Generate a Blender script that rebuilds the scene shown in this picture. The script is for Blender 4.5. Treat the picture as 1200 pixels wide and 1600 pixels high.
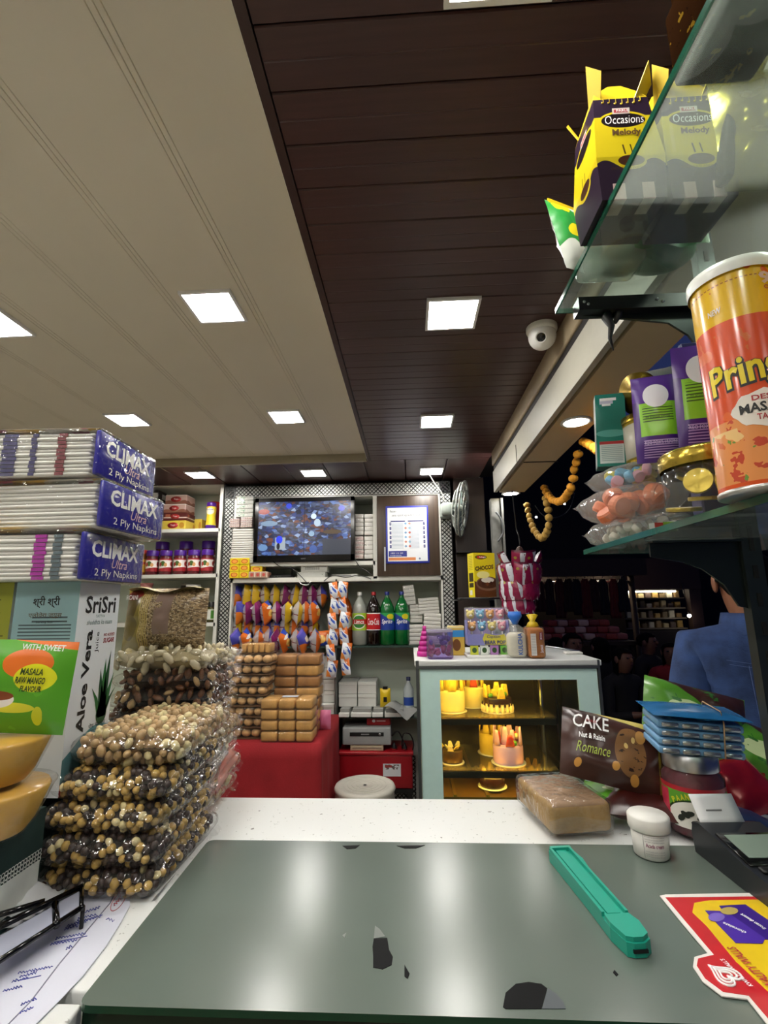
import bpy, bmesh, math, random
from mathutils import Vector, Matrix, Euler, noise as mnoise
for _o in list(bpy.data.objects): bpy.data.objects.remove(_o)
SC = bpy.context.scene
COL = SC.collection
PI = math.pi
R = math.radians
# ------------------------------------------------------------------ camera
FPX = 750.0
EYE = Vector((0, 0, 1.40))
ROT = Matrix.Rotation(R(2.9), 3, 'Z') @ Matrix.Rotation(R(90 + 10.9), 3, 'X') @ Matrix.Rotation(R(-0.7), 3, 'Z')
cd = bpy.data.cameras.new('camera'); cam = bpy.data.objects.new('camera', cd); COL.objects.link(cam)
cd.sensor_fit = 'AUTO'; cd.sensor_width = 36; cd.lens = FPX * 36 / 1600; cd.clip_start = 0.02; cd.clip_end = 100
cam.matrix_world = Matrix.Translation(EYE) @ ROT.to_4x4()
SC.camera = cam
# ------------------------------------------------------------------ world, exposure
w = bpy.data.worlds.new('night'); SC.world = w; w.use_nodes = True
w.node_tree.nodes['Background'].inputs[0].default_value = (0.004, 0.006, 0.02, 1)
w.node_tree.nodes['Background'].inputs[1].default_value = 1.6
SC.view_settings.view_transform = 'Standard'; SC.view_settings.look = 'None'
SC.view_settings.exposure = 1.22; SC.view_settings.gamma = 1.0; SC.view_settings.use_curve_mapping = False
SC.cycles.use_denoising = True
SC.cycles.max_bounces = 8; SC.cycles.diffuse_bounces = 4; SC.cycles.glossy_bounces = 4
SC.cycles.transparent_max_bounces = 24; SC.cycles.transmission_bounces = 6
SC.cycles.sample_clamp_indirect = 4.0; SC.cycles.caustics_reflective = False; SC.cycles.caustics_refractive = False
LAMP = 34.0          # radiance of the ceiling panels
# ------------------------------------------------------------------ pixel -> point on a real plane
def ray(px, py):
    return ROT @ Vector(((px - 600) / FPX, (800 - py) / FPX, -1))
def at(px, py, Y=None, Z=None, X=None):
    d = ray(px, py)
    if Y is not None: k = Y / d.y
    elif Z is not None: k = (Z - EYE.z) / d.z
    else: k = X / d.x
    return EYE + d * k
# ------------------------------------------------------------------ materials
MATS = {}
def srgb(c):
    if isinstance(c, str):
        c = c.lstrip('#'); c = [int(c[i:i+2], 16) / 255 for i in (0, 2, 4)]
        return tuple((x / 12.92 if x <= .04045 else ((x + .055) / 1.055) ** 2.4) for x in c) + (1,)
    return tuple(c)[:3] + (1,)
class NT:
    def __init__(s, name):
        s.m = bpy.data.materials.new(name); s.m.use_nodes = True
        s.t = s.m.node_tree; s.n = s.t.nodes; s.b = s.n['Principled BSDF']; s.out = s.n['Material Output']
    def node(s, typ, **kw):
        n = s.n.new(typ)
        for k, v in kw.items(): setattr(n, k, v)
        return n
    def link(s, a, b): s.t.links.new(a, b)
    def put(s, sock, v):
        if hasattr(v, 'is_output'): s.link(v, sock)
        else: sock.default_value = v
    def math(s, op, a, b=0.0, c=None):
        n = s.node('ShaderNodeMath', operation=op); s.put(n.inputs[0], a); s.put(n.inputs[1], b)
        if c is not None: s.put(n.inputs[2], c)
        return n.outputs[0]
    def mix(s, f, a, b):
        n = s.node('ShaderNodeMix', data_type='RGBA'); s.put(n.inputs[0], f); s.put(n.inputs[6], a); s.put(n.inputs[7], b)
        return n.outputs[2]
    def coord(s, kind='Object', scale=None):
        n = s.node('ShaderNodeTexCoord'); o = n.outputs[kind]
        if scale is not None:
            mp = s.node('ShaderNodeMapping'); mp.inputs['Scale'].default_value = scale; s.link(o, mp.inputs[0]); o = mp.outputs[0]
        return o
    def noise(s, co, scale, detail=3, rough=.55):
        n = s.node('ShaderNodeTexNoise'); s.link(co, n.inputs['Vector']); n.inputs['Scale'].default_value = scale
        n.inputs['Detail'].default_value = detail; n.inputs['Roughness'].default_value = rough
        return n
    def bump(s, h, strength=.3, dist=.002):
        n = s.node('ShaderNodeBump'); n.inputs['Strength'].default_value = strength; n.inputs['Distance'].default_value = dist
        s.link(h, n.inputs['Height']); s.link(n.outputs[0], s.b.inputs['Normal']); return n
def M(name, col, rough=.5, metal=0., var=.08, ns=40., bump=0., emit=0., coat=0., ecol=None, stretch=None, trans=0., bscale=None, spec=.5):
    if name in MATS: return MATS[name]
    t = NT(name); c = srgb(col)
    co = t.coord('Object', stretch or (1, 1, 1)); nz = t.noise(co, ns)
    dark = tuple(x * (1 - var * 2.2) for x in c[:3]) + (1,); lite = tuple(min(1, x * (1 + var)) for x in c[:3]) + (1,)
    t.link(t.mix(nz.outputs[0], dark, lite), t.b.inputs['Base Color'])
    t.b.inputs['Roughness'].default_value = rough; t.b.inputs['Metallic'].default_value = metal
    t.b.inputs['Coat Weight'].default_value = coat; t.b.inputs['Coat Roughness'].default_value = .12
    t.b.inputs['Transmission Weight'].default_value = trans; t.b.inputs['Specular IOR Level'].default_value = spec
    if emit:
        t.b.inputs['Emission Color'].default_value = srgb(ecol or col); t.b.inputs['Emission Strength'].default_value = emit
    if bump:
        nb = nz if bscale is None else t.noise(co, bscale)
        t.bump(nb.outputs[0], bump)
    MATS[name] = t.m; return t.m
def film(name, tint='#ffffff', haze=.06, gloss=.10, wr=25., strength=.5, refl=.7):
    """clear plastic: mostly transparent, glossy at wrinkles, a little milky"""
    if name in MATS: return MATS[name]
    t = NT(name); t.n.remove(t.b)
    tr = t.node('ShaderNodeBsdfTransparent'); tr.inputs[0].default_value = srgb(tint)
    df = t.node('ShaderNodeBsdfDiffuse'); df.inputs[0].default_value = srgb('#f2f2ee')
    gl = t.node('ShaderNodeBsdfGlossy'); gl.inputs['Roughness'].default_value = gloss
    nz = t.noise(t.coord('Object'), wr, 2, .6)
    bp = t.node('ShaderNodeBump'); bp.inputs['Strength'].default_value = strength; bp.inputs['Distance'].default_value = .01
    t.link(nz.outputs[0], bp.inputs['Height']); t.link(bp.outputs[0], gl.inputs['Normal'])
    fr = t.node('ShaderNodeLayerWeight'); fr.inputs[0].default_value = .5; t.link(bp.outputs[0], fr.inputs['Normal'])
    fac = t.math('ADD', .045, t.math('MULTIPLY', t.math('POWER', fr.outputs['Facing'], 4.0), .9))
    m1 = t.node('ShaderNodeMixShader'); m1.inputs[0].default_value = haze
    tl = t.node('ShaderNodeBsdfTranslucent'); tl.inputs[0].default_value = srgb('#f2f2ee'); ad = t.node('ShaderNodeMixShader'); ad.inputs[0].default_value = .5
    t.link(df.outputs[0], ad.inputs[1]); t.link(tl.outputs[0], ad.inputs[2])
    t.link(tr.outputs[0], m1.inputs[1]); t.link(ad.outputs[0], m1.inputs[2])
    m2 = t.node('ShaderNodeMixShader'); t.link(t.math('MULTIPLY', fac, refl), m2.inputs[0])
    t.link(m1.outputs[0], m2.inputs[1]); t.link(gl.outputs[0], m2.inputs[2])
    t.link(m2.outputs[0], t.out.inputs[0]); MATS[name] = t.m; return t.m
def design(name, base, layers=(), rough=.35, metal=0., wrinkle=0., ws=14., coat=.0, emit=0., spec=.5):
    """flat print in UV space; layers are painted in order"""
    if name in MATS: return MATS[name]
    t = NT(name); uv = t.coord('UV'); sp = t.node('ShaderNodeSeparateXYZ'); t.link(uv, sp.inputs[0])
    u, v = sp.outputs[0], sp.outputs[1]
    c = srgb(base)
    for L in layers:
        k, col = L[0], srgb(L[-1])
        if k == 'rect':
            _, u0, u1, v0, v1, _c = L
            f = t.math('MULTIPLY', t.math('COMPARE', u, (u0 + u1) / 2, (u1 - u0) / 2), t.math('COMPARE', v, (v0 + v1) / 2, (v1 - v0) / 2))
        elif k == 'ell':
            _, cu, cv, ru, rv, _c = L
            a = t.math('POWER', t.math('DIVIDE', t.math('SUBTRACT', u, cu), ru), 2.0)
            b = t.math('POWER', t.math('DIVIDE', t.math('SUBTRACT', v, cv), rv), 2.0)
            f = t.math('LESS_THAN', t.math('ADD', a, b), 1.0)
        elif k == 'half':          # a*u + b*v > d
            _, a_, b_, d_, _c = L
            f = t.math('GREATER_THAN', t.math('ADD', t.math('MULTIPLY', u, a_), t.math('MULTIPLY', v, b_)), d_)
        elif k == 'wave':          # v below v0 + amp*sin(freq*u)
            _, v0, amp, fr, ph, _c = L
            f = t.math('LESS_THAN', v, t.math('ADD', v0, t.math('MULTIPLY', amp, t.math('SINE', t.math('ADD', t.math('MULTIPLY', u, fr), ph)))))
        elif k == 'stripe':        # thin lines inside a rect
            _, u0, u1, v0, v1, nu, nv, duty, _c = L
            s_ = t.math('FRACT', t.math('ADD', t.math('MULTIPLY', u, nu), t.math('MULTIPLY', v, nv)))
            f = t.math('MULTIPLY', t.math('MULTIPLY', t.math('COMPARE', u, (u0 + u1) / 2, (u1 - u0) / 2), t.math('COMPARE', v, (v0 + v1) / 2, (v1 - v0) / 2)), t.math('LESS_THAN', s_, duty))
        elif k == 'noise':
            _, sc, th, _c = L
            nz = t.noise(uv, sc, 3); f = t.math('GREATER_THAN', nz.outputs[0], th)
        elif k == 'nrect':         # noise specks inside a rect
            _, u0, u1, v0, v1, sc, th, _c = L
            nz = t.noise(uv, sc, 3)
            f = t.math('MULTIPLY', t.math('MULTIPLY', t.math('COMPARE', u, (u0 + u1) / 2, (u1 - u0) / 2), t.math('COMPARE', v, (v0 + v1) / 2, (v1 - v0) / 2)), t.math('GREATER_THAN', nz.outputs[0], th))
        c = t.mix(f, c, col)
    nz = t.noise(t.coord('Object'), ws, 2)
    if hasattr(c, 'is_output'): t.link(c, t.b.inputs['Base Color'])
    else: t.link(t.mix(nz.outputs[0], tuple(x * .9 for x in c[:3]) + (1,), c), t.b.inputs['Base Color'])
    t.b.inputs['Roughness'].default_value = rough; t.b.inputs['Metallic'].default_value = metal
    t.b.inputs['Coat Weight'].default_value = coat; t.b.inputs['Coat Roughness'].default_value = .1
    t.b.inputs['Specular IOR Level'].default_value = spec
    if wrinkle: t.bump(nz.outputs[0], wrinkle, .02)
    if emit:
        if hasattr(c, 'is_output'): t.link(c, t.b.inputs['Emission Color'])
        t.b.inputs['Emission Strength'].default_value = emit
    MATS[name] = t.m; return t.m
# ------------------------------------------------------------------ text -> flat mesh fitted into a box
TXT = {}
def text_geo(s, bold=0., shear=0.):
    key = (s, bold, shear)
    if key not in TXT:
        cu = bpy.data.curves.new('lettering', 'FONT'); cu.body = s; cu.size = 1; cu.resolution_u = 2; cu.offset = bold; cu.shear = shear
        ob = bpy.data.objects.new('lettering', cu); COL.objects.link(ob)
        dg = bpy.context.evaluated_depsgraph_get(); me = bpy.data.meshes.new_from_object(ob.evaluated_get(dg))
        V = [(v.co.x, v.co.y) for v in me.vertices]; F = [tuple(p.vertices) for p in me.polygons]
        bpy.data.objects.remove(ob); bpy.data.curves.remove(cu); bpy.data.meshes.remove(me)
        if not V: V, F = [(0, 0), (1, 0), (0, 1)], [(0, 1, 2)]
        x0 = min(v[0] for v in V); x1 = max(v[0] for v in V); y0 = min(v[1] for v in V); y1 = max(v[1] for v in V)
        TXT[key] = ([((x - x0) / (x1 - x0) - .5, (y - y0) / (y1 - y0) - .5) for x, y in V], F)
    return TXT[key]
# ------------------------------------------------------------------ mesh builder
class MB:
    def __init__(s): s.v = []; s.f = []; s.mi = []; s.uv = []; s.sm = []; s.X = Matrix.Identity(4)
    def raw(s, V, F, mi=0, uv=None, sm=False, X=None):
        o = len(s.v); X = s.X if X is None else s.X @ X
        s.v += [tuple(X @ Vector(p)) for p in V]
        for k, f in enumerate(F):
            s.f.append(tuple(i + o for i in f)); s.sm.append(sm)
            s.mi.append(mi[k] if isinstance(mi, (list, tuple)) else mi)
            s.uv.append([uv[i] for i in f] if uv and not isinstance(uv[0], list) else (uv[k] if uv else [(0, 0)] * len(f)))
        return s
    def box(s, c, d, mi=0, X=None, taper=1.0):
        """mi: one index or (front -y, back +y, left -x, right +x, top, bottom); taper scales the top"""
        x, y, z = d[0] / 2, d[1] / 2, d[2] / 2; cx, cy, cz = c; t = taper
        V = [(cx-x, cy-y, cz-z), (cx+x, cy-y, cz-z), (cx+x, cy+y, cz-z), (cx-x, cy+y, cz-z),
             (cx-x*t, cy-y*t, cz+z), (cx+x*t, cy-y*t, cz+z), (cx+x*t, cy+y*t, cz+z), (cx-x*t, cy+y*t, cz+z)]
        F = [(0, 1, 5, 4), (2, 3, 7, 6), (3, 0, 4, 7), (1, 2, 6, 5), (4, 5, 6, 7), (3, 2, 1, 0)]
        q = [(0, 0), (1, 0), (1, 1), (0, 1)]
        return s.raw(V, F, list(mi) if isinstance(mi, (list, tuple)) else mi, [q] * 6, False, X)
    def rbox(s, c, d, r=.1, mi=0, X=None, n=3, sm=True, puff=0.):
        """box with rounded edges (superellipsoid-like grid), r absolute radius"""
        b = bmesh.new(); bmesh.ops.create_cube(b, size=1)
        for v in b.verts: v.co = Vector((v.co.x * d[0], v.co.y * d[1], v.co.z * d[2]))
        r = min(r, min(d) * .49)
        bmesh.ops.bevel(b, geom=list(b.edges), offset=r, segments=n, profile=.5, affect='EDGES')
        b.verts.index_update()
        V = [(v.co.x + c[0], v.co.y + c[1], v.co.z + c[2]) for v in b.verts]
        F = [tuple(v.index for v in f.verts) for f in b.faces]; big = [f.calc_area() for f in b.faces]
        U = []
        for f in b.faces:
            n_ = f.normal; ax = max(range(3), key=lambda i: abs(n_[i]))
            L = []
            for v in f.verts:
                p = [v.co[i] / d[i] + .5 for i in range(3)]
                if ax == 1: a_ = (p[0] if n_[1] < 0 else 1 - p[0], p[2])
                elif ax == 0: a_ = (p[1] if n_[0] > 0 else 1 - p[1], p[2])
                else: a_ = (p[0], p[1])
                L.append(a_)
            U.append(L)
        if isinstance(mi, (list, tuple)):
            m2 = []
            for f in b.faces:
                n_ = f.normal; ax = max(range(3), key=lambda i: abs(n_[i]))
                m2.append(mi[{(1, 0): 0, (1, 1): 1, (0, 0): 2, (0, 1): 3, (2, 1): 4, (2, 0): 5}[(ax, int(n_[ax] > 0))]])
            mi = m2
        b.free(); return s.raw(V, F, mi, U, sm, X)
    def lathe(s, prof, n=24, mi=0, X=None, sm=True, cap=True, sx=1., sy=1.):
        """prof: list of (r, z) or (r, z, material of the band above)"""
        V = []; F = []; MI = []; U = []
        z0 = prof[0][1]; z1 = prof[-1][1] or 1
        for p in prof:
            for i in range(n):
                a = 2 * PI * i / n - PI / 2; V.append((p[0] * math.cos(a) * sx, p[0] * math.sin(a) * sy, p[1]))
        for j in range(len(prof) - 1):
            m = prof[j][2] if len(prof[j]) > 2 else mi
            for i in range(n):
                k = (i + 1) % n; F.append((j*n+i, j*n+k, (j+1)*n+k, (j+1)*n+i)); MI.append(m)
                va = (prof[j][1] - z0) / ((z1 - z0) or 1); vb = (prof[j+1][1] - z0) / ((z1 - z0) or 1)
                ua = ((i / n) + .5) % 1.0; ub = ua + 1 / n
                U.append([(ua, va), (ub, va), (ub, vb), (ua, vb)])
        if cap:
            F.append(tuple(range(n))[::-1]); MI.append(prof[0][2] if len(prof[0]) > 2 else mi); U.append([(.5, 0)] * n)
            k = (len(prof) - 1) * n; F.append(tuple(range(k, k + n))); MI.append(prof[-2][2] if len(prof[-2]) > 2 else mi)
            U.append([(.5 + .5 * math.cos(2*PI*i/n), .5 + .5 * math.sin(2*PI*i/n)) for i in range(n)])
        return s.raw(V, F, MI, U, sm, X)
    def cyl(s, a, b, r, n=12, mi=0, r2=None):
        a = Vector(a); b = Vector(b); d = b - a; q = d.to_track_quat('Z', 'Y').to_matrix().to_4x4()
        return s.lathe([(r, 0), (r if r2 is None else r2, d.length)], n, mi, Matrix.Translation(a) @ q)
    def tube(s, pts, r, n=8, mi=0, closed=False):
        P = [Vector(p) for p in pts]; V = []; F = []; N = len(P); up = Vector((0.13, .37, .92)).normalized()
        for i, p in enumerate(P):
            if closed: d = P[(i+1) % N] - P[i-1]
            else: d = P[min(i+1, N-1)] - P[max(i-1, 0)]
            d = d.normalized() if d.length > 1e-9 else Vector((0, 0, 1))
            e1 = d.cross(up); e1 = e1.normalized() if e1.length > 1e-4 else Vector((1, 0, 0)); e2 = d.cross(e1).normalized()
            rr = r[i] if isinstance(r, (list, tuple)) else r
            for k in range(n): V.append(p + (e1 * math.cos(2*PI*k/n) + e2 * math.sin(2*PI*k/n)) * rr)
        for i in range(N if closed else N - 1):
            j = (i + 1) % N
            for k in range(n): F.append((i*n+k, i*n+(k+1) % n, j*n+(k+1) % n, j*n+k))
        if not closed: F += [tuple(range(n))[::-1], tuple(range((N-1)*n, N*n))]
        return s.raw(V, F, mi, None, True)
    def prism(s, pts, t, mi=0, X=None, axis='y', sm=False, side=None):
        """polygon pts (a,b) extruded by t; axis y: (a,0,b), z: (a,b,0), x: (0,a,b)"""
        mp = {'y': lambda a, b, k: (a, k, b), 'z': lambda a, b, k: (a, b, k), 'x': lambda a, b, k: (k, a, b)}[axis]
        n = len(pts); V = [mp(a, b, 0) for a, b in pts] + [mp(a, b, t) for a, b in pts]
        xs = [p[0] for p in pts]; ys = [p[1] for p in pts]
        uu = [((p[0] - min(xs)) / (max(xs) - min(xs)), (p[1] - min(ys)) / (max(ys) - min(ys))) for p in pts]
        F = [tuple(range(n)), tuple(range(n, 2*n))[::-1]] + [((i+1) % n, i, i + n, (i+1) % n + n) for i in range(n)]
        s2 = mi if side is None else side
        return s.raw(V, F, [mi, mi] + [s2] * n, uu + uu, sm, X)
    def ell(s, c, r, mi=0, X=None, seg=10, ring=6, sm=True):
        V = []; F = []
        c = Vector(c); r = r if hasattr(r, '__len__') else (r, r, r)
        V.append((c.x, c.y, c.z - r[2]))
        for j in range(1, ring):
            t = -PI/2 + PI * j / ring
            for i in range(seg):
                a = 2*PI*i/seg; V.append((c.x + r[0]*math.cos(t)*math.cos(a), c.y + r[1]*math.cos(t)*math.sin(a), c.z + r[2]*math.sin(t)))
        V.append((c.x, c.y, c.z + r[2])); last = len(V) - 1
        for i in range(seg):
            k = (i+1) % seg; F.append((0, 1+k, 1+i)); F.append((last, 1+(ring-2)*seg+i, 1+(ring-2)*seg+k))
            for j in range(ring - 2): F.append((1+j*seg+i, 1+j*seg+k, 1+(j+1)*seg+k, 1+(j+1)*seg+i))
        return s.raw(V, F, mi, None, sm, X)
    def grid(s, fn, nu, nv, mi=0, sm=True, X=None, closed_u=False):
        """fn(u,v)->(x,y,z), u,v in 0..1; mi may be a function (u,v)->index"""
        V = [fn(i / nu, j / nv) for j in range(nv + 1) for i in range(nu + 1)]
        F = []; MI = []; UV = [(i / nu, j / nv) for j in range(nv + 1) for i in range(nu + 1)]
        for j in range(nv):
            for i in range(nu):
                a = j * (nu + 1) + i; F.append((a, a + 1, a + nu + 2, a + nu + 1))
                MI.append(mi((i + .5) / nu, (j + .5) / nv) if callable(mi) else mi)
        return s.raw(V, F, MI, UV, sm, X)
    def pillow(s, w_, h, t, mi=(0, 1), nu=10, nv=12, fin=.06, seed=0, wr=.0, p=2.2, X=None, lens=False):
        """sealed pouch standing in XZ, print towards -Y; base at z=0"""
        def prof(u, v):
            a = abs(2*u - 1); q = (v - fin) / (1 - 2*fin); b = abs(2*q - 1)
            if b >= 1: return 0
            return t / 2 * (max(0, 1 - a**p) ** .6) * ((1 - b**2.4) ** .75 if lens else max(0, 1 - b**3) ** .5)
        def side(sg):
            def fn(u, v):
                th = prof(u, v); pinch = 1 - .10 * (th / (t/2 + 1e-9))
                x = (u - .5) * w_ * pinch; z = v * h
                k = mnoise.noise(Vector((u*5 + seed*3.1, v*6, seed + sg))) * wr
                return (x, sg * (th * (1 + k)) + k * .002, z)
            return fn
        s.grid(side(-1), nu, nv, mi[0], True, X)
        g = side(1); s.grid(lambda u, v: g(1 - u, v), nu, nv, mi[1], True, X)
        return s
    def text(s, st, cx, cy, w_, h, mp, mi=0, bold=0., shear=0., rot=0.):
        V, F = text_geo(st, bold, shear); c, sn = math.cos(rot), math.sin(rot); P = []
        for x, y in V:
            x *= w_; y *= h; P.append(mp(cx + x*c - y*sn, cy + x*sn + y*c))
        return s.raw(P, F, mi)
    def build(s, name, mats, parent=None, loc=None, rot=None, scale=None):
        me = bpy.data.meshes.new(name); me.from_pydata(s.v, [], s.f)
        me.polygons.foreach_set('material_index', s.mi); me.polygons.foreach_set('use_smooth', s.sm)
        ul = me.uv_layers.new(name='UVMap'); flat = [c for f in s.uv for p in f for c in p]; ul.data.foreach_set('uv', flat)
        for m in (mats if isinstance(mats, (list, tuple)) else [mats]): me.materials.append(m)
        me.update(); o = bpy.data.objects.new(name, me); COL.objects.link(o)
        if parent is not None: o.parent = parent
        if loc is not None: o.location = loc
        if rot is not None: o.rotation_euler = rot
        if scale is not None: o.scale = scale
        return o
def tag(o, label=None, cat=None, group=None, kind=None):
    if label: o['label'] = label
    if cat: o['category'] = cat
    if group: o['group'] = group
    if kind: o['kind'] = kind
    return o
def thing(name, label, cat, loc=(0, 0, 0), rot=(0, 0, 0), group=None, kind=None):
    o = bpy.data.objects.new(name, None); o.empty_display_size = .02; COL.objects.link(o)
    o.location = loc; o.rotation_euler = rot; return tag(o, label, cat, group, kind)
def struct(name, mb, mats, label=None, parent=None, loc=None):
    o = mb.build(name, mats, parent, loc)
    if parent is None: tag(o, label, None, None, 'structure')
    return o
def share(src, name, parent=None, loc=None, rot=None, mats=None):
    o = bpy.data.objects.new(name, src.data); COL.objects.link(o)
    if parent is not None: o.parent = parent
    if loc is not None: o.location = loc
    if rot is not None: o.rotation_euler = rot
    return o
def copy_tree(o, parent=None):
    c = o.copy(); COL.objects.link(c); c.parent = parent
    for ch in [x for x in bpy.data.objects if x.parent == o]: copy_tree(ch, c)
    return c
ORD = ['first', 'second', 'third', 'fourth', 'fifth', 'sixth', 'seventh', 'eighth', 'ninth', 'tenth', 'eleventh', 'twelfth']
# ------------------------------------------------------------------ common materials
WHITE = M('white_laminate', '#dcdcd4', .45, var=.03)
MINTW = M('pale_green_wall', '#c9d2c2', .7, var=.04, ns=6)
BLACKP = M('black_plastic', '#121214', .35, var=.1)
DARKW = M('dark_brown_laminate', '#2a1c17', .4, var=.25, ns=8, stretch=(6, 6, .4))
CHROME = M('brushed_metal', '#b9bcc0', .28, 1.0, var=.05)
INKB = M('black_ink', '#101010', .5); INKW = M('white_ink', '#f4f4f4', .5, var=.02)
FILM = film('clear_wrap', haze=.03, refl=.6); FILM2 = film('milky_wrap', haze=.16, gloss=.16, wr=30)
FILMX = film('crisp_wrap', haze=.025, gloss=.08, wr=42., strength=.7, refl=.8)
# ================================================================== SETTING
ZC = 2.24; ZT = 2.285; CT = 1.05           # wood ceiling, white tray ceiling, counter top
YB = 3.20                                   # front plane of the back wall units
TX = -.232; TY = 2.73                       # inner edge of the white tray (x), far edge (y)
# floor and street
t = NT('floor_tile'); br = t.node('ShaderNodeTexBrick'); t.link(t.coord('Object', (1, 1, 1)), br.inputs[0])
br.offset = 0; br.inputs['Scale'].default_value = 1.7; br.inputs['Color1'].default_value = srgb('#9b958a'); br.inputs['Color2'].default_value = srgb('#a49d90')
br.inputs['Mortar'].default_value = srgb('#55504a'); br.inputs['Mortar Size'].default_value = .008; br.inputs['Row Height'].default_value = .5
t.link(br.outputs[0], t.b.inputs['Base Color']); t.b.inputs['Roughness'].default_value = .35
struct('floor', MB().box((-.87, 1.0, -.05), (3.1, 5.0, .1)), t.m, 'grey tiled shop floor behind the counter')
ASPH = M('dark_street', '#2b2a2c', .85, var=.3, ns=3, bump=.4)
struct('floor_street', MB().box((5.0, 5.5, -.5), (12, 16, .1)), ASPH, 'dark street surface outside the open shop front')
struct('wall_step', MB().box((1.1, 1.0, -.28), (.85, 5.0, .36)), M('step_stone', '#6a6660', .8, var=.2, ns=12), 'low stone step along the open shop front')
# walls
struct('wall_back', MB().box((-.88, 3.55, 1.15), (2.85, .1, 2.4)), MINTW, 'pale green painted back wall behind the shelves')
struct('wall_left', MB().box((-2.42, 1.0, 1.15), (.1, 5.2, 2.4)), M('cream_wall', '#d6cfbd', .7, var=.05, ns=5), 'cream side wall of the shop')
struct('wall_rear', MB().box((-.88, -1.45, 1.15), (3.0, .1, 2.4)), M('cream_wall', '#d6cfbd'), 'cream wall at the near end of the shop')
# ---- wood plank ceiling
t = NT('dark_wood_pvc'); co = t.coord('Object', (1.2, 26, 26)); n1 = t.noise(co, 3.0, 5, .6)
c1 = t.mix(n1.outputs[0], srgb('#35201e'), srgb('#523634'))
inf = t.node('ShaderNodeObjectInfo'); hv = t.node('ShaderNodeHueSaturation'); t.link(c1, hv.inputs['Color'])
t.link(t.math('ADD', t.math('MULTIPLY', inf.outputs['Random'], .18), .91), hv.inputs['Value']); t.link(hv.outputs[0], t.b.inputs['Base Color'])
t.b.inputs['Roughness'].default_value = .33; t.bump(n1.outputs[0], .08, .001); WOOD = t.m
ce = struct('ceiling', MB().box((-.92, 1.0, ZT + .06), (3.1, 5.0, .04)), M('ceiling_backing', '#1a1110', .8), 'dark wood plank false ceiling over the counter')
def plank(L, W):
    m = MB(); g = .0009; h = .012
    m.prism([(-W/2+g, .003), (-W/2+.003, 0), (-.002, 0), (-.0008, .0006), (.0008, .0006), (.002, 0), (W/2-.003, 0), (W/2-g, .003), (W/2-g, h), (-W/2+g, h)], L, axis='x')
    return m
PW = .095; y = -1.35; src = None; k = 0
while y < TY - .001:
    if src is None: src = plank(.49 - TX - .02, PW).build('ceiling_plank', WOOD, ce, (TX + .02, y + PW/2, ZC))
    else: share(src, 'ceiling_plank', ce, (TX + .02, y + PW/2, ZC))
    y += PW; k += 1
YP = y
src = None
for i in range(11):
    loc = (.49 - .25 * (i + .5), 0, ZC)
    if src is None:
        m = MB(); W = .25; g = .0016; h = .012
        m.prism([(-W/2+g, .004), (-W/2+.005, 0), (W/2-.005, 0), (W/2-g, .004), (W/2-g, h), (-W/2+g, h)], YB + .3 - YP, axis='y', X=Matrix.Translation((0, YP, 0)))
        src = m.build('ceiling_plank_long', WOOD, ce, loc)
    else: share(src, 'ceiling_plank_long', ce, loc)
TRIM = M('brown_trim', '#3a2421', .4, var=.1)
struct('trim_1', MB().box((TX + .009, (TY - 1.4) / 2 + .005, ZC + .004), (.018, TY + 1.4, .016)), TRIM, 'thin brown edge trim beside the cream ceiling tray')
# ---- white tray ceiling (higher)
CREAM = M('cream_pvc', '#d9d2c0', .55, var=.03, ns=3)
cw = struct('ceiling_tray', MB().box((-1.31, .69, ZT + .03), (2.15, 4.1, .02)), CREAM, 'cream panelled ceiling tray with fine grooves')
src = None; W = .235
for i in range(9):
    x1 = TX - .002 - W * i
    if src is None:
        m = MB(); pts = [(-W, .016), (-W, 0)]
        for gx in (-W + .006, -W + .018, -W + .030): pts += [(gx - .0012, 0), (gx, .0022), (gx + .0012, 0)]
        pts += [(0, 0), (0, .016)]
        m.prism(pts, TY + 1.35, axis='y', X=Matrix.Translation((0, -1.35, 0)))
        src = m.build('ceiling_panel', CREAM, cw, (x1, 0, ZT))
    else: share(src, 'ceiling_panel', cw, (x1, 0, ZT))
TAUPE = M('taupe_trim', '#a39a85', .55, var=.05)
struct('trim_2', MB().box((-1.32, TY + .012, ZC + .026), (2.16, .02, .058)), TAUPE, 'taupe riser strip at the far edge of the ceiling tray')
struct('trim_3', MB().box((TX + .001, .69, ZC + .024), (.006, 4.08, .05)), M('white_bead', '#e6e2d6', .4), 'thin white bead along the cream ceiling edge')
# ---- square ceiling lamps
DIFF = M('lamp_diffuser', '#ffffff', .5, emit=LAMP, ecol=(1, .965, .9), var=0)
FRAME = M('lamp_frame', '#e9e9ea', .4, var=.02)
def square_lamp(c, label, s=.152):
    t_ = thing('ceiling_lamp', label, 'lamp', c, (0, 0, 0), 'square ceiling lamps')
    m = MB(); e = .008
    for sx, sy, dx, dy in ((0, 1, s, e), (0, -1, s, e), (1, 0, e, s - 2*e), (-1, 0, e, s - 2*e)):
        m.box((sx * (s - e) / 2, sy * (s - e) / 2, -.004), (dx, dy, .009))
    m.build('frame', FRAME, t_)
    MB().box((0, 0, -.002), (s - 2*e, s - 2*e, .004)).build('diffuser', DIFF, t_)
    return t_
def onceil(px, py, z): return at(px, py, Z=z)
a1 = onceil(335, 478, ZT); a2 = onceil(448, 650, ZT); b1 = onceil(-8, 503, ZT); b2 = onceil(200, 655, ZT)
square_lamp(a1, 'large square lamp in the cream ceiling, nearest its right edge')
square_lamp(a2, 'small square lamp in the cream ceiling, right of the rear pair')
square_lamp(b1, 'square lamp in the cream ceiling cut by the left picture edge')
square_lamp(b2, 'square lamp in the cream ceiling above the napkin packs')
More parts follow.
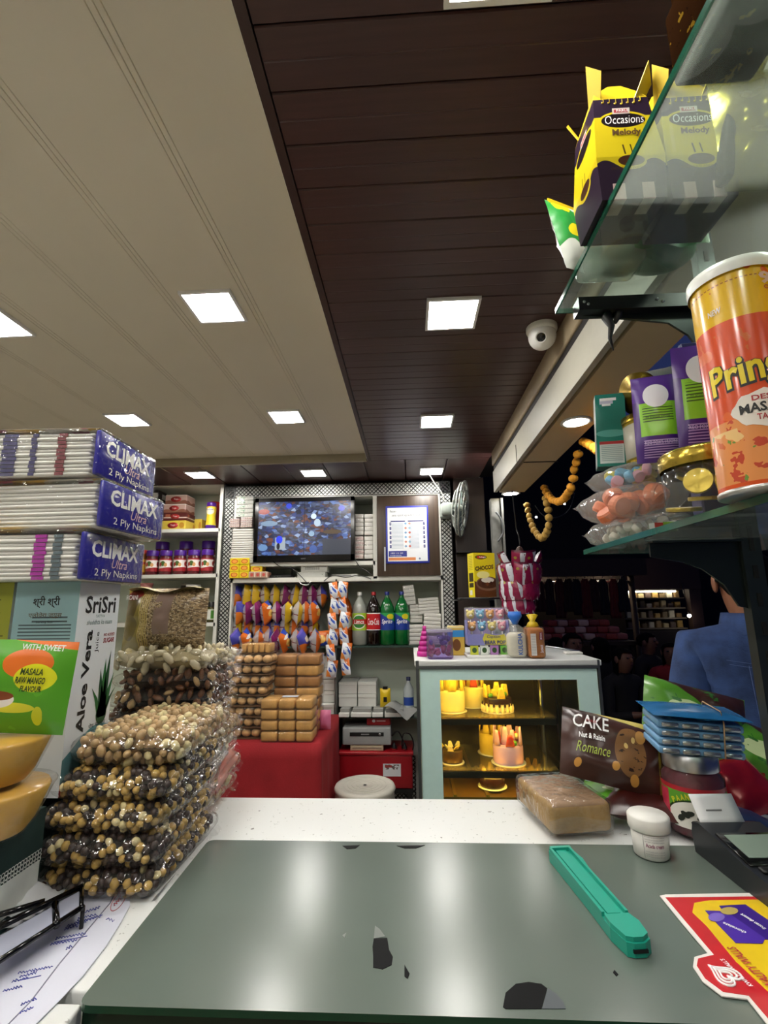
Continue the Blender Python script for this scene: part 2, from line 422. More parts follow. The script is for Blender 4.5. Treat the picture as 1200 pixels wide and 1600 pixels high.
for p, q in ((a1, a2), (b1, b2)):
    n_ = Vector((p.x, p.y - (q.y - p.y) * 1.10, ZT)); square_lamp(n_, 'square lamp in the near part of the cream ceiling, ' + ('towards the middle' if p is a1 else 'towards the left wall'))
w0 = onceil(745, -110, ZC); w1 = onceil(706, 489, ZC); w2 = onceil(682, 657, ZC); w3 = onceil(674, 735, ZC)
XW = (w1.x + w2.x) / 2
square_lamp((XW, w0.y, ZC), 'nearest square lamp in the brown ceiling at the top picture edge')
square_lamp((w1.x, w1.y, ZC), 'largest fully visible square lamp in the brown plank ceiling')
square_lamp((w2.x, w2.y, ZC), 'middle square lamp in the brown plank ceiling, right of the tray corner')
square_lamp((w3.x, w3.y, ZC), 'farthest square lamp in the brown ceiling above the wall fan cable')
square_lamp((XW, w0.y - .95, ZC), 'square lamp in the brown ceiling behind the viewer')
for p, q in ((a1, a2), (b1, b2)): square_lamp((p.x, p.y - (q.y - p.y) * 2.1, ZT), 'added unseen square lamp in the cream ceiling over the near shop end, ' + ('towards the middle' if p is a1 else 'towards the left wall'))  # unseen rear row, added as fill for surfaces facing the camera
e1 = onceil(313, 741, ZC); e2 = onceil(490, 738, ZC)
square_lamp(e1, 'square lamp in the brown strip above the left wall shelves')
square_lamp(e2, 'square lamp in the brown strip above the television')
# ---- beam over the open front, with round downlights
BX0, BX1, BZ, BY = .492, .655, 2.01, 2.66
BEIGE = M('beige_board', '#b9a684', .5, var=.06, ns=5)
bm_ = struct('beam', MB().box(((BX0 + BX1) / 2 + .012, (BY - 1.4) / 2, (BZ + ZC) / 2 + .03), (BX1 - BX0 - .024, BY + 1.4, ZC - BZ + .06)), BEIGE, 'beige boxed beam over the open shop front')
L = BY + 1.4; yc = (BY - 1.4) / 2
MB().rbox((BX0 + .004, yc, 2.205), (.026, L, .085), .008).build('moulding', M('tan_moulding', '#a8977b', .6, var=.12, ns=14, bump=.5), bm_)
MB().box((BX0 + .006, yc, 2.146), (.012, L, .03)).build('shadow_gap', M('dark_gap', '#14100f', .7), bm_)
MB().box((BX0 + .003, yc, 2.07), (.018, L, .118)).build('fascia', M('pale_fascia', '#a5a294', .5, var=.04), bm_)
MB().box((.59, 2.07, BZ - .0015), (.15, .006, .003)).build('joint', M('dark_gap', '#14100f'), bm_)
MB().box((BX0 - .0066, 2.07, 2.05), (.0015, .006, .08)).build('joint', M('dark_gap', '#14100f'), bm_)
dl = [at(907, 658, Z=BZ), at(812, 770, Z=BZ)]; sp_ = dl[1] - dl[0]
for p, lb in ((dl[0], 'nearer round downlight under the beige beam'), (dl[1], 'farther small round downlight under the beige beam'), (dl[0] - sp_, 'added unseen downlight under the beam above the glass rack'), (dl[0] - sp_ * 2, 'added unseen downlight under the beam nearest the shop end')):  # last two are unseen additions that brighten the goods on the right
    p.x = (BX0 + BX1) / 2 + .01; t_ = thing('downlight', lb, 'lamp', (p.x, p.y, BZ), (0, 0, 0), 'round downlights under the beam')
    MB().lathe([(.050, 0), (.052, -.004), (.040, -.006), (.040, -.002)], 28, cap=False).build('ring', FRAME, t_)
    MB().lathe([(.040, -.0005), (.039, -.003)], 28).build('diffuser', DIFF, t_)
# ---- dome camera
p = at(846, 512, Z=ZC); t_ = thing('security_camera', 'white dome security camera under the brown ceiling', 'camera', (p.x, p.y, ZC))
WP = M('white_plastic', '#e4e3de', .3, var=.02)
MB().lathe([(.047, 0), (.047, -.010), (.044, -.018), (.0, -.018)], 28, cap=False).build('base', WP, t_)
dm = MB().ell((0, 0, -.030), (.042, .042, .042), seg=24, ring=14).build('dome', WP, t_)
dv = Vector((-.35, -.85, -.55)).normalized(); q = dv.to_track_quat('Z', 'Y').to_matrix().to_4x4()
o = MB().lathe([(.018, .034), (.019, .0425), (.013, .0425), (.013, .038), (0, .038)], 20, cap=False).build('lens_ring', WP, dm)
o.matrix_local = Matrix.Translation((0, 0, -.030)) @ q
o = MB().lathe([(.0175, .0405), (.012, .043), (.0, .044)], 20, cap=False).build('lens', M('black_glass', '#08080a', .08, coat=.5), dm)
o.matrix_local = Matrix.Translation((0, 0, -.030)) @ q
# ---- dark brown column at the right end of the back wall + shutter guide
cL = at(714, 900, Y=YB).x; cR = at(763, 900, Y=YB).x
struct('wall_column', MB().box(((cL + cR) / 2, YB + .15, 1.12), (cR - cL, .3, 2.24)), DARKW, 'dark brown laminate column beside the open front')
g = MB().box((0, 0, 1.0), (.05, .06, 2.0)).box((.035, 0, 1.0), (.012, .10, 2.0)); p = at(776, 850, Y=2.80)
struct('trim_4', g, M('grey_steel', '#8b8c88', .5, .6, var=.15), 'grey steel shutter guide at the shop front corner', loc=(p.x, 2.80, 0))
m = MB(); m.box((0, 0, 0), (.12, .02, .36)); p = at(738, 868, Y=3.18)
m = MB().box((p.x, 3.15, at(738, 863, Y=3.15).z), (.21, .10, .008)); struct('trim_5', m, BLACKP, 'thin dark ledge on the brown column')
# ================================================================== COUNTER
t = NT('speckled_solid_surface'); nz = t.noise(t.coord('Object'), 170, 2); n2 = t.noise(t.coord('Object'), 70, 2)
f1 = t.math('GREATER_THAN', nz.outputs[0], .70); f2 = t.math('GREATER_THAN', n2.outputs[0], .745)
t.link(t.mix(f2, t.mix(f1, srgb('#dfe1df'), srgb('#b3b4b0')), srgb('#6d6c68')), t.b.inputs['Base Color']); t.b.inputs['Roughness'].default_value = .3
SPECK = t.m
YF = at(560, 1247, Z=CT).y; YN = at(640, 1583, Z=CT).y
XML = at(118, 1582, Z=CT).x
ct = thing('counter', 'white speckled shop counter with a dark green front', 'counter')
MB().rbox((-.1, (YF + YN + .014) / 2, CT - .015), (2.5, YF - YN - .014, .03), .003).rbox(((-1.35 + XML) / 2, (YN + .0) / 2 + .0005, CT - .015), (1.35 + XML, YN, .03), .003).build('worktop', SPECK, ct)
MB().box((-.1, (YF + YN) / 2 + .01, .51), (2.46, YF - YN - .06, 1.02)).build('body', M('counter_body', '#24342a', .4, var=.1), ct)
MB().box(((1.15 + XML) / 2, YN + .0065, CT - .0505), (1.15 - XML, .012, .10)).build('front_strip', M('dark_green_edge', '#10301c', .25, var=.1), ct)
# black glass mat
cs = [at(118, 1583, Z=CT), at(1330, 1590, Z=CT), at(1190, 1322, Z=CT), at(326, 1319, Z=CT)]
cs[1].y = cs[0].y; cs[2].y = cs[3].y
def rounded(poly, r, n=5):
    out = []; N = len(poly)
    for i, p in enumerate(poly):
        a = Vector(poly[i-1]); b = Vector(p); c = Vector(poly[(i+1) % N])
        d1 = (a - b).normalized(); d2 = (c - b).normalized(); s_ = b + d1 * r; e_ = b + d2 * r
        for k in range(n + 1):
            u = k / n; out.append(tuple(s_ * (1-u)**2 + b * 2*u*(1-u) + e_ * u*u))
    return out
poly = rounded([(c.x, c.y) for c in cs], .012)
t = NT('smoked_glass_mat'); nz = t.noise(t.coord('Object'), 4, 2); n2 = t.noise(t.coord('Object'), 220, 2)
t.link(t.mix(nz.outputs[0], srgb('#545e57'), srgb('#66716a')), t.b.inputs['Base Color'])
t.link(t.math('ADD', t.math('MULTIPLY', nz.outputs[0], .06), .19), t.b.inputs['Roughness']); t.bump(n2.outputs[0], .06, .0006)
mt = thing('counter_mat', 'large dark grey glass mat lying on the counter', 'mat', (0, 0, CT))
MB().prism(poly, .006, axis='z', side=1).build('glass_sheet', [t.m, M('glass_green_edge', '#16402a', .15)], mt)
CHIP = M('chipped_black', '#07080a', .55, var=.1, spec=.1); CHIP2 = M('chipped_grey', '#6a706c', .4)
def chip(pts, mat):
    P = [at(x, y, Z=CT + .006) for x, y in pts]
    MB().prism([(p.x, p.y) for p in P], .0004, axis='z', X=Matrix.Translation((0, 0, .0061))).build('chipped_patch', mat, mt)
chip([(584, 1467), (605, 1466), (608, 1485), (614, 1496), (612, 1508), (598, 1515), (583, 1512), (583, 1495), (582, 1480)], CHIP)
chip([(586, 1447), (593, 1452), (602, 1464), (584, 1467)], CHIP2)
chip([(632, 1508), (640, 1522), (637, 1530), (632, 1526)], CHIP)
chip([(535, 1462), (541, 1458), (538, 1466)], CHIP2)
chip([(786, 1574), (790, 1552), (806, 1538), (826, 1535), (846, 1538), (855, 1545), (846, 1577), (790, 1577)], CHIP)
chip([(856, 1545), (870, 1554), (880, 1566), (884, 1577), (847, 1577)], M('chipped_slate', '#444b50', .35))
chip([(535, 1322), (562, 1321), (556, 1326), (542, 1327)], CHIP)
chip([(620, 1322), (664, 1321), (650, 1326), (632, 1326)], CHIP)
chip([(960, 1516), (966, 1523), (963, 1526), (958, 1520)], CHIP)
# ================================================================== BACK WALL UNITS
def B(px, py, Y=YB): p = at(px, py, Y=Y); return p.x, p.z
def panel(px0, py0, px1, py1, Y=YB, y0=None, y1=None):
    """centre/size of a box whose front face at depth Y covers the pixel rectangle (centre lines)"""
    cx, cz = (px0 + px1) / 2, (py0 + py1) / 2
    xa = at(px0, cz, Y=Y).x; xb = at(px1, cz, Y=Y).x; za = at(cx, py1, Y=Y).z; zb = at(cx, py0, Y=Y).z
    return xa, xb, za, zb
XU0 = B(346, 880)[0]; XU1 = B(708, 880)[0]     # lattice backing span
xl1 = B(362, 880)[0]; xr0 = B(691, 880)[0]
ZL0 = .25; zTop = B(520, 756)[1]; zIn = B(520, 775)[1]
# --- lattice screen
LATB = M('lattice_black', '#141615', .45, var=.15); LATW = M('lattice_white', '#e3e6e2', .5, var=.02)
ls = struct('wall_lattice', MB().box((XU0/2 + xl1/2, YB + .0095, (zTop + ZL0)/2), (xl1 - XU0, .012, zTop - ZL0)).box((xr0/2 + XU1/2, YB + .0095, (zTop + ZL0)/2), (XU1 - xr0, .012, zTop - ZL0)).box(((XU0+XU1)/2, YB + .0095, (zTop + zIn)/2), (XU1 - XU0, .012, zTop - zIn)).box(((XU0+XU1)/2, YB + .29, (.12 + .45)/2), (XU1 - XU0, .012, .40)), LATW, 'white wall panel behind the black lattice screen')
def lattice(x0, x1, z0, z1, Y, name='lattice_screen'):
    m = MB(); p = .0270; wd = .0046; th = .003
    def clip(c, sg):
        # line x = c + sg*(z - z0)
        za, zb = z0, z1
        if sg > 0: za, zb = max(za, z0 + (x0 - c)), min(zb, z0 + (x1 - c))
        else: za, zb = max(za, z0 + (c - x1)), min(zb, z0 + (c - x0))
        if zb - za > .004: return (c + sg * (za - z0), za), (c + sg * (zb - z0), zb)
    H = z1 - z0; i = int((x0 - H) / p) - 1
    while i * p < x1 + H:
        for sg in (1, -1):
            seg = clip(i * p, sg)
            if seg:
                (xa, za), (xb, zb) = seg; wk = wd * (1.5 if i % 3 == 0 else 1.)
                d = wk / 2 * .7071
                V = [(xa - d, Y, za + sg*d), (xa + d, Y, za - sg*d), (xb + d, Y, zb - sg*d), (xb - d, Y, zb + sg*d)]
                V += [(a, b + th, c_) for a, b, c_ in V]
                m.raw(V, [(0, 1, 2, 3), (7, 6, 5, 4), (0, 4, 5, 1), (1, 5, 6, 2), (2, 6, 7, 3), (3, 7, 4, 0)])
        i += 1
    # rings of the motif at every third crossing
    nx = int((x1 - x0) / (p * 1.5)) + 2; nz = int((z1 - z0) / (p * 1.5)) + 2
    e = .004
    m.box(((x0+x1)/2, Y + th/2, z0 + e/2), (x1-x0, th + .001, e)).box(((x0+x1)/2, Y + th/2, z1 - e/2), (x1-x0, th + .001, e))
    m.box((x0 + e/2, Y + th/2, (z0+z1)/2), (e, th + .001, z1-z0)).box((x1 - e/2, Y + th/2, (z0+z1)/2), (e, th + .001, z1-z0))
    return tag(m.build(name, LATB, ls), kind='stuff')
lattice(XU0, xl1, ZL0, zTop, YB); lattice(xr0, XU1, ZL0, zTop, YB); lattice(xl1, xr0, zIn, zTop, YB)
lattice(B(590, 1230, 3.48)[0], B(650, 1230, 3.48)[0], .10, .40, 3.4805)
# --- wall unit frame
un = thing('wall_unit', 'white wall unit holding the television and snack shelves', 'shelf unit', (0, YB, 0))
def board(px0, py0, px1, py1, name='shelf_board', mat=WHITE, yf=0., depth=.32, parent=None, Y=YB):
    xa, xb, za, zb = panel(px0, py0, px1, py1, Y)
    return MB().box(((xa+xb)/2, yf + depth/2, (za+zb)/2), (xb-xa, depth, zb-za)).build(name, mat, parent or un)
PALE = M('pale_back_board', '#cfd6cc', .6, var=.03)
zS = B(520, 905)[1]; zTVs = B(480, 881)[1]; zBot = B(520, 1011)[1]
def hb(x0, x1, z, th, name='shelf_board', mat=WHITE, yf=0., depth=.32, parent=None):
    return MB().box(((x0+x1)/2, yf + depth/2, z), (x1-x0, depth, th)).build(name, mat, parent or un)
def vb(x, z0, z1, th, name='side_board', mat=WHITE, yf=0., depth=.32, parent=None):
    return MB().box((x, yf + depth/2, (z0+z1)/2), (th, depth, z1-z0)).build(name, mat, parent or un)
hb(xl1, xr0, zIn + .004, .018); hb(xl1, xr0, zS, .030)
xD = B(586, 850)[0]
hb(xl1, xD, zTVs, .026, depth=.30)
vb(xl1 + .008, zS, zIn, .018); vb(xr0 - .006, zS, zIn, .014); vb(xD, zS, zIn, .026)
MB().box(((xl1+xD)/2, .315, (zTVs+zIn)/2), (xD-xl1, .01, zIn-zTVs)).build('back_board', PALE, un)
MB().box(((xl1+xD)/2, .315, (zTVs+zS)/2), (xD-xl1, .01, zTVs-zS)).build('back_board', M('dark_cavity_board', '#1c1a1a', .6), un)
# lower bays
xM = B(525, 960)[0]
vb(xl1 + .006, zBot - .01, zS, .014); vb(xr0 - .006, zBot - .01, zS, .014); vb(xM, .35, zS, .010, mat=M('grey_edge', '#5d605c', .4))
hb(xl1, xr0, zBot, .012, mat=M('smoked_shelf_glass', '#3a4a44', .15), yf=.0)
MB().box(((xl1+xM)/2, .315, (zBot+zS)/2), (xM-xl1, .01, zS-zBot)).build('back_board', M('bay_grey', '#8d9189', .6), un)
MB().box(((xr0+xM)/2, .315, (zBot+zS)/2), (xr0-xM, .01, zS-zBot)).build('back_board', PALE, un)
zP = B(590, 1121)[1]
hb(xM, xr0, zP, .012, mat=M('smoked_shelf_glass', '#3a4a44')); hb(xl1, xM, zP, .012, mat=M('smoked_shelf_glass', '#3a4a44'))
# brown door, handle
dr = thing('cabinet_door', 'brown wood grain cabinet door beside the television', 'cabinet door', ((xD+xr0)/2, YB - .001, (zS + zIn)/2))
dw, dh = xr0 - xD - .030, zIn - zS - .03
WGR = M('brown_wood_grain', '#4a3a2e', .35, var=.35, ns=5, stretch=(9, 9, .5))
MB().rbox((0, -.009, 0), (dw, .018, dh), .002).build('panel', WGR, dr)
hx = B(602, 874)[0] - dr.location.x; hz0 = B(602, 893)[1] - dr.location.z; hz1 = B(602, 856)[1] - dr.location.z
MB().box((hx, -.040, (hz0+hz1)/2), (.010, .010, hz1-hz0)).box((hx, -.027, hz0+.012), (.008, .022, .008)).box((hx, -.027, hz1-.012), (.008, .022, .008)).build('handle', CHROME, dr)
# poster
xa, xb, za, zb = panel(603, 790, 670, 880, YB - .03)
BLUE = M('poster_blue', '#2b35a8', .35); po = thing('notice_poster', 'white notice with blue border and numbered list on the brown door', 'poster', ((xa+xb)/2, YB - .0195, (za+zb)/2))
W_, H_ = xb - xa, zb - za
MB().rbox((0, -.003, 0), (W_, .006, H_), .002).build('frame', BLUE, po)
lay = [('stripe', .10, .40, .24, .70, 0, 42, .4, '#aab4c8'), ('stripe', .55, .80, .24, .70, 0, 42, .4, '#aab4c8'),
       ('stripe', .08, .45, .735, .755, 0, 1, 2, '#24307e'), ('stripe', .52, .92, .735, .755, 0, 1, 2, '#24307e')]
for r in range(6):
    v = .70 - r * .085
    lay += [('rect', .05, .095, v - .03, v + .025, '#26307f'), ('rect', .905, .95, v - .03, v + .025, '#26307f'),
            ('ell', .46, v, .03, .02, ['#7fb0d8', '#d08a7a', '#7aa0c8'][r % 3]), ('ell', .56, v, .03, .02, ['#d4a090', '#8fb8d0', '#c86a60'][r % 3])]
lay += [('rect', .02, .48, .085, .19, '#2c3690'), ('half', 1, .4, .56, '#eef1f6')][:1] + [('rect', .02, .70, .015, .07, '#e08a50'), ('ell', .80, .045, .025, .02, '#7f8aa8')]
MB().box((0, -.0068, 0), (W_ * .92, .0016, H_ * .93)).build('sheet', design('poster_print', '#eef1f6', lay, .4), po)
m = MB(); pl = lambda x, y: (x, -.0079, y)
m.text('fssai', -W_*.33, H_*.405, W_*.14, H_*.035, pl, 0); m.text('आप पाएंगे सुरक्षित आहार', 0, H_*.325, W_*.72, H_*.05, pl, 0)
for i, s_ in enumerate(('1', '2', '3', '4', '5', '6')):
    v = (.70 - i * .085 - .5) * .93 * H_
    m.text(s_, -.427 * .92 * W_, v, W_*.012, H_*.022, pl, 1); m.text(str(i + 7), .427 * .92 * W_, v, W_*.02, H_*.022, pl, 1)
m.text('1800 112 100', -W_*.25, -H_*.325, W_*.28, H_*.022, pl, 1); m.text('helpdesk', -W_*.27, -H_*.365, W_*.26, H_*.018, pl, 1)
m.build('lettering', [INKB, INKW], po)
# television
xa, xb, za, zb = panel(396, 776, 553, 876, YB - .05)
tv = thing('television', 'black flat television showing four camera views', 'television', ((xa+xb)/2, YB - .02, za))
W_, H_ = xb - xa, zb - za
MB().rbox((0, .03, H_/2), (W_, .06, H_), .008).build('case', BLACKP, tv)
m = MB(); bz = .028
m.box((0, -.004, bz/2 + .006), (W_, .012, bz + .012)).box((0, -.004, H_ - bz/2), (W_, .012, bz)).box((-W_/2 + .012, -.004, H_/2), (.024, .012, H_)).box((W_/2 - .012, -.004, H_/2), (.024, .012, H_))
m.build('bezel', M('gloss_black', '#0a0a0c', .12), tv)
t = NT('screen_picture'); uv = t.coord('UV'); sp = t.node('ShaderNodeSeparateXYZ'); t.link(uv, sp.inputs[0]); u, v = sp.outputs[0], sp.outputs[1]
vo = t.node('ShaderNodeTexVoronoi'); vo.inputs['Scale'].default_value = 21; t.link(uv, vo.inputs['Vector']); nz = t.noise(uv, 7, 4)
hue = t.node('ShaderNodeSeparateColor'); t.link(vo.outputs['Color'], hue.inputs[0])
rp = t.node('ShaderNodeValToRGB'); el = rp.color_ramp.elements; el[0].position = 0; el[0].color = srgb('#0a0c1c'); el[1].position = 1; el[1].color = srgb('#dfe8f2')
for po_, c_ in ((.2, '#141a30'), (.32, '#22346e'), (.42, '#20242f'), (.50, '#4c5c80'), (.58, '#1a1c26'), (.64, '#6a3c2c'), (.70, '#2a1c20'), (.80, '#3c5c9a'), (.92, '#9aaac0')):
    e_ = el.new(po_); e_.color = srgb(c_)
t.link(t.math('ADD', t.math('MULTIPLY', hue.outputs[0], .72), t.math('MULTIPLY', nz.outputs[0], .32)), rp.inputs[0]); c = rp.outputs[0]
def lay_(c, a, b, d, e, col, kind='rect'):
    if kind == 'rect': f = t.math('MULTIPLY', t.math('COMPARE', u, (a+b)/2, (b-a)/2), t.math('COMPARE', v, (d+e)/2, (e-d)/2))
    else: f = t.math('LESS_THAN', t.math('ADD', t.math('POWER', t.math('DIVIDE', t.math('SUBTRACT', u, a), b), 2.), t.math('POWER', t.math('DIVIDE', t.math('SUBTRACT', v, d), e), 2.)), 1.)
    return t.mix(f, c, srgb(col))
for a_ in ((.12, .09, .60, .05, '#6f87a0', 'e'), (.06, .06, .82, .05, '#8e2a22', 'e'), (.33, .03, .92, .05, '#2a3fbe', 'e'), (.60, .03, .72, .05, '#c4d4e4', 'e'), (.64, .035, .60, .07, '#a8bccc', 'e'), 
           (.90, .035, .86, .05, '#2436b0', 'e'), (.19, .30, .12, .34, '#8f9aa0', 'rect'), (.235, .035, .30, .07, '#1a35e0', 'e'), (.225, .018, .18, .06, '#0b1020', 'e'), (.06, .05, .16, .06, '#5f80a8', 'e'),
           (.70, 1.0, .0, .30, '#31353f', 'rect'), (.80, .10, .43, .04, '#4a3a24', 'e'), (.58, .03, .40, .05, '#7f9cb4', 'e'), (.60, .04, .12, .07, '#2c4c8c', 'e')):
    c = lay_(c, *a_)
c = t.mix(t.math('COMPARE', u, .5, .003), c, srgb('#0a0a10')); c = t.mix(t.math('COMPARE', v, .5, .004), c, srgb('#0a0a10'))
t.link(c, t.b.inputs['Emission Color']); t.b.inputs['Emission Strength'].default_value = .62; t.b.inputs['Base Color'].default_value = (.01, .01, .012, 1); t.b.inputs['Roughness'].default_value = .2
MB().box((0, -.001, H_/2 + .003), (W_ - .046, .010, H_ - .062)).build('screen', t.m, tv)
MB().text('SONY', 0, .016, .032, .008, lambda x, y: (x, -.0108, y), 0).build('lettering', M('grey_ink', '#9a9a9c', .4), tv)
# --- set-top boxes and cables under the television
def flatbox(name, lb, cat, px0, px1, py0, py1, Y, d, mat, extra=None):
    xa, xb, za, zb = panel(px0, py0, px1, py1, Y)
    t_ = thing(name, lb, cat, ((xa+xb)/2, Y + d/2, za)); MB().rbox((0, 0, (zb-za)/2), (xb-xa, d, zb-za), .004).build('case', mat, t_)
    return t_, xb-xa, zb-za
GREYW = M('off_white_case', '#cfd0ca', .4, var=.03)
zs_ = zS + .015
t_, w_, h_ = flatbox('set_top_box', 'white slotted set-top box under the television', 'set-top box', 470, 511, 884.5, 896, YB + .02, .14, GREYW); t_.location.z = zs_ + .036
m = MB()
for i in range(16): m.box((-w_*.32 + i * w_*.035, -.0705, h_*.5), (.0022, .002, h_*.4))
m.build('vent', M('dark_vent', '#4a4a48', .6), t_)
t_, w_, h_ = flatbox('junction_box', 'long white flat box beneath the slotted set-top box', 'junction box', 464, 508, 896.5, 905, YB + .01, .13, GREYW); t_.location.z = zs_
m = MB().ell((0, 0, 0), .0026, seg=8, ring=5); m.build('indicator', M('indicator', '#5a7a5a', .4), t_, (w_*.4, -.066, h_*.5))
t_, w_, h_ = flatbox('adapter_strip', 'slim white power strip lying among black cables', 'power strip', 518, 560, 897, 901.5, YB + .03, .05, GREYW); t_.location.z = zs_; t_.rotation_euler = (0, 0, R(-8))
MB().box((0, -.0255, h_/2), (w_*.5, .002, h_*.5)).build('print', M('grey_ink', '#9a9a9c'), t_)
p = at(440, 903, Y=YB + .05); t_ = thing('router', 'black wireless router with one antenna under the television', 'router', (p.x, YB + .07, zs_))
MB().rbox((0, 0, .011), (.15, .10, .022), .008).build('case', BLACKP, t_); MB().cyl((.055, .04, .02), (.057, .04, .105), .004, 8).build('antenna', BLACKP, t_)
for i in range(3): MB().ell((-.04 + .02*i, -.0505, .011), .0022, seg=6, ring=4).build('indicator', M('indicator', '#5a7a5a'), t_)
def cable(pts, label, r=.0028, mat=BLACKP, name='cable'):
    P = [Vector(p) for p in pts]; out = []
    for i in range(len(P) - 1):
        a = P[max(i-1, 0)]; b = P[i]; c = P[i+1]; d = P[min(i+2, len(P)-1)]
        for k in range(6):
            s = k / 6; out.append(.5 * ((2*b) + (-a + c)*s + (2*a - 5*b + 4*c - d)*s*s + (-a + 3*b - 3*c + d)*s**3))
    out.append(P[-1]); return tag(MB().tube(out, r, 6).build(name, mat), label, 'cable')
Yc = YB - .012
cable([at(425, 876, Y=Yc), at(438, 885, Y=Yc), at(455, 888, Y=Yc), at(468, 898, Y=Yc), at(478, 909, Y=Yc-.01), at(484, 912, Y=Yc-.02)], 'black cable drooping from the television over the white box')
cable([at(553, 872, Y=Yc), at(562, 885, Y=Yc), at(574, 893, Y=Yc), at(582, 900, Y=Yc)], 'black cable at the lower right television corner')
cable([at(506, 908, Y=Yc), at(520, 899, Y=Yc), at(540, 902, Y=Yc), at(560, 899, Y=Yc), at(576, 903, Y=Yc), at(580, 905, Y=Yc)], 'loose black cable lying around the power strip')
cable([at(466, 905, Y=Yc), at(470, 912, Y=Yc-.01), at(480, 914, Y=Yc-.02), at(486, 908, Y=Yc)], 'white cable loop hanging below the white box', .003, WP)
# ================================================================== LEFT SHELF UNIT
zsh = [B(300, 826)[1], B(300, 897)[1], B(300, 973)[1]]; zt0 = B(300, 758)[1]; xe = B(341, 880)[0]
lu = thing('shelf_unit', 'white open shelf unit on the left with jars and boxes', 'shelf unit', (0, YB, 0))
XL = -2.3
for z in zsh + [.55]: hb(XL, xe, z - .012, .024, parent=lu)
hb(XL, xe, zt0 + .006, .02, parent=lu); vb(xe, .05, zt0 + .016, .022, parent=lu); vb(XL, .05, zt0 + .016, .022, parent=lu)

MB().box(((XL+xe)/2, .325, zt0/2), (xe-XL, .01, zt0)).build('back_board', M('shelf_back', '#bcbdb2', .6, var=.04), lu)
def place_on(px, py_base, Y, z=None):
    p = at(px, py_base, Y=Y); return Vector((p.x, Y, p.z if z is None else z))
PURP = M('purple_lid', '#4b1a86', .3); LABW = None
def spread_jar(loc, label, lab, r=.042, h=.165, name='spread_jar', group='purple-lidded spread jars', body=None, lid=PURP):
    t_ = thing(name, label, 'jar', loc, (0, 0, 0), group)
    MB().lathe([(r*.93, 0), (r, .006), (r, h*.72), (r*.86, h*.80), (r*.86, h*.82)], 20).build('jar_body', body or M('maroon_jar', '#5a1d22', .25, coat=.3), t_)
    MB().lathe([(r*1.006, h*.14), (r*1.006, h*.66)], 20, cap=False).build('paper_label', lab, t_)
    MB().lathe([(r*.98, h*.79), (r*.98, h), (r*.9, h + .004), (0, h + .004)], 20, cap=False).build('lid', lid, t_)
    return t_
LABJ = design('fruit_label', '#efe8e2', [('wave', .28, .05, 12, 0, '#a3262e'), ('ell', .5, .62, .06, .2, '#4a6a30'), ('ell', .43, .55, .04, .16, '#b0302c'), ('ell', .57, .52, .04, .16, '#d8a060'), ('ell', .25, .6, .06, .2, '#b0302c'), ('ell', .75, .6, .06, .2, '#b0302c'), ('rect', 0, 1, .9, 1, '#a3262e')], .4)
fj = [(238, 0), (259, 1), (281, 2), (303, 3), (324, 4)]
for px, i in fj:
    p = place_on(px, 0, YB + .055, zsh[1]); q = at(px, 880, Y=YB + .055); p.x = q.x
    spread_jar(p, f'purple-lidded spread jar with white label, {ORD[i]} from the left in the front row', LABJ)
for i, px in enumerate((254, 291, 326)):
    q = at(px, 856, Y=YB + .20); spread_jar((q.x, YB + .20, zsh[1]), f'taller spread jar with purple lid, {ORD[i]} from the left in the back row', LABJ, r=.048, h=.245)
# tins beside them
q = at(222, 880, Y=YB + .06)
t_ = thing('spread_jar', 'yellow-labelled jar left of the purple-lidded spread jars', 'jar', (q.x, YB + .06, zsh[1]))
MB().lathe([(.03, 0), (.033, .01), (.033, .14), (.028, .15)], 18).build('jar_body', M('amber_jar', '#8a4a1c', .25), t_); MB().lathe([(.0335, .02), (.0335, .11)], 18, cap=False).build('paper_label', design('yellow_label', '#d8a832', [('rect', 0, 1, .6, .8, '#b03a28')]), t_); MB().lathe([(.031, .149), (.031, .175), (0, .176)], 18, cap=False).build('lid', M('red_lid', '#a52a28', .35), t_)
# stack of boxed toffees on the top shelf
def carton(name, label, loc, d, mat, cat='box', rot=0., group=None, side=None, logo=None):
    t_ = thing(name, label, cat, loc, (0, 0, rot), group)
    MB().rbox((0, 0, d[2]/2), d, .003, (0, 1, 1, 1, 1, 1), n=1, sm=False).build('carton', [mat, side or mat], t_)
    if logo:
        o_ = MB(); o_.lathe([(d[2]*.30, 0), (d[2]*.30, .0012)], 20, X=Matrix.Translation((0, -d[1]/2 - .0002, d[2]*.5)) @ Matrix.Rotation(PI/2, 4, 'X'), sx=1.9); o_.build('logo_oval', M('logo_red', '#b02a2a', .4), t_)
        MB().text(logo, 0, d[2]*.5, d[2]*.5, d[2]*.22, lambda x, y: (x, -d[1]/2 - .0018, y)).build('lettering', INKW, t_)
    return t_
PINKC = design('pink_carton', '#c9a79c', [('wave', .3, .1, 9, 0, '#8a5a48'), ('rect', 0, 1, .88, 1, '#e4d4cc')], .35); BRNC = design('brown_carton', '#5a2522', [('rect', 0, 1, .3, .42, '#d8c4b8'), ('rect', .1, .3, .45, .8, '#a05a40')], .35); YELC = design('yellow_carton', '#dcc24c', [('rect', .0, 1, .0, .12, '#c89a30'), ('ell', .85, .5, .1, .3, '#c08a30')], .35)
q = at(270, 823, Y=YB + .04); zz = zsh[0]
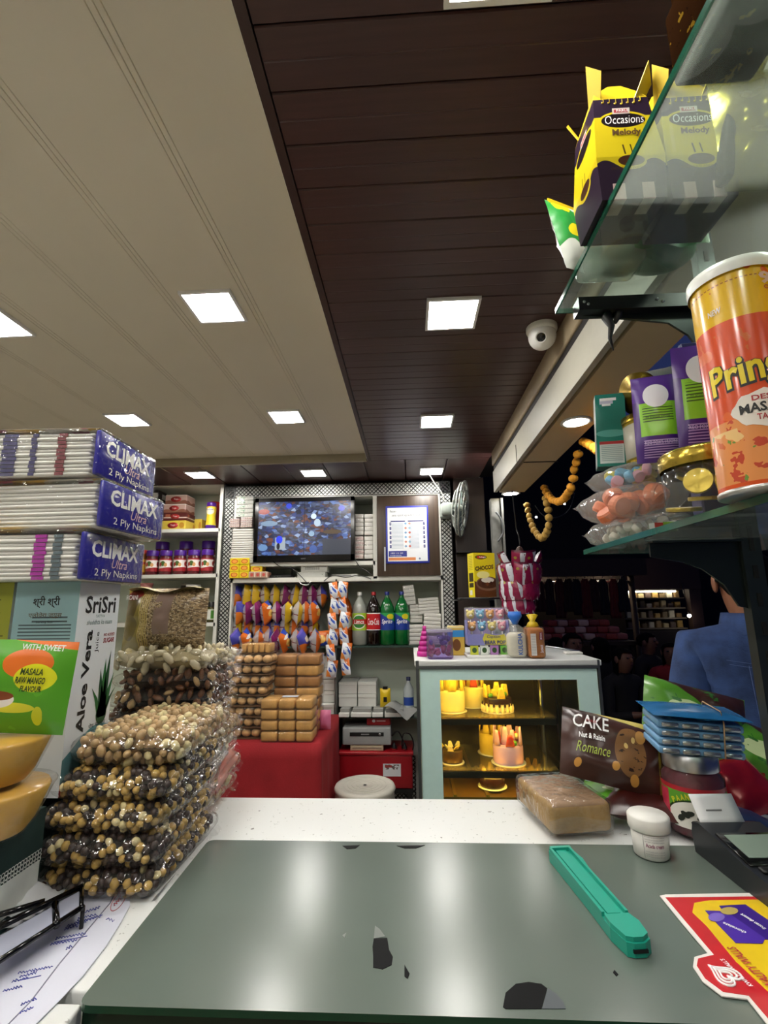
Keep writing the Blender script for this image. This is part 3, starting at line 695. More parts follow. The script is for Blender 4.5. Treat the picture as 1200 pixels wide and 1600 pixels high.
for i, (mt_, hh, ww, lb) in enumerate(((YELC, .068, .185, 'yellow toffee carton at the bottom of the top-shelf stack'), (BRNC, .056, .17, 'dark brown toffee carton, second in the top-shelf stack'), (PINKC, .062, .165, 'pink-brown toffee carton, third in the top-shelf stack'), (PINKC, .066, .155, 'pink-brown toffee carton on top of the top-shelf stack'))):
    carton('toffee_carton', lb, (q.x + (.006 if i % 2 else 0), YB + .115, zz), (ww, .14, hh), mt_, group='toffee cartons on the top shelf', rot=R((-3, 2, -2, 1)[i]), logo='Tops'); zz += hh + .0005
q2 = at(297, 823, Y=YB + .2); carton('toffee_carton', 'small yellow carton behind the toffee stack', (q2.x + .05, YB + .22, zsh[0]), (.09, .08, .10), YELC)
q2 = at(243, 823, Y=YB + .04); zz = zsh[0]
for i in range(4):
    carton('dark_carton', f'narrow black and white carton left of the toffee stack, {("lowest", "second", "third", "topmost")[i]} of four', (q2.x - .035, YB + .09, zz), (.085, .12, .072), design('dark_carton_print', '#2a2122', [('rect', .45, .95, .2, .7, '#d8d8d4')], .4)); zz += .0725
# malt drink bottle
q = at(328, 823, Y=YB + .06); t_ = thing('malt_drink_bottle', 'yellow malt drink bottle with purple cap on the top shelf', 'bottle', (q.x, YB + .07, zsh[0]))
MB().lathe([(.036, 0, 1), (.036, .03, 0), (.032, .06, 0), (.03, .10, 0), (.034, .14, 0), (.034, .16, 0), (.03, .165, 0)], 20).build('bottle_body', [design('malt_print', '#e0c430', [('rect', 0, 1, 0, .22, '#3a2a90'), ('ell', .5, .42, .12, .16, '#3a62c8'), ('ell', .5, .42, .06, .08, '#d8e4f0'), ('wave', .95, .02, 9, 0, '#e0c430'), ('ell', .5, .78, .16, .14, '#f0e8c8')]), PURP], t_)
MB().lathe([(.031, .164), (.033, .17), (.033, .19), (.03, .194), (0, .194)], 20, cap=False).build('cap', PURP, t_)
m = MB(); r_ = .0365
m.text('Horlicks', 0, .142, .05, .013, lambda x, y: (r_*math.sin(x/r_), -r_*math.cos(x/r_), y)); m.build('lettering', M('blue_ink', '#1e2a80', .5), t_)
q = at(337, 790, Y=YB + .22); t_ = thing('red_tin', 'round red tin behind the malt drink bottle', 'tin', (q.x - .01, YB + .23, zsh[0])); MB().lathe([(.05, 0), (.05, .2), (.046, .205)], 20).build('tin_body', M('red_tin', '#8e1c20', .3), t_); MB().lathe([(.051, .2), (.051, .225), (.03, .235), (0, .235)], 20, cap=False).build('lid', M('red_lid', '#a52a28'), t_)
# tubs on the third shelf
def tub(px, Y, r, h, body, lid, label, name='plastic_tub', z=None, lh=.014):
    q = at(px, 920, Y=Y); t_ = thing(name, label, 'tub', (q.x, Y, zsh[2] if z is None else z))
    MB().lathe([(r*.82, 0), (r*.86, .003), (r, h)], 20).build('tub_body', body, t_); MB().lathe([(r*1.06, h - .002), (r*1.06, h + lh - .003), (r, h + lh), (0, h + lh)], 20, cap=False).build('lid', lid, t_); return t_
# the third shelf items stand on the shelf at y=972; a riser row lifts the small ones
PK = M('pink_tub', '#c98a86', .35, var=.1); PKL = M('pink_lid', '#d88e8c', .3)
rs = carton('riser_carton', 'low plain carton lifting the small tubs on the third shelf', (at(262, 950, Y=YB+.1).x, YB + .14, zsh[2]), (.42, .2, .145), M('plain_card', '#7a6a55', .7)); zr = zsh[2] + .146
tub(229, YB + .1, .042, .05, PK, PKL, 'pink tub at the left end of the third shelf', z=zr); tub(229, YB + .1, .040, .045, PK, PKL, 'pink tub stacked on the leftmost pink tub', z=zr + .0645)
tub(249, YB + .1, .040, .05, PK, PKL, 'single pink tub left of the yellow tub', z=zr); tub(268, YB + .1, .042, .05, M('yellow_tub', '#b9a23c', .35), M('yellow_lid', '#c9b24a', .3), 'yellow tub in the middle of the third shelf', z=zr)
tub(290, YB + .2, .034, .11, M('dark_tub', '#4c4a42', .4), M('grey_lid', '#b5b5ae', .3), 'dark tub behind the white printed tub', z=zr)
tub(302, YB + .1, .046, .12, design('white_tub_print', '#d9d8d2', [('ell', .47, .62, .08, .15, '#b0302c'), ('wave', .35, .05, 12, 0, '#c8a078'), ('ell', .55, .3, .1, .15, '#8a4a30')]), M('white_lid', '#dedcd6', .3), 'white printed tub with dark fruit at the right of the third shelf', z=zsh[2] + .12)
carton('riser_carton', 'low plain carton under the white printed tub', (at(302, 950, Y=YB+.1).x + .03, YB + .12, zsh[2]), (.13, .16, .119), M('plain_card', '#7a6a55'))
for i, px in enumerate((318, 330)):
    spread_jar((at(px, 950, Y=YB + .03).x, YB + .0, zsh[2]) if False else (at(px, 950, Y=YB + .035).x, YB + .036, zsh[2]), ('left' if i == 0 else 'right') + ' dark pickle jar with green label on the lower shelf', design('green_label', '#c9ccb8', [('rect', .4, .55, .1, .9, '#e4e4dc'), ('rect', .55, .75, .1, .9, '#4f8a34')]), r=.028, h=.13, name='pickle_jar', group='dark pickle jars', body=M('olive_jar', '#3c3818', .2), lid=M('black_lid', '#1c1c1c', .3))
q = at(313, 995, Y=YB + .05); tag(MB().rbox((0, 0, .03), (.13, .1, .06), .008).build('snack_carton', YELC, None, (q.x, YB + .09, .55)), 'yellow carton on the lowest left shelf', 'box')
# ================================================================== SNACK BAY
PK_ = {
 'yellow': design('snack_yellow', '#dcb41e', [('half', 1, .3, .9, '#8a2a18'), ('ell', .5, .55, .22, .14, '#6a2412'), ('rect', 0, 1, .0, .07, '#c89a18'), ('ell', .5, .75, .3, .06, '#f0e8d0')], .3, wrinkle=.4),
 'purple': design('snack_purple', '#6e1450', [('half', -1, .5, .25, '#8a1f66'), ('ell', .5, .45, .26, .16, '#c8a048'), ('ell', .5, .72, .32, .07, '#e8e0e8'), ('rect', 0, 1, 0, .07, '#4a0c38')], .3, wrinkle=.4),
 'orange': design('snack_orange', '#d86a1c', [('half', 1, .6, 1.0, '#2f4ab0'), ('ell', .45, .5, .25, .15, '#f0c060'), ('ell', .5, .75, .32, .07, '#f0e8e0'), ('rect', 0, 1, 0, .1, '#b84a14')], .3, wrinkle=.4),
 'blue and orange': design('snack_blue', '#4a4aa8', [('wave', .45, .1, 7, 1, '#e07a24'), ('ell', .55, .6, .24, .14, '#e8d8c0'), ('rect', 0, 1, .92, 1, '#6a5ab8')], .3, wrinkle=.4),
}
SILV = design('snack_back', '#cfcdd2', [('stripe', .2, .8, .3, .7, 0, 16, .35, '#8a8894'), ('rect', .0, 1, .48, .52, '#7a2a40'), ('nrect', .2, .8, .1, .9, 6, .6, '#b8b4c0')], .28, .35, wrinkle=.35)
order = ['yellow', 'purple', 'orange', 'blue and orange']
proto = {}
rnd = random.Random(4)
for c in order:
    for sd in range(2):
        m = MB().pillow(.110, .150, .074, (0, 1), 8, 12, .04, seed=sd*7 + len(c), wr=.35, lens=True)
        o = m.build('snack_packet', [PK_[c], SILV]); proto[(c, sd)] = o.data; bpy.data.objects.remove(o)
rows = [('top', 822, 0), ('second', 930, 32), ('third', 1030, 6), ('bottom', 1112, 28)]
patt = {0: ['blue and orange', 'yellow', 'yellow', 'yellow', 'yellow', 'purple', 'yellow', 'purple', 'purple', 'blue and orange'],
        1: ['blue and orange', 'purple', 'purple', 'orange', 'purple', 'yellow', 'yellow', 'orange', 'orange'],
        2: ['yellow', 'orange', 'blue and orange', 'blue and orange', 'blue and orange', 'yellow', 'orange', 'blue and orange', 'yellow'],
        3: ['blue and orange', 'orange', 'orange', 'blue and orange', 'purple', 'orange', 'orange', 'blue and orange', 'orange']}
for r_, (rn, cy, off) in enumerate(rows):
    for i, c in enumerate(patt[r_]):
        cx = 135 + i * 63 + off * .5; px = 340 + cx * .2333; py = 740 + cy * .2333
        Yp = YB + (.095, .05, .085, .045)[r_] + rnd.uniform(-.008, .008)
        p = at(px, py, Y=Yp)
        o = bpy.data.objects.new('snack_packet', proto[(c, i % 2)]); COL.objects.link(o)
        o.location = (p.x, Yp, p.z - .074); o.rotation_euler = (R(rnd.uniform(-5, 5)), R(rnd.uniform(2, 20) * (1 if r_ % 2 == 0 else -1)), R(rnd.choice((78, 86, 94, 102)) + rnd.uniform(-6, 6)))
        if r_ == 3: o.rotation_euler[1] *= 1.6
        tag(o, f'{c} snack packet, {ORD[i]} from the left in the {rn} snack bay row', 'snack packet', 'snack packets crowded in the bay')
# flat packet at the bottom right of the bay
p = at(499, 1004, Y=YB + .02); o = bpy.data.objects.new('snack_packet', proto[('orange', 0)]); COL.objects.link(o)
o.location = (p.x - .06, YB + .03, zBot + .04); o.rotation_euler = (0, R(86), R(10)); tag(o, 'orange snack packet lying on its side at the right end of the bay', 'snack packet', 'snack packets crowded in the bay')
# hanging strips of sachets
SACH = design('sachet_print', '#dfe3ea', [('stripe', .1, .9, .3, .75, 1.6, 2.2, .45, '#3356b8'), ('ell', .35, .62, .16, .1, '#e8ecf2'), ('half', 1, 1.2, 1.55, '#e0742a'), ('half', -1, -1.2, -.5, '#e58a3c'), ('nrect', .1, .9, .2, .8, 7, .62, '#dfe3ea')], .28, wrinkle=.4)
def strip(px0, py0, px1, py1, n, Y, label, flip):
    a = at(px0, py0, Y=Y); b = at(px1, py1, Y=Y); t_ = thing('sachet_strip', label, 'sachet strip', a, (0, 0, 0), 'hanging sachet strips'); src = None
    h = (a.z - b.z) / n
    for i in range(n):
        x = (b.x - a.x) * i / n; l_ = (x, .004 * ((i % 2) * 2 - 1), -(i + 1) * h); r_ = (0, R(8 * ((i + flip) % 2 * 2 - 1)), R(25 * ((i + flip) % 2 * 2 - 1)))
        if src is None: src = MB().pillow(.066, h * 1.06, .032, (0, 0), 8, 8, .08, seed=flip, wr=.4).build('sachet', SACH, t_, l_, r_)
        else: share(src, 'sachet', t_, l_, r_)
strip(523, 911, 516, 1058, 6, YB - .03, 'left strip of white, blue and orange sachets hanging before the snack bay', 0)
strip(534, 910, 543, 1055, 6, YB - .03, 'right strip of white, blue and orange sachets hanging beside the bottles', 1)
# ---- soft drink bottles
def bottle(px, label, liquid, cap, lab, name='soda_bottle', h=.345, Y=YB + .055, words=None, wcol=INKW):
    q = at(px, 960, Y=Y); t_ = thing(name, label, 'bottle', (q.x, Y, zBot + .006), (0, 0, 0), 'large soft drink bottles'); r = .0495
    MB().lathe([(r*.86, 0), (r, .012), (r, h*.30), (r*.93, h*.36), (r*.96, h*.42), (r, h*.52), (r, h*.62), (r*.88, h*.72), (r*.60, h*.82), (r*.34, h*.885), (r*.27, h*.92), (r*.27, h*.945)], 24).build('bottle_body', liquid, t_)
    MB().lathe([(r*.31, h*.935), (r*.31, h*.995), (r*.28, h), (0, h)], 16, cap=False).build('cap', cap, t_)
    MB().lathe([(r*1.012, h*.28), (r*1.012, h*.60)], 24, cap=False).build('wrap_label', lab, t_)
    if words:
        m = MB(); rr = r * 1.03
        for (s_, cy, ww, hh, k) in words: m.text(s_, 0, cy * h, ww, hh, lambda x, y: (rr*math.sin(x/rr), -rr*math.cos(x/rr), y), k, .01, .2)
        m.build('lettering', [wcol, INKB], t_)
    return t_
def pet(name, col): return M(name, col, .08, coat=.4, var=.05)
bottle(562, 'clear lime soda bottle with white cap and green label', pet('clear_lime', '#8d9088'), M('white_cap', '#e4e4e0', .35), design('lime_label', '#9cc42c', [('ell', .5, .5, .16, .42, '#e8e8d8'), ('ell', .5, .5, .14, .36, '#2c7a30'), ('rect', .3, .7, .36, .64, '#b8281e')], .35), words=[('Limca', .44, .07, .028, 0)])
bottle(584, 'dark cola bottle with red cap and red label', pet('cola_dark', '#160a08'), M('red_cap', '#b01a20', .35), design('cola_label', '#c01820', [('rect', 0, 1, 0, .05, '#e8e8e8'), ('rect', 0, 1, .95, 1, '#e8e8e8')], .35), words=[('Coca-Cola', .44, .082, .042, 0)])
SPL = design('sprite_label', '#1a3890', [('half', 1, .7, 1.02, '#2a9a4c'), ('ell', .58, .78, .08, .16, '#e0d020')], .35)
bottle(605, 'left green lemon soda bottle with blue cap', pet('soda_green', '#0c5c28'), M('blue_cap', '#1c2f8c', .35), SPL, words=[('Sprite', .43, .075, .036, 0)])
bottle(628, 'right green lemon soda bottle with blue cap, nearest the white packets', pet('soda_green', '#0c5c28'), M('blue_cap', '#1c2f8c'), SPL, words=[('Sprite', .43, .075, .036, 0)])
bottle(540, 'orange soda bottle half hidden behind the hanging sachets', pet('soda_orange', '#a8480c'), M('orange_cap', '#d06818', .35), design('orange_label', '#d8641c', [('ell', .5, .5, .2, .4, '#e8e4d8'), ('ell', .45, .5, .1, .3, '#2a8a3c')], .35), Y=YB + .10)
# ---- white wrapped plate packets right of the bottles and around the television
PAPER = M('white_paper', '#d8d6d0', .7, var=.04, ns=14, bump=.15)
def packet(px0, py0, px1, py1, Y, label, d=.1, rot=0., mat=PAPER, name='paper_packet', group=None, wrapm=FILM, zfix=None):
    xa, xb, za, zb = panel(px0, py0, px1, py1, Y)
    if zfix is not None: za = zfix; zb = max(zb, za + .02)
    W_, H_ = xb - xa, zb - za; t_ = thing(name, label, 'packet', ((xa+xb)/2, Y + d/2, za), (0, R(rot), 0), group)
    n = 5
    for i in range(n): MB().rbox((.0015 * (i % 2), 0, H_ * (i + .5) / n), (W_ * .96, d * .97, H_ / n * .96), .004, n=2).build('paper_block', mat, t_)
    MB().rbox((0, 0, H_/2), (W_, d, H_ * 1.005), .01, n=2).build('wrap', wrapm, t_); return t_
g_ = 'white packets beside the bottles'
packet(636, 976, 662, 1007, YB + .04, 'lower left white packet, standing right of the green bottles', zfix=zBot + .006, group=g_)
packet(664, 994, 688, 1008, YB + .04, 'lowest white packet at the right end of the bottle bay', zfix=zBot + .006, group=g_)
packet(660, 958, 688, 977, YB + .04, 'middle white packet of the three stacked at the right', rot=4, group=g_, zfix=B(675, 990, YB + .04)[1] + .005)
packet(654, 934, 687, 953, YB + .04, 'top white packet of the three stacked at the right', rot=-4, group=g_, zfix=B(675, 958, YB + .04)[1] - .004)
packet(632, 914, 650, 944, YB + .05, 'upper left white packet tilted beside the stack', rot=-6, group=g_, zfix=B(641, 945, YB + .05)[1])
packet(640, 944, 660, 974, YB + .06, 'white packet in the middle behind the tilted one', group=g_, d=.08, zfix=B(641, 976, YB + .05)[1] + .012)
g_ = 'white packets beside the television'
for i, (a, b, c, d_) in enumerate(((359, 862, 396, 880), (360, 846, 397, 862), (362, 826, 396, 846))):
    packet(a, b, c, d_, YB - .02, ('lowest', 'middle', 'upper')[i] + ' white plate packet left of the television', d=.12, group=g_, zfix=None)
RIB = design('printed_packet', '#d4cbc6', [('stripe', 0, 1, .2, .8, 5, 0, .3, '#b09a92'), ('nrect', 0, 1, .2, .8, 9, .55, '#a04040')], .4)
packet(358, 810, 374, 824, YB - .02, 'left pink printed packet above the white packets', d=.08, mat=RIB, name='printed_packet'); packet(375, 808, 394, 824, YB - .02, 'right pink printed packet above the white packets', d=.08, mat=RIB, name='printed_packet')
packet(369, 775, 396, 808, YB - .02, 'tall white packet with green print beside the television top', d=.09, mat=design('green_print_packet', '#dcdcd6', [('nrect', 0, .5, .1, .9, 8, .55, '#2f8a5c'), ('nrect', .2, .8, .4, .95, 14, .6, '#3a7a4a')], .5), name='printed_packet')
for i, (a, b, c, d_, lb) in enumerate(((554, 803, 568, 836, 'upper left'), (569, 803, 583, 836, 'upper right'), (554, 838, 568, 873, 'lower left'), (569, 838, 583, 873, 'lower right'))):
    packet(a, b, c, d_, YB + .01, lb + ' napkin packet in the gap right of the television', d=.1, mat=design('napkin_ribs', '#cfcdc6', [('stripe', 0, 1, 0, 1, 0, 9, .2, '#a8a69e'), ('nrect', 0, 1, .2, .7, 6, .62, '#d08a70')] if i == 2 else [('stripe', 0, 1, 0, 1, 0, 9, .2, '#a8a69e')], .6) if False else (RIB if i == 2 else PAPER), name='napkin_packet')
# yellow small cartons left of the cavity
YBX = design('yellow_box_print', '#e2c81c', [('ell', .5, .5, .34, .34, '#c8501c'), ('ell', .5, .5, .26, .24, '#e8a040')], .35)
s_ = .0665; hy = .044; z0 = zS + .0155; x0 = B(366, 900, YB - .02)[0]
for i in range(2):
    for j in range(3):
        carton('yellow_carton', f'small yellow box, {"left" if i == 0 else "right"} column, {("bottom", "middle", "top")[j]} row below the television packets', (x0 + i * (s_ + .001), YB + .02, z0 + j * (hy + .0006)), (s_, .09, hy), YBX, group='small yellow boxes')
carton('yellow_carton', 'small yellow box standing alone right of the yellow block', (x0 + 2 * (s_ + .006), YB + .035, z0 + .041), (.078, .09, .038), YBX)
cc = carton('striped_carton', 'pink and white row of small packs in front of the yellow boxes', (x0 + 2.35 * (s_ + .003), YB + .02, z0), (.125, .10, .040), design('pink_pack_row', '#dcc8b8', [('rect', .04, .30, .1, .9, '#b08a70'), ('rect', .36, .62, .1, .9, '#b08a70'), ('rect', .68, .95, .1, .9, '#b08a70'), ('ell', .17, .5, .08, .28, '#c04a40'), ('ell', .49, .5, .08, .28, '#c04a40'), ('ell', .81, .5, .08, .28, '#c04a40')], .4))
# ================================================================== LOWER BAYS: white cartons, papers, stapler tape, scale
WBX = M('white_carton', '#d9dad4', .55, var=.03, ns=8)
def wbox(px0, py0, px1, py1, Y, label, d=.2, group='plain white cartons', z=None):
    xa, xb, za, zb = panel(px0, py0, px1, py1, Y)
    if z is not None: zb = z + (zb - za); za = z
    t_ = thing('white_carton', label, 'box', ((xa+xb)/2, Y + d/2, za), (0, 0, 0), group); W_, H_ = xb-xa, zb-za
    MB().rbox((0, 0, H_/2 - .004), (W_ - .003, d, H_ - .009), .002, n=1, sm=False).build('carton', WBX, t_)
    MB().rbox((0, -.001, H_ - .012), (W_ - .001, d + .004, .022), .002, n=1, sm=False).build('lid', WBX, t_); return zb
zc = zP + .006
z1_ = wbox(529, 1076, 558, 1096, YB + .06, 'lower left white carton above the paper pile', z=zc + .045); wbox(559, 1076, 588, 1096, YB + .06, 'lower right white carton above the paper pile', z=zc + .045)
wbox(529, 1056, 558, 1075, YB + .06, 'upper left white carton above the paper pile', z=z1_ + .001); wbox(559, 1056, 588, 1075, YB + .06, 'upper right white carton above the paper pile', z=z1_ + .001)
zz = zP + .006
for r_ in range(5):
    for k, (a, b) in enumerate(((480, 501), (502, 523))):
        top = 1100 - r_ * 19
        h_ = wbox(a, top, b, top + 18, YB + .06, f'{("left", "right")[k]} white carton, {("lowest", "second", "third", "fourth", "top")[r_]} row behind the sachet strip', z=zz)
    zz = h_ + .001
wbox(488, 1101, 522, 1120, YB + .005, 'wide white carton at the foot of the carton pile', z=zP + .006, d=.05)
wbox(424, 1022, 447, 1050, YB + .1, 'white carton half hidden behind the biscuit packs', z=zP + .006 + .32)
# flat grey and white card stacks on the shelf
GC = M('grey_card', '#8f908c', .6, var=.06)
k = 0
for (a, b, c, d_, mt_, lb) in ((530, 1113, 546, 1119, WBX, 'leftmost flat white card pack'), (548, 1112, 580, 1120, WBX, 'second flat white card pack'), (581, 1112, 598, 1120, WBX, 'third flat white card pack'), (600, 1111, 630, 1119, WBX, 'rightmost flat white card pack')):
    xa, xb, za, zb = panel(a, b, c, d_, YB - .03); t_ = thing('card_pack', lb + ' on the paper shelf', 'card pack', ((xa+xb)/2, YB + .05, zP + .0065), (0, 0, R(-3 + 2*k)), 'flat card packs'); k += 1
    MB().rbox((0, 0, .0125), (xb-xa, .15, .025), .002, n=1, sm=False).build('lower_cards', mt_, t_); MB().rbox((.004, .008, .0365), ((xb-xa)*.92, .14, .022), .002, n=1, sm=False).build('upper_cards', GC, t_)
p = at(627, 1110, Y=YB); tag(MB().grid(lambda u, v: ((u - .5)*.16, (v - .5)*.2, .018 - .03*u*u + .012*math.sin(u*5 + v*3)), 10, 6).build('loose_sheet', GC, None, (p.x, YB + .0, zP + .045), (0, R(10), R(-20))), 'curled grey sheet drooping over the shelf edge', 'paper')
# yellow bag of tape
p = at(602, 1097, Y=YB + .02); t_ = thing('yellow_pouch', 'small yellow pouch standing by the white cartons', 'pouch', (p.x, YB + .035, zP + .054))
MB().pillow(.066, .115, .04, (0, 0), 8, 8, .04).build('pouch_body', M('yellow_film', '#d8b81c', .35), t_); MB().box((0, 0, .118), (.03, .02, .014)).box((0, -.0205, .05), (.022, .002, .03)).build('dark_clip', BLACKP, t_)
# water bottle at the right of the bay
p = at(641, 1095, Y=YB + .1); t_ = thing('water_bottle', 'clear water bottle with blue label at the right of the bay', 'bottle', (p.x - .01, YB + .1, zP + .006))
MB().lathe([(.03, 0), (.033, .01), (.033, .15), (.012, .19), (.012, .205)], 16).build('bottle_body', M('pale_plastic', '#b9c2c4', .15), t_); MB().lathe([(.0335, .05), (.0335, .10)], 16, cap=False).build('wrap_label', M('blue_label', '#2a4a9c', .4), t_); MB().lathe([(.014, .2), (.014, .222), (0, .222)], 12, cap=False).build('cap', M('navy_cap', '#1b2450', .4), t_)
# red battery box, inverter, plugs
RED = M('red_box', '#a31420', .35, var=.08)
xa, xb, za, zb = panel(530, 1178, 645, 1232, YB - .02)
t_ = thing('battery_box', 'red battery box with a small white sticker', 'battery box', ((xa+xb)/2, YB + .06, .42 if False else za)); W_, H_ = xb-xa, zb-za
MB().rbox((0, .04, H_/2), (W_, .26, H_), .012).build('box_body', RED, t_); MB().rbox((0, .04, H_ + .004), (W_ + .012, .275, .02), .006).build('lid', RED, t_)
MB().box((W_*.22, -.0915, H_*.55), (W_*.24, .003, H_*.36)).build('sticker', design('battery_sticker', '#d9dde0', [('nrect', .1, .9, .55, .95, 6, .5, '#6a5a58'), ('rect', .1, .5, .7, .9, '#a03a38')], .4), t_)
bz_ = t_.location.z + H_ + .0145
st = thing('battery_stand', 'low dark stand under the red battery box', 'stand', (t_.location.x, YB + .10, 0))
MB().box((0, 0, za - .012), (W_, .26, .024)).build('top_plate', BLACKP, st)
for sx in (-1, 1):
    for sy in (-1, 1): MB().box((sx*(W_/2 - .02), sy*.10, (za - .024)/2), (.03, .03, za - .024)).build('leg', BLACKP, st)
xa, xb, za, zb = panel(535, 1140, 611, 1168, YB - .02)
t_ = thing('inverter', 'grey power inverter with a black display strip', 'inverter', ((xa+xb)/2, YB + .07, bz_ + .033)); W_, H_ = xb-xa, zb-za
MB().rbox((0, 0, H_/2), (W_, .17, H_), .008).build('case', M('inverter_grey', '#9fa3a2', .4, var=.04), t_); MB().box((0, -.0855, H_*.62), (W_*.7, .004, H_*.22)).build('display_strip', BLACKP, t_)
MB().lathe([(.008, 0), (.008, .004)], 14, X=Matrix.Translation((W_*.27, -.087, H_*.62)) @ Matrix.Rotation(PI/2, 4, 'X')).build('button', CHROME, t_)
MB().box((-.01, -.0877, H_*.62), (.05, .0006, .006)).build('print_mark', M('grey_ink', '#9a9a9c'), t_)
t2 = thing('wooden_block', 'cream wooden block beneath the grey inverter', 'block', ((xa+xb)/2, YB + .06, bz_)); MB().rbox((0, 0, .016), (W_*.68, .14, .031), .003).build('block_body', M('cream_wood', '#cbbf9f', .6), t2); MB().box((0, -.0705, .016), (W_*.6, .0015, .003)).build('groove', M('dark_vent', '#4a4a48'), t2)
p = at(592, 1130, Y=YB + .08); carton('red_carton', 'small red box on top of the grey inverter', (p.x, YB + .09, bz_ + .033 + H_ + .001), (.15, .10, .05), design('red_small_print', '#b01c22', [('ell', .3, .5, .07, .18, '#e8e0e0'), ('rect', .42, .8, .42, .58, '#e0a8a8')], .4))
cable([at(612, 1150, Y=YB), at(622, 1143, Y=YB), at(630, 1158, Y=YB), at(634, 1172, Y=YB - .02)], 'black cable arching from the inverter to the plugs', .004)
cable([at(628, 1165, Y=YB), at(630, 1148, Y=YB), at(640, 1147, Y=YB), at(646, 1160, Y=YB), at(645, 1172, Y=YB)], 'black cable loop at the right of the red battery box', .004)
for i, px in enumerate((616, 632)):
    p = at(px, 1175, Y=YB); t_ = thing('power_plug', ('left' if i == 0 else 'right') + ' black plug on the red battery box', 'plug', (p.x, YB + .02, bz_)); MB().lathe([(.018, 0), (.018, .016), (.008, .03), (.006, .04)], 14).build('plug_body', BLACKP, t_); MB().lathe([(.0185, .003), (.0185, .008)], 14, cap=False).build('collar', M('red_lid', '#a52a28'), t_)
# stool
p = at(557, 1226, Z=.46); t_ = thing('plastic_stool', 'round off-white plastic stool before the battery box', 'stool', (p.x + .045, p.y, 0))
t_.scale = (.92, .92, 1)
SW = M('stool_plastic', '#c9c6ba', .4, var=.04); st_ = MB().lathe([(.17, .43), (.178, .445), (.17, .46), (.150, .462), (.146, .459), (.02, .459), (.012, .456), (0, .456)], 36, cap=False).build('seat', SW, t_)
m = MB()
for rr in (.05, .075, .1, .125): m.tube([(rr*math.cos(a*PI/18), rr*math.sin(a*PI/18), .4592) for a in range(36)], .0016, 5, closed=True)
m.build('seat_rings', SW, st_)
MB().lathe([(.010, .4595), (.008, .4602), (0, .4602)], 12, cap=False).build('seat_hole', BLACKP, st_)
MB().lathe([(.168, .44), (.175, .38), (.17, .38), (.163, .435)], 36, cap=False).build('apron', SW, t_)
for i in range(4):
    a = PI/4 + i*PI/2; MB().cyl((.175*math.cos(a), .175*math.sin(a), 0), (.15*math.cos(a), .15*math.sin(a), .44), .018, 10).build('leg', SW, t_)
# ================================================================== RED CLOTH TABLE WITH BISCUIT PACKS
fl = at(338, 1152, Y=2.50); fr = at(511, 1152, Y=2.50)
TZ = .735; tx0, tx1, ty0, ty1 = at(330, 1150, Y=2.50).x, at(498, 1150, Y=2.50).x, 2.50, 3.12
tb = thing('display_table', 'low table hidden under a red cloth', 'table', ((tx0+tx1)/2, (ty0+ty1)/2, 0))
tw, td = tx1-tx0, ty1-ty0
WD = M('raw_wood', '#7a5a3a', .6); MB().box((0, 0, TZ - .014), (tw - .02, td - .02, .024)).build('tabletop', WD, tb)
for sx in (-1, 1):
    for sy in (-1, 1): MB().box((sx*(tw/2 - .04), sy*(td/2 - .04), (TZ - .026)/2), (.04, .04, TZ - .026)).build('leg', WD, tb)
def cloth():
    m = MB(); N = 120; H = 10; per = 2*(tw+td); V = []; F = []
    def pt(s):
        s %= per
        if s < tw: return (-tw/2 + s, -td/2, 0, -1)
        s -= tw
        if s < td: return (tw/2, -td/2 + s, 1, 0)
        s -= td
        if s < tw: return (tw/2 - s, td/2, 0, 1)
        s -= tw; return (-tw/2, td/2 - s, -1, 0)
    for j in range(H + 1):
        k = j / H
        for i in range(N):
            s = per * i / N; x, y, nx, ny = pt(s)
            f = (.004 + .022*k) * (math.sin(s*38) + .6*math.sin(s*17 + 1)) * (k ** .6) + .012 + .025*k*k
            V.append((x + nx*f, y + ny*f, TZ + .002 - k*(TZ - .02)))
    for j in range(H):
        for i in range(N): F.append((j*N+i, (j+1)*N+i, (j+1)*N+(i+1) % N, j*N+(i+1) % N))
    F.append(tuple(range(N))); m.raw(V, F, 0, None, True); return m
tag(cloth().build('tablecloth', M('red_cloth', '#97121c', .85, var=.14, ns=9, bump=.5, bscale=160), None, ((tx0+tx1)/2, (ty0+ty1)/2, 0)), 'dark red cloth draped over the biscuit table', 'tablecloth')
TZ2 = TZ + .003
COOK = M('cookie', '#dcae74', .7, var=.30, ns=35, bump=.6); KHARI = M('khari_biscuit', '#cf9c54', .65, var=.32, ns=22, bump=.5); TRAYB = M('tray_brown', '#5a4028', .5)
BISC = M('dark_khari', '#a8743c', .6, var=.35, ns=18, bump=.5)
# round cookie packs
src = None; z = TZ2; n_ = 8
for r_ in range(8):
    px = 374 + (7 - r_) * -1.0 + r_ * 2.6; p = at(362 + r_ * 2.6, 1145 - r_ * 14.6, Y=2.54)
    t_ = thing('cookie_pack', f'clear pack of round cookies, {ORD[r_]} from the bottom of its tall stack', 'biscuit pack', (p.x + .036, 2.54 + .10, z), (0, 0, R(rnd.uniform(-3, 3))), 'round cookie packs')
    MB().box((0, 0, .003), (.205, .16, .006)).build('tray', TRAYB, t_)
    for j in range(3):
        for i in range(4):
            l_ = (-.075 + i*.05, -.053 + j*.053, .027)
            if src is None: src = MB().ell((0, 0, 0), (.0245, .0245, .021), seg=14, ring=8).build('cookie', COOK, t_, l_)
            else: share(src, 'cookie', t_, l_, (0, 0, i*1.3 + j))
    MB().rbox((0, 0, .0255), (.212, .166, .050), .010, n=2).build('wrap', FILM, t_); z += .0515
zt = z
p = at(396, 1030, Y=2.58); t_ = thing('biscuit_pack', 'pack of upright rectangular biscuits on top of the round cookie stack', 'biscuit pack', (p.x, 2.66, zt)); 
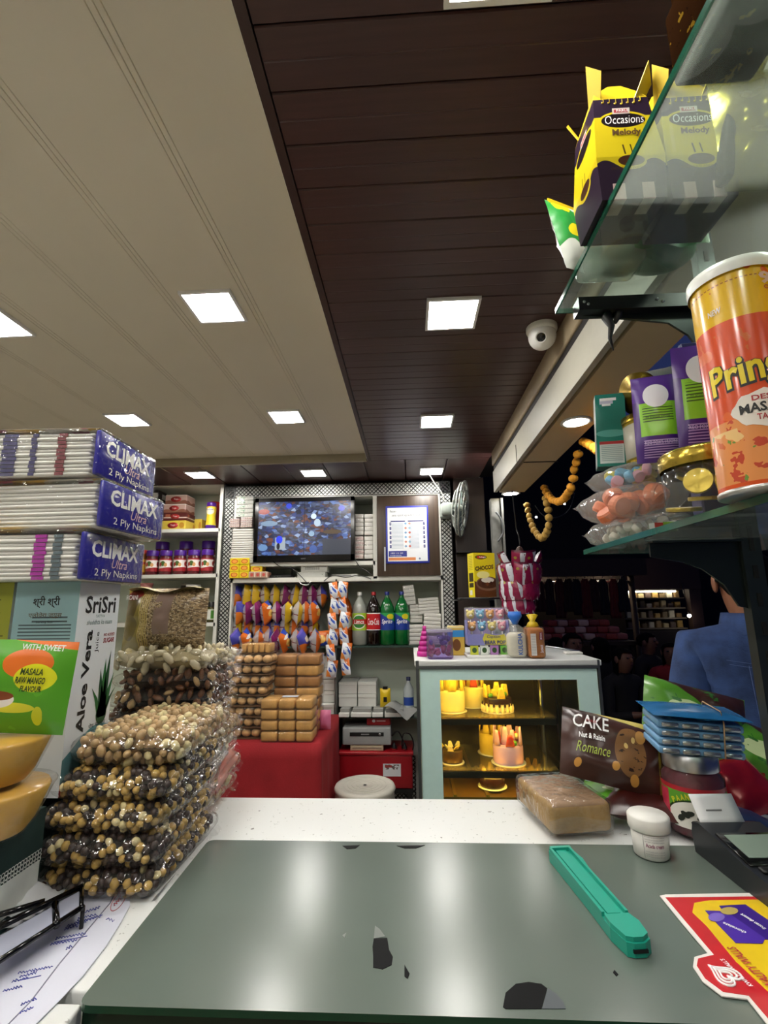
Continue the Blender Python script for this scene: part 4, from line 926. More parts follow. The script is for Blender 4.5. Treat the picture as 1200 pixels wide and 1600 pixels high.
MB().box((0, 0, .002), (.17, .12, .004)).build('tray', TRAYB, t_)
for i in range(5): MB().rbox((-.064 + i*.032, 0, .028), (.027, .10, .046), .006, n=2).build('biscuit', KHARI, t_)
MB().rbox((0, 0, .028), (.18, .13, .056), .01, n=2).build('wrap', FILM, t_)
# second, lower stack left behind (ends seen beside the almond bags)
p = at(352, 1150, Y=2.60); z = TZ2
for r_ in range(7):
    t_ = thing('cookie_pack', f'clear cookie pack half hidden at the far left, {ORD[r_]} from the bottom', 'biscuit pack', (p.x - .04, 2.87, z), (0, 0, 0), 'half hidden cookie packs')
    for i in range(3): share(src, 'cookie', t_, (-.05 + i*.05, -.03, .026))
    MB().rbox((0, 0, .026), (.16, .12, .050), .010, n=2).build('wrap', FILM, t_); z += .0515
# khari trays: front stack 4 trays of 3
def block_pack(px, py, Y, z, w_, d, h, n, label, mat, name='khari_pack', rot=0.):
    p = at(px, py, Y=Y); t_ = thing(name, label, 'biscuit pack', (p.x, Y + d/2, z), (0, 0, R(rot)), 'wrapped khari packs')
    for i in range(n):
        bw = w_ / n; MB().rbox((-w_/2 + bw*(i+.5), 0, h/2), (bw*.93, d*.93, h*.92), .010, n=2).build('biscuit', mat, t_)
    MB().rbox((0, 0, h/2), (w_*1.01, d, h), .008, n=2).build('wrap', FILM, t_)
z = TZ2
for r_ in range(4):
    block_pack(447, 1140 - r_*15, 2.50, z, .265, .15, .050, 3, f'tray of three pale khari blocks, {ORD[r_]} from the bottom of the front stack', KHARI); z += .051
zz = TZ2
for r_ in range(7):
    block_pack(443, 1100, 2.69, zz, .125, .15, .056, 1, f'dark khari pack, {ORD[r_]} from the bottom of the left rear column', BISC, rot=rnd.uniform(-4, 4))
    block_pack(480, 1100, 2.69, zz, .13, .15, .056, 1, f'golden khari pack, {ORD[r_]} from the bottom of the right rear column', KHARI if r_ % 2 else BISC, rot=rnd.uniform(-4, 4)); zz += .0568
p = at(450, 1095, Y=2.52); tag(MB().box((0, 0, .001), (.08, .03, .002)).build('price_card', M('card_blue', '#c9d2e2', .4), None, (p.x, 2.57, z)), 'small white card lying on the front khari stack', 'card')
p = at(500, 1105, Y=2.62); tag(MB().pillow(.07, .10, .05, (0, 0), 6, 6, .06, wr=.6).build('pink_bag', M('pink_film', '#d8749a', .4), None, (p.x, 2.76, TZ2 )), 'crumpled pink bag beside the khari packs', 'bag')
# ================================================================== CAKE DISPLAY CASE
YC = 2.0
xa = at(655, 1100, Y=YC).x; xb = at(934, 1060, Y=YC).x; ztop = at(790, 1031, Y=YC).z; D = .56; W_ = xb - xa
cs_ = thing('display_case', 'cake display case with a pale mint glass border', 'display case', ((xa+xb)/2, YC, 0))
hw = W_/2
CW = M('case_white', '#d4d6d2', .4, var=.03); BKM = M('case_black', '#141416', .35)
MB().rbox((0, D/2, ztop - .011), (W_ + .03, D + .03, .022), .004).build('top_panel', CW, cs_)
MB().box((-hw + .008, D/2, (ztop)/2), (.016, D, ztop - .025)).build('side_panel', CW, cs_)
MB().box((hw - .008, D/2, .32), (.016, D, .62)).build('side_panel', CW, cs_)
MB().box((hw - .004, .010, ztop/2 + .3), (.008, .02, ztop - .64)).box((hw - .004, D - .01, ztop/2 + .3), (.008, .02, ztop - .64)).build('side_frame', BKM, cs_)
MB().box((0, D/2, .30), (W_ - .034, D - .03, .60)).build('base_cabinet', CW, cs_)
MB().box((0, D - .008, (ztop + .6)/2), (W_ - .034, .012, ztop - .64)).build('back_glass', M('case_back_glass', '#1c1410', .15), cs_)
GLS = film('case_glass', '#f4fffa', haze=.01, gloss=.03, wr=1., strength=0.)
zb_ = .62; bw_ = .085; zt_ = ztop - .030
MB().box((0, -.004, (zb_+zt_)/2), (W_ - .01, .006, zt_ - zb_)).build('front_glass', GLS, cs_)
MB().box((hw - .002, D/2, (zb_+zt_)/2), (.004, D - .05, zt_ - zb_ - .02)).build('side_glass', GLS, cs_)
m = MB(); MINT = M('mint_border', '#d4f5ee', .3, var=.03)
m.box((0, -.009, zt_ - .022), (W_ - .01, .004, .044)).box((-hw + .005 + bw_*.46, -.009, (zb_+zt_-.044)/2), (bw_*.92, .004, zt_-zb_-.044)).box((hw - .005 - bw_*.46, -.009, (zb_+zt_-.044)/2), (bw_*.92, .004, zt_-zb_-.044)).box((0, -.009, zb_ + .02), (W_ - bw_*1.86 - .01, .004, .04))
m.build('glass_border', MINT, cs_)
MB().box((-hw - .004, -.012, (zb_+ztop)/2), (.012, .012, ztop - zb_)).box((hw + .002, -.012, (zb_+ztop)/2), (.008, .012, ztop - zb_)).box((0, -.014, ztop - .026), (W_ + .01, .010, .010)).build('metal_edge', M('case_metal', '#6c6f70', .35, .7), cs_)
MB().cyl((hw - .10, D - .06, zb_), (hw - .10, D - .06, zt_), .010, 12).build('post', CHROME, cs_)
# interior lamp strips (warm)
WARM = M('warm_strip', '#ffd060', .5, emit=16., ecol=(1, .56, .08), var=0)
zsl = [at(770, 1124, Y=YC + .02).z, at(770, 1207, Y=YC + .02).z, zb_ + .05]
TGL = film('tray_glass', '#e8d8b0', haze=.05, gloss=.04, wr=1., strength=0.)
sw = W_ * .72
for i, z in enumerate(zsl):
    if i < 2:
        MB().box((-hw + .03 + sw/2, .20, z + .003), (sw, .34, .006)).build('glass_shelf', TGL, cs_)
        MB().box((-hw + .03 + sw/2, .030, z - .010), (sw, .016, .022)).build('shelf_rail', BKM, cs_)
        for xx in (.33, .62): MB().box((-hw + .03 + sw*xx, .20, z - .006), (.010, .34, .010)).build('shelf_bar', M('gold_bar', '#8a6a2c', .3, .8), cs_)
    zt2 = zt_ - .006 if i == 0 else zsl[i-1] - .014
    MB().box((-hw + .03 + sw/2, .045, zt2), (sw*.9, .014, .008)).build('lamp_strip', WARM, cs_)
MB().box((-hw + .03 + sw/2, .20, zsl[2] - .004), (sw, .34, .008)).build('tray', M('tray_gold', '#6a4a1c', .3, .5), cs_)
for xx in (.2, .45, .8): MB().box((-hw + .03 + sw*xx, .20, zsl[2] + .004), (.012, .34, .008)).build('tray_rib', M('gold_bar', '#8a6a2c'), cs_)
cx0, cy0 = cs_.location.x, YC
ICE = M('cream_icing', '#efe2b4', .5, var=.08); CHOC = M('chocolate', '#2a120a', .25, coat=.4); PINK = M('lilac_icing', '#cfa6d2', .4, var=.08); GRN = M('green_icing', '#5f9a34', .4); YIC = M('yellow_icing', '#ecd060', .5, var=.1); RIC = M('red_icing', '#d8483c', .4)
def cake(px, py, Y, z, r, h, label, side, topm, drip=None, petals=YIC, np=9, name='cream_cake', tall=.03, accents=()):
    p = at(px, py, Y=Y); t_ = thing(name, label, 'cake', (p.x, Y, z))
    MB().lathe([(r*1.15, 0), (r*1.15, .003)], 28).build('board', M('cake_board', '#d8d4cc', .4), t_)
    MB().lathe([(r*.96, .003), (r, .010), (r, h*.92), (r*.95, h), (0, h)], 28, cap=False).build('sponge', side, t_)
    if drip:
        m = MB().lathe([(r*1.015, h*.62), (r*1.015, h*.96), (r*.95, h + .003), (0, h + .003)], 28, cap=False)
        for i in range(16): a = 2*PI*i/16; m.ell((r*1.012*math.cos(a), r*1.012*math.sin(a), h*.55), (.005, .005, h*.16), seg=6, ring=5)
        m.build('chocolate_glaze', drip, t_)
        for i in range(18): a = 2*PI*i/18; MB().ell((r*1.05*math.cos(a), r*1.05*math.sin(a), .014), (.008, .008, .016), seg=6, ring=4).build('icing_shell', side, t_)
    rr = random.Random(int(px))
    for i in range(np):
        a = 2*PI*i/np; rad = r*(.93 if i % 2 else .5)
        m = MB().grid(lambda u, v: ((u-.5)*r*.62*(1 - v*.5), -.004*math.sin(u*PI) - v*.012, v*tall*(1 + .3*(i % 3))), 4, 4)
        o = m.build('icing_petal', topm if i % 3 else petals, t_, (rad*math.cos(a), rad*math.sin(a), h + .001), (R(-12), 0, a + PI/2))
        md = o.modifiers.new('thick', 'SOLIDIFY'); md.thickness = .004
    for (dx, dy, dz, rr_, mt_) in accents: MB().ell((dx, dy, h + dz), rr_, seg=8, ring=6).build('icing_accent', mt_, t_)
z1, z2, z3 = zsl[0] + .0065, zsl[1] + .0065, zsl[2] + .0085
cake(705, 1080, YC + .14, z1, .055, .085, 'tall cream cake at the left of the upper glass shelf', ICE, YIC, tall=.055, np=12)
cake(738, 1085, YC + .24, z1, .055, .085, 'cream cake with orange flowers at the back of the upper shelf', ICE, YIC, petals=RIC, tall=.05, np=12)
cake(777, 1105, YC + .14, z1, .058, .056, 'cake with dripping chocolate glaze on the upper glass shelf', ICE, YIC, drip=CHOC, tall=.032, np=9, accents=((-.03, -.03, .01, .010, GRN), (.03, -.02, .014, .009, GRN)))
cake(772, 1180, YC + .25, z2, .060, .085, 'yellow cream cake behind the lilac cake', YIC, YIC, tall=.04, np=11)
cake(795, 1195, YC + .12, z2, .060, .072, 'lilac cake with red flower on the middle shelf', PINK, PINK, petals=RIC, tall=.042, np=12, accents=((.01, -.02, .02, .014, RIC), (.02, -.035, .008, .012, GRN), (.035, -.01, .03, .012, ICE)))
p = at(712, 1190, Y=YC + .1); cake(707, 1190, YC + .12, z2, .042, .05, 'small dark cake with cream specks at the left of the middle shelf', M('speckled_choc', '#4a3012', .4, var=.5, ns=60), ICE, np=7, tall=.012)
cake(770, 1240, YC + .12, z3, .05, .045, 'chocolate cake with cream top on the lowest shelf', CHOC, ICE, np=8, tall=.02)
cake(830, 1240, YC + .2, z3, .045, .04, 'small cream cake at the right of the lowest shelf', ICE, YIC, np=8, tall=.02)
# ================================================================== ON TOP OF THE CASE
ZK = ztop + .0005
def on_case(px, Y): return at(px, 1000, Y=Y).x
# magenta stacking cups
x = on_case(664, YC + .12); t_ = thing('stacking_cups', 'magenta stacked plastic cups forming a stepped tower', 'cup stack', (x, YC + .16, ZK)); MG = M('magenta_plastic', '#c0208c', .3)
for i in range(6): MB().lathe([(.036 - i*.0052, i*.021), (.0335 - i*.0052, (i+1)*.021)], 20).build('cup', MG, t_)
# clear candy tub with pink sweets
xa, xb, za, zb = panel(667, 977, 708, 1023, YC + .02); t_ = thing('candy_tub', 'square clear tub of pink wrapped sweets with purple lid film', 'tub', ((xa+xb)/2, YC + .075, ZK)); w_ = xb-xa; h_ = zb-za
r2 = random.Random(3); PKC = M('pink_sweet', '#d0607a', .35, var=.15); PUC = M('purple_sweet', '#6a4a9c', .35, var=.15)
for i in range(26):
    s_ = MB().ell((0, 0, 0), (.013, .010, .009), seg=8, ring=5); k = i < 16
    s_.build('sweet', PKC if k else PUC, t_, (r2.uniform(-w_*.38, w_*.38), r2.uniform(-.036, .036), .012 + (r2.random()*.035 if k else .05 + r2.random()*.03)), (r2.random()*3, r2.random()*3, 0))
MB().rbox((0, 0, h_*.5), (w_, .10, h_), .010, n=2).build('tub_body', film('lilac_film', '#c9b8e8', haze=.12), t_); MB().rbox((0, 0, h_ - .004), (w_*1.02, .102, .012), .004).build('lid', film('milky_lid', '#e8e4f0', haze=.4), t_)
# blue and yellow carton behind
p = on_case(713, YC + .18); carton('blue_yellow_carton', 'small blue and yellow box behind the candy tub', (p, YC + .2, ZK), (.07, .06, .125), design('blue_yellow_print', '#d6b24a', [('rect', 0, 1, .62, .85, '#3a90c8'), ('ell', .5, .35, .25, .2, '#7a4a20'), ('rect', 0, 1, .92, 1, '#e8dca0')]))
# lollipop display
x = on_case(762, YC + .1); dp = thing('lollipop_display', 'lilac counter display of bear lollipops on a white stand', 'display box', (x, YC + .12, ZK)); dw = at(783, 1000, Y=YC+.06).x - at(718, 1000, Y=YC+.06).x
MB().rbox((0, 0, .006), (dw*1.1, .12, .012), .003).build('stand', WP, dp)
LIL = M('lilac_card', '#8f8fd0', .4); MB().box((0, -.045, .072), (dw, .003, .044)).box((-dw/2, 0, .10), (.003, .09, .10)).box((dw/2, 0, .10), (.003, .09, .10)).box((0, 0, .051), (dw, .09, .003)).build('tray_card', LIL, dp)
MB().box((0, .044, .125), (dw, .003, .15)).build('back_card', M('pale_lilac_card', '#c0b4d8', .4), dp)
MB().prism([(-.035, .052), (.05, .052), (.056, .072), (.045, .094), (.01, .088), (-.035, .098), (-.045, .075)], .003, X=Matrix.Translation((.02, -.0505, 0))).build('banner', M('yellow_card', '#dccf4a', .4), dp)
MB().text('Captain', .02, .083, .055, .015, lambda x_, y_: (x_, -.052, y_), 0, 0, .2).text('BEAR POP', .026, .062, .085, .015, lambda x_, y_: (x_, -.052, y_), 0, .02).build('lettering', M('blue_ink', '#1e2a80'), dp)
POPS = [M('pop_yellow', '#e0cf80', .4), M('pop_blue', '#7fb8d8', .4), M('pop_orange', '#e0a868', .4), M('pop_pink', '#e8a8b0', .4)]
for r_ in range(2):
    for i in range(4):
        mt_ = POPS[(i + (3 if r_ else 0) + (1 if r_ else 0)) % 4 if r_ == 0 else (2, 1, 0, 3)[i]]
        lx = -dw*.37 + i*dw*.247; ly = .02 - r_*.035; lz = .172 - r_*.048
        pp = MB().ell((lx, ly, lz), (.018, .012, .019), mt_ and 0, seg=12, ring=8); pp.ell((lx - .012, ly, lz + .016), .007, seg=8, ring=5).ell((lx + .012, ly, lz + .016), .007, seg=8, ring=5).ell((lx, ly - .012, lz - .003), (.007, .004, .005), 1, seg=8, ring=5)
        o = pp.build('lollipop', [mt_, M('pop_cream', '#f0e8d8', .4)], dp)
        MB().cyl((lx, ly, lz - .018), (lx, ly, .055), .0022, 6).build('stick', WP, o)
        for sx in (-1, 1): MB().ell((lx + sx*.006, ly - .0115, lz + .004), .0018, seg=6, ring=4).build('eye', INKB, o)
for i, c_ in enumerate(('#c0c840', '#d8dcd4', '#a878b0', '#6ab040')):
    o = MB().box((-dw*.36 + i*dw*.24, -.048, .031), (.032, .014, .036)).build('drawer_pack', design('pack_' + str(i), c_, [('ell', .5, .5, .3, .3, '#3a5a30')]), dp)
film_ = MB().rbox((0, 0, .13), (dw*1.01, .10, .15), .006).build('cover', FILMX, dp)
# bottle cluster, kulcha bag, bread
for i, (px, yy) in enumerate(((785, .16), (796, .19))):
    x = on_case(px, YC + yy); t_ = thing('clear_jar', ('left' if i == 0 else 'right') + ' clear ribbed jar between the lollipop display and bread', 'jar', (x, YC + yy, ZK)); MB().lathe([(.034, 0), (.036, .01), (.034, .05), (.036, .1), (.03, .125)], 18).build('jar_body', M('pale_plastic', '#b9c2c4'), t_); MB().lathe([(.033, .124), (.033, .148), (0, .15)], 18, cap=False).build('lid', WP, t_)
x = on_case(808, YC + .05); t_ = thing('kulcha_bag', 'clear bag of white flatbread with blue twisted top', 'bread bag', (x, YC + .07, ZK))
MB().rbox((0, 0, .052), (.080, .05, .10), .02).build('flatbread', M('kulcha', '#d8d2bc', .7, var=.15, ns=20), t_)
MB().lathe([(.046, 0), (.05, .02), (.05, .09), (.03, .12), (.010, .135)], 16, sy=.72).build('bag', FILM2, t_); MB().lathe([(.010, .132), (.016, .145), (.03, .165), (.026, .185), (.012, .18)], 10, sy=.6).build('twisted_top', M('blue_film', '#3a7ad8', .3, var=.2), t_)
MB().text('KULCHA', 0, 0, .085, .018, lambda x_, y_: (x_*0 - y_ + .008, -.0385, .058 + x_), 0, .02).build('lettering', M('blue_ink2', '#2458a8', .5), t_)
xa, xb, za, zb = panel(825, 957, 851, 1024, YC + .03); w_ = xb-xa; h_ = .118
t_ = thing('bread_loaf', 'upright wrapped bread loaf with yellow twisted top', 'bread', ((xa+xb)/2, YC + .08, ZK)); 
MB().rbox((0, 0, h_/2 + .001), (w_*.96, .105, h_), .012).build('loaf', M('bread_crust', '#c08a4e', .7, var=.15, ns=15), t_)
MB().rbox((0, 0, h_/2 + .003), (w_*1.02, .112, h_ + .004), .012, (0, 0, 0, 0, 0, 0)).build('bag', film('amber_wrap', '#f0d8b0', haze=.10), t_)
MB().lathe([(.030, h_), (.020, h_ + .02), (.010, h_ + .028), (.024, h_ + .052), (.014, h_ + .056)], 10, sy=.7).build('twisted_top', M('yellow_film', '#d8b81c'), t_)
MB().box((-w_*.22, -.0568, .055), (w_*.32, .001, .085)).build('info_panel', design('info_panel', '#dcd8d0', [('stripe', .1, .9, .05, .95, 0, 14, .35, '#a8a49c')]), t_); MB().box((w_*.24, -.0568, .088), (w_*.2, .001, .03)).build('logo_panel', M('maroon_panel', '#7a1c2c', .4), t_)
MB().text('BRITANNIA', .0, 0, .026, .007, lambda x_, y_: (w_*.24 - y_, -.0576, .088 + x_), 0).text('Sandwich', 0, 0, .03, .012, lambda x_, y_: (w_*.24 - y_, -.0576, .038 + x_), 0, 0, .2).build('lettering', INKW, t_)
p = at(895, 1020, Y=YC + .2); tag(MB().rbox((0, 0, .005), (.07, .05, .010), .003).build('small_packet', PAPER, None, (p.x, YC + .2, ZK)), 'small white packet lying at the right end of the case top', 'packet')
tag(MB().cyl((on_case(852, YC + .3), YC + .30, ZK + .025), (on_case(905, YC + .25), YC + .25, ZK + .006), .004, 8).build('thin_rod', CHROME, None), 'thin metal rod lying across the case top', 'rod')
# ================================================================== COLUMN ITEMS: cereal box, hanging pouches, fan
xa, xb, za, zb = panel(732, 864, 776, 933, 2.62); CH = design('cereal_front', '#e0cc1c', [('wave', .32, .06, 5, 2.4, '#5c3418'), ('ell', .62, .30, .55, .16, '#7a5a44'), ('ell', .62, .31, .48, .12, '#4a2a18'), ('ell', .62, .38, .30, .06, '#d8d0c0'), ('ell', .4, .30, .07, .04, '#3a1c0e'), ('ell', .6, .29, .07, .04, '#6a3c20'), ('ell', .78, .31, .07, .04, '#3a1c0e'), ('ell', .35, .90, .28, .05, '#6a5418'), ('ell', .42, .5, .3, .08, '#ece290'), ('rect', .18, .5, .875, .925, '#c83028')], .35)
CS = design('cereal_side', '#e4d420', [('rect', .15, .85, .35, .55, '#3c3418'), ('rect', .15, .85, .22, .32, '#3c3418'), ('stripe', .2, .8, .6, .95, 0, 26, .35, '#a89a20'), ('rect', .2, .6, .05, .16, '#e8e8e0')], .35)
w_ = (xb - xa) * 1.02; h_ = zb - za
t_ = thing('cereal_box', 'yellow chocolate cereal box held against the dark column', 'cereal box', ((xa+xb)/2, 2.65, za), (0, 0, R(18))); MB().box((0, 0, h_/2), (w_*.82, .075, h_), (0, 1, 1, 1, 1, 1)).build('carton', [CH, CS], t_)
MB().text('CHOCOS', -.002, h_*.66, w_*.7, h_*.10, lambda x_, y_: (x_, -.0385, y_ + x_*.12), 0, .04).build('lettering', M('choc_ink', '#3a1c10', .5), t_)
MB().text("Kellogg's", -.01, h_*.9, w_*.26, h_*.04, lambda x_, y_: (x_, -.0385, y_), 0, .02, .2).build('lettering', INKW, t_)
# wire rack shelf holding it
sh = thing('wire_shelf', 'dark wire shelf under the cereal box', 'shelf', ((xa+xb)/2, 2.65, za))
for i in range(4): MB().cyl((-.13, -.06 + i*.04, -.006), (.14, -.06 + i*.04, -.006), .004, 6).build('wire', BLACKP, sh)
for sx in (-.12, .12): MB().cyl((sx, -.065, -.012), (sx, .55, -.012), .004, 6).build('support', BLACKP, sh)
# hanging bundle of maroon pouches
p = at(812, 862, Y=2.55); bd = thing('pouch_bundle', 'hanging bundle of shiny maroon and silver snack pouches', 'pouch bundle', p); MAR = design('maroon_pouch', '#7a1238', [('half', 1, .15, .78, '#c8c8d0'), ('noise', 6, .64, '#4a0c24'), ('ell', .3, .72, .12, .06, '#8a7a30'), ('rect', 0, 1, .93, 1, '#4a0c24')], .25, .1, wrinkle=.5)
src = None; r3 = random.Random(8)
for lv in range(4):
    n_ = (4, 6, 6, 5)[lv]
    for i in range(n_):
        a = -PI/2 + (i - (n_-1)/2) * (PI*1.05/n_); rad = (.055, .085, .090, .075)[lv]
        l_ = (rad*math.cos(a) - .008*lv, rad*math.sin(a)*.8, -.115 - lv*.068); ro = (R((26, 8, -4, -10)[lv]), R(r3.uniform(-10, 10)), a + PI/2)
        if src is None: src = MB().pillow(.072, .125, .036, (0, 0), 8, 8, .05, seed=3, wr=.4).build('pouch', MAR, bd, l_, ro)
        else: share(src, 'pouch', bd, l_, ro)
MB().tube([(0, 0, .01), (.004, 0, .05), (.0, 0, .09), (-.01, .0, .12)], .004, 6).build('hook', BLACKP, bd)
MB().ell((0, 0, 0), (.02, .015, .03), seg=10, ring=6).build('knot', M('brown_wrap', '#3a2018', .5), bd)
MB().tube([(-.01, 0, .12), (.0, .1, .42), (-.05, .12, BZ - p.z + .005 if False else .55)], .003, 6).build('hanging_cord', BLACKP, bd)
# wall fan
p = at(698, 796, Y=3.10); fn = thing('wall_fan', 'grey wall fan with wire guard seen from the side', 'fan', p, (0, 0, 0)); FG = M('fan_grey', '#9aa39c', .4, var=.08); 
MB().rbox((0, .06, 0), (.08, .06, .10), .012).build('wall_bracket', FG, fn); MB().rbox((.005, 0, 0), (.075, .09, .085), .02).build('motor', FG, fn)
fx = Matrix.Translation((.085, -.02, .0)) @ Matrix.Rotation(R(-14), 4, 'Z') @ Matrix.Rotation(R(8), 4, 'Y'); 
gd = MB()
for rr, xx in ((.055, -.045), (.12, -.030), (.17, .0), (.18, .02), (.12, .035), (.06, .042)):
    gd.tube([tuple(fx @ Vector((xx, rr*math.cos(k*PI/18), rr*math.sin(k*PI/18)))) for k in range(36)], .0035 if rr < .16 else .006, 6, closed=True)
for k in range(24):
    a = k*PI/12; gd.tube([tuple(fx @ Vector((xx, rr*math.cos(a), rr*math.sin(a)))) for xx, rr in ((-.048, .03), (-.03, .12), (0, .17), (.02, .18), (.035, .12), (.044, .02))], .0018, 5)
gd.build('guard', M('fan_wire', '#b8bdb8', .35, .5), fn)
for k in range(4):
    a = k*PI/2 + .3; bl = MB().grid(lambda u, v: tuple(fx @ Vector((-.015 + .03*u, (.02 + .13*v)*math.cos(a) - (u - .5)*(.03 + .08*v)*math.sin(a), (.02 + .13*v)*math.sin(a) + (u - .5)*(.03 + .08*v)*math.cos(a)))), 4, 5); o = bl.build('blade', M('fan_blade', '#7f908c', .35), fn); o.modifiers.new('thick', 'SOLIDIFY').thickness = .002
MB().lathe([(.028, -.04), (.028, .02), (.02, .03), (0, .03)], 16, X=fx @ Matrix.Rotation(PI/2, 4, 'Y'), cap=False).build('hub', FG, fn)
cable([at(671, 742, Y=3.0) , at(680, 757, Y=3.08), at(690, 770, Y=3.12), at(694, 782, Y=3.15)], 'white cable running from the ceiling lamp to the wall fan', .004, WP)
# ================================================================== NEAR LEFT: bags of nuts on the counter
def rot_any(r): return Euler((r.uniform(0, 6.28), r.uniform(0, 6.28), r.uniform(0, 6.28))).to_matrix().to_4x4()
def nut_bag(cx, cy, z, w_, d, h, kinds, label, name, seed, core, n=430, rotz=0., fin=True, tilt=0., wrap=FILMX, cat='bag'):
    """flat clear bag lying on its belly: core coloured as shade in the gaps, nuts packed under the film, sealed fin on the far right edge"""
    t_ = thing(name, label, cat, (cx, cy, z), (0, R(tilt), R(rotz)), 'clear bags of nuts and pulses')
    r = random.Random(seed)
    def surf(u, v, k=1.):      # u around the section (0..1), v along depth; superellipse section
        a = u * 2*PI; ca, sa = math.cos(a), math.sin(a); e = .55
        px_ = math.copysign(abs(ca) ** e, ca) * w_/2 * k; pz = math.copysign(abs(sa) ** .75, sa) * h/2 * k
        q = abs(2*v - 1); en = max(0., 1 - q**9) ** .5
        wob = 1 + .05*mnoise.noise(Vector((u*6, v*5, seed*1.7)))
        return Vector((px_ * (.86 + .14*en) * wob, (v - .5) * d * k, h/2 + pz * (en*.97 + .03) * wob - (1-k)*0))
    ring = [0.]
    for k in range(120): ring.append(ring[-1] + (surf((k+1)/120, .5) - surf(k/120, .5)).length)
    m = MB(); m.grid(lambda u, v: tuple(surf(u, v, .88)), 24, 14); m.build('gap_shade_core', core, t_)  # darker inner body stands in for the shade between the nuts
    m = MB()
    cells = {}; placed = 0; cs_ = max(kinds[0][0]) * 1.45
    for i in range(n * 6):
        if placed >= n: break
        kk = .89; u = None
        if r.random() < .35: v = .012; kk = .89 * r.random() ** .5          # the near end
        else: v = .02 + .95 * r.random() ** 1.1
        while u is None or (math.sin(u*2*PI) < -.2 and abs(math.cos(u*2*PI)) < .75 and r.random() < .9):
            s_l = r.random() * ring[-1]; u = next(k for k, x in enumerate(ring) if x >= s_l) / 120
        p = surf(u, v, kk); p.y = (v - .5) * d * (.96 if kk == .89 else .955 - .05 * (1 - (1 - (kk/.89)**4))); ky = tuple(int(c / cs_) for c in p)
        if any((p - q_).length < cs_ * .92 for a_ in (-1, 0, 1) for b_ in (-1, 0, 1) for c_ in (-1, 0, 1) for q_ in cells.get((ky[0] + a_, ky[1] + b_, ky[2] + c_), ())): continue
        cells.setdefault(ky, []).append(p); placed += 1
        kd = r.choice(kinds); s_ = r.uniform(.85, 1.15)
        X = Matrix.Translation(p) @ rot_any(r); m.ell((0, 0, 0), tuple(x*s_ for x in kd[0]), kd[1], X, 7, 5)
    tag(m.build('contents', [NUTM[k] for k in sorted(NUTM)], t_), kind='stuff')
    m = MB(); m.grid(lambda u, v: tuple(surf(u, v, 1.035) + Vector((0, 0, .0005))), 28, 18)
    if fin:
        m.grid(lambda u, v: (w_*.46 + u*.012, (v - .5)*d*.96, h*.42 + .004*math.sin(v*20 + seed) - .012*u), 3, 16)
        m.grid(lambda u, v: ((v - .5)*w_*.9, d*.5 + u*.03, h*.5 + .004*math.sin(v*16 + seed) + .006*u), 3, 16)
    m.build('bag_film', wrap, t_); return t_
NUTM = {0: M('gram_yellow', '#bf9c50', .45, var=.18, ns=70), 1: M('gram_brown', '#33211a', .4, var=.3, ns=60), 2: M('peanut_beige', '#b9996a', .5, var=.14, ns=60), 3: M('almond_brown', '#6a4226', .5, var=.25, ns=80), 4: M('cashew_white', '#cfc4a4', .5, var=.08, ns=50), 5: M('pale_kernel', '#d8c894', .45, var=.1, ns=60)}
mixk = [((.0060, .0054, .0051), 0)] * 5 + [((.0062, .0056, .0053), 1)] * 5 + [((.0054, .0054, .0036), 5)]
pea = [((.0084, .0060, .0054), 2)] * 5 + [((.0080, .0058, .0052), 5)] * 2
alm = [((.0105, .0065, .0042), 3)] * 6 + [((.0100, .0065, .0042), 2)]
cas = [((.0125, .0065, .0052), 4)] * 4 + [((.0110, .0070, .0040), 5)]
CORE1 = M('gap_shade_core', '#1c120c', .6); CORE2 = M('tan_core', '#8a6c42', .6); CORE3 = M('almond_core', '#24140c', .5); CORE4 = M('cream_core', '#a89a74', .6)
zz = CT + .0005
for i, (h, cx, cy, rz) in enumerate(((.034, -.392, .735, 0), (.038, -.396, .735, 2), (.036, -.398, .742, -1), (.038, -.394, .748, 1.5))):
    nut_bag(cx, cy, zz, .158, .205, h, mixk, f'clear bag of brown and yellow roasted gram, {("lowest", "second", "third", "top")[i]} of the four', 'gram_bag', 11 + i, CORE1, 1000, rz); zz += h - .0015
nut_bag(-.385, .765, zz + .001, .150, .215, .046, pea, 'clear bag of beige peanuts on top of the roasted gram bags', 'peanut_bag', 21, CORE2, 800, 4)
FLAPF = film('flap_film', haze=.30, gloss=.12, wr=40., strength=.9, refl=1.6)
# plastic loose ends right of the stack (orange and white poly bags)
def polybag(pts, label, mat, t=.004, name='poly_bag'):
    m = MB(); P = [Vector(p) for p in pts]
    def fn(u, v):
        a = P[0].lerp(P[1], u); b = P[3].lerp(P[2], u); q = a.lerp(b, v); k = mnoise.noise(Vector((u*4, v*4, len(label)))) * .008; return (q.x + k, q.y + k*.5, q.z + k)
    m.grid(fn, 10, 8); o = m.build(name, mat); o.modifiers.new('thick', 'SOLIDIFY').thickness = .0008; return tag(o, label, 'plastic bag')
polybag([at(300, 1250, Y=.80), at(362, 1165, Y=.93), at(372, 1182, Y=.94), at(340, 1240, Y=.86)], 'orange plastic bag end sticking out beside the gram bags', film('orange_film', '#ff9a70', haze=.35))
polybag([at(262, 1235, Y=.74), at(350, 1160, Y=.90), at(356, 1178, Y=.90), at(272, 1262, Y=.73)], 'clear plastic flap hanging beside the upper gram bags', FLAPF)
polybag([at(262, 1262, Y=.72), at(345, 1190, Y=.88), at(338, 1230, Y=.86), at(264, 1300, Y=.72)], 'clear plastic flap hanging beside the lower gram bags', FLAPF)
polybag([at(238, 1408, Y=.645), at(330, 1295, Y=.85), at(322, 1312, Y=.84), at(245, 1400, Y=.645)], 'clear plastic edge lying along the counter by the lowest bag', FILM2)
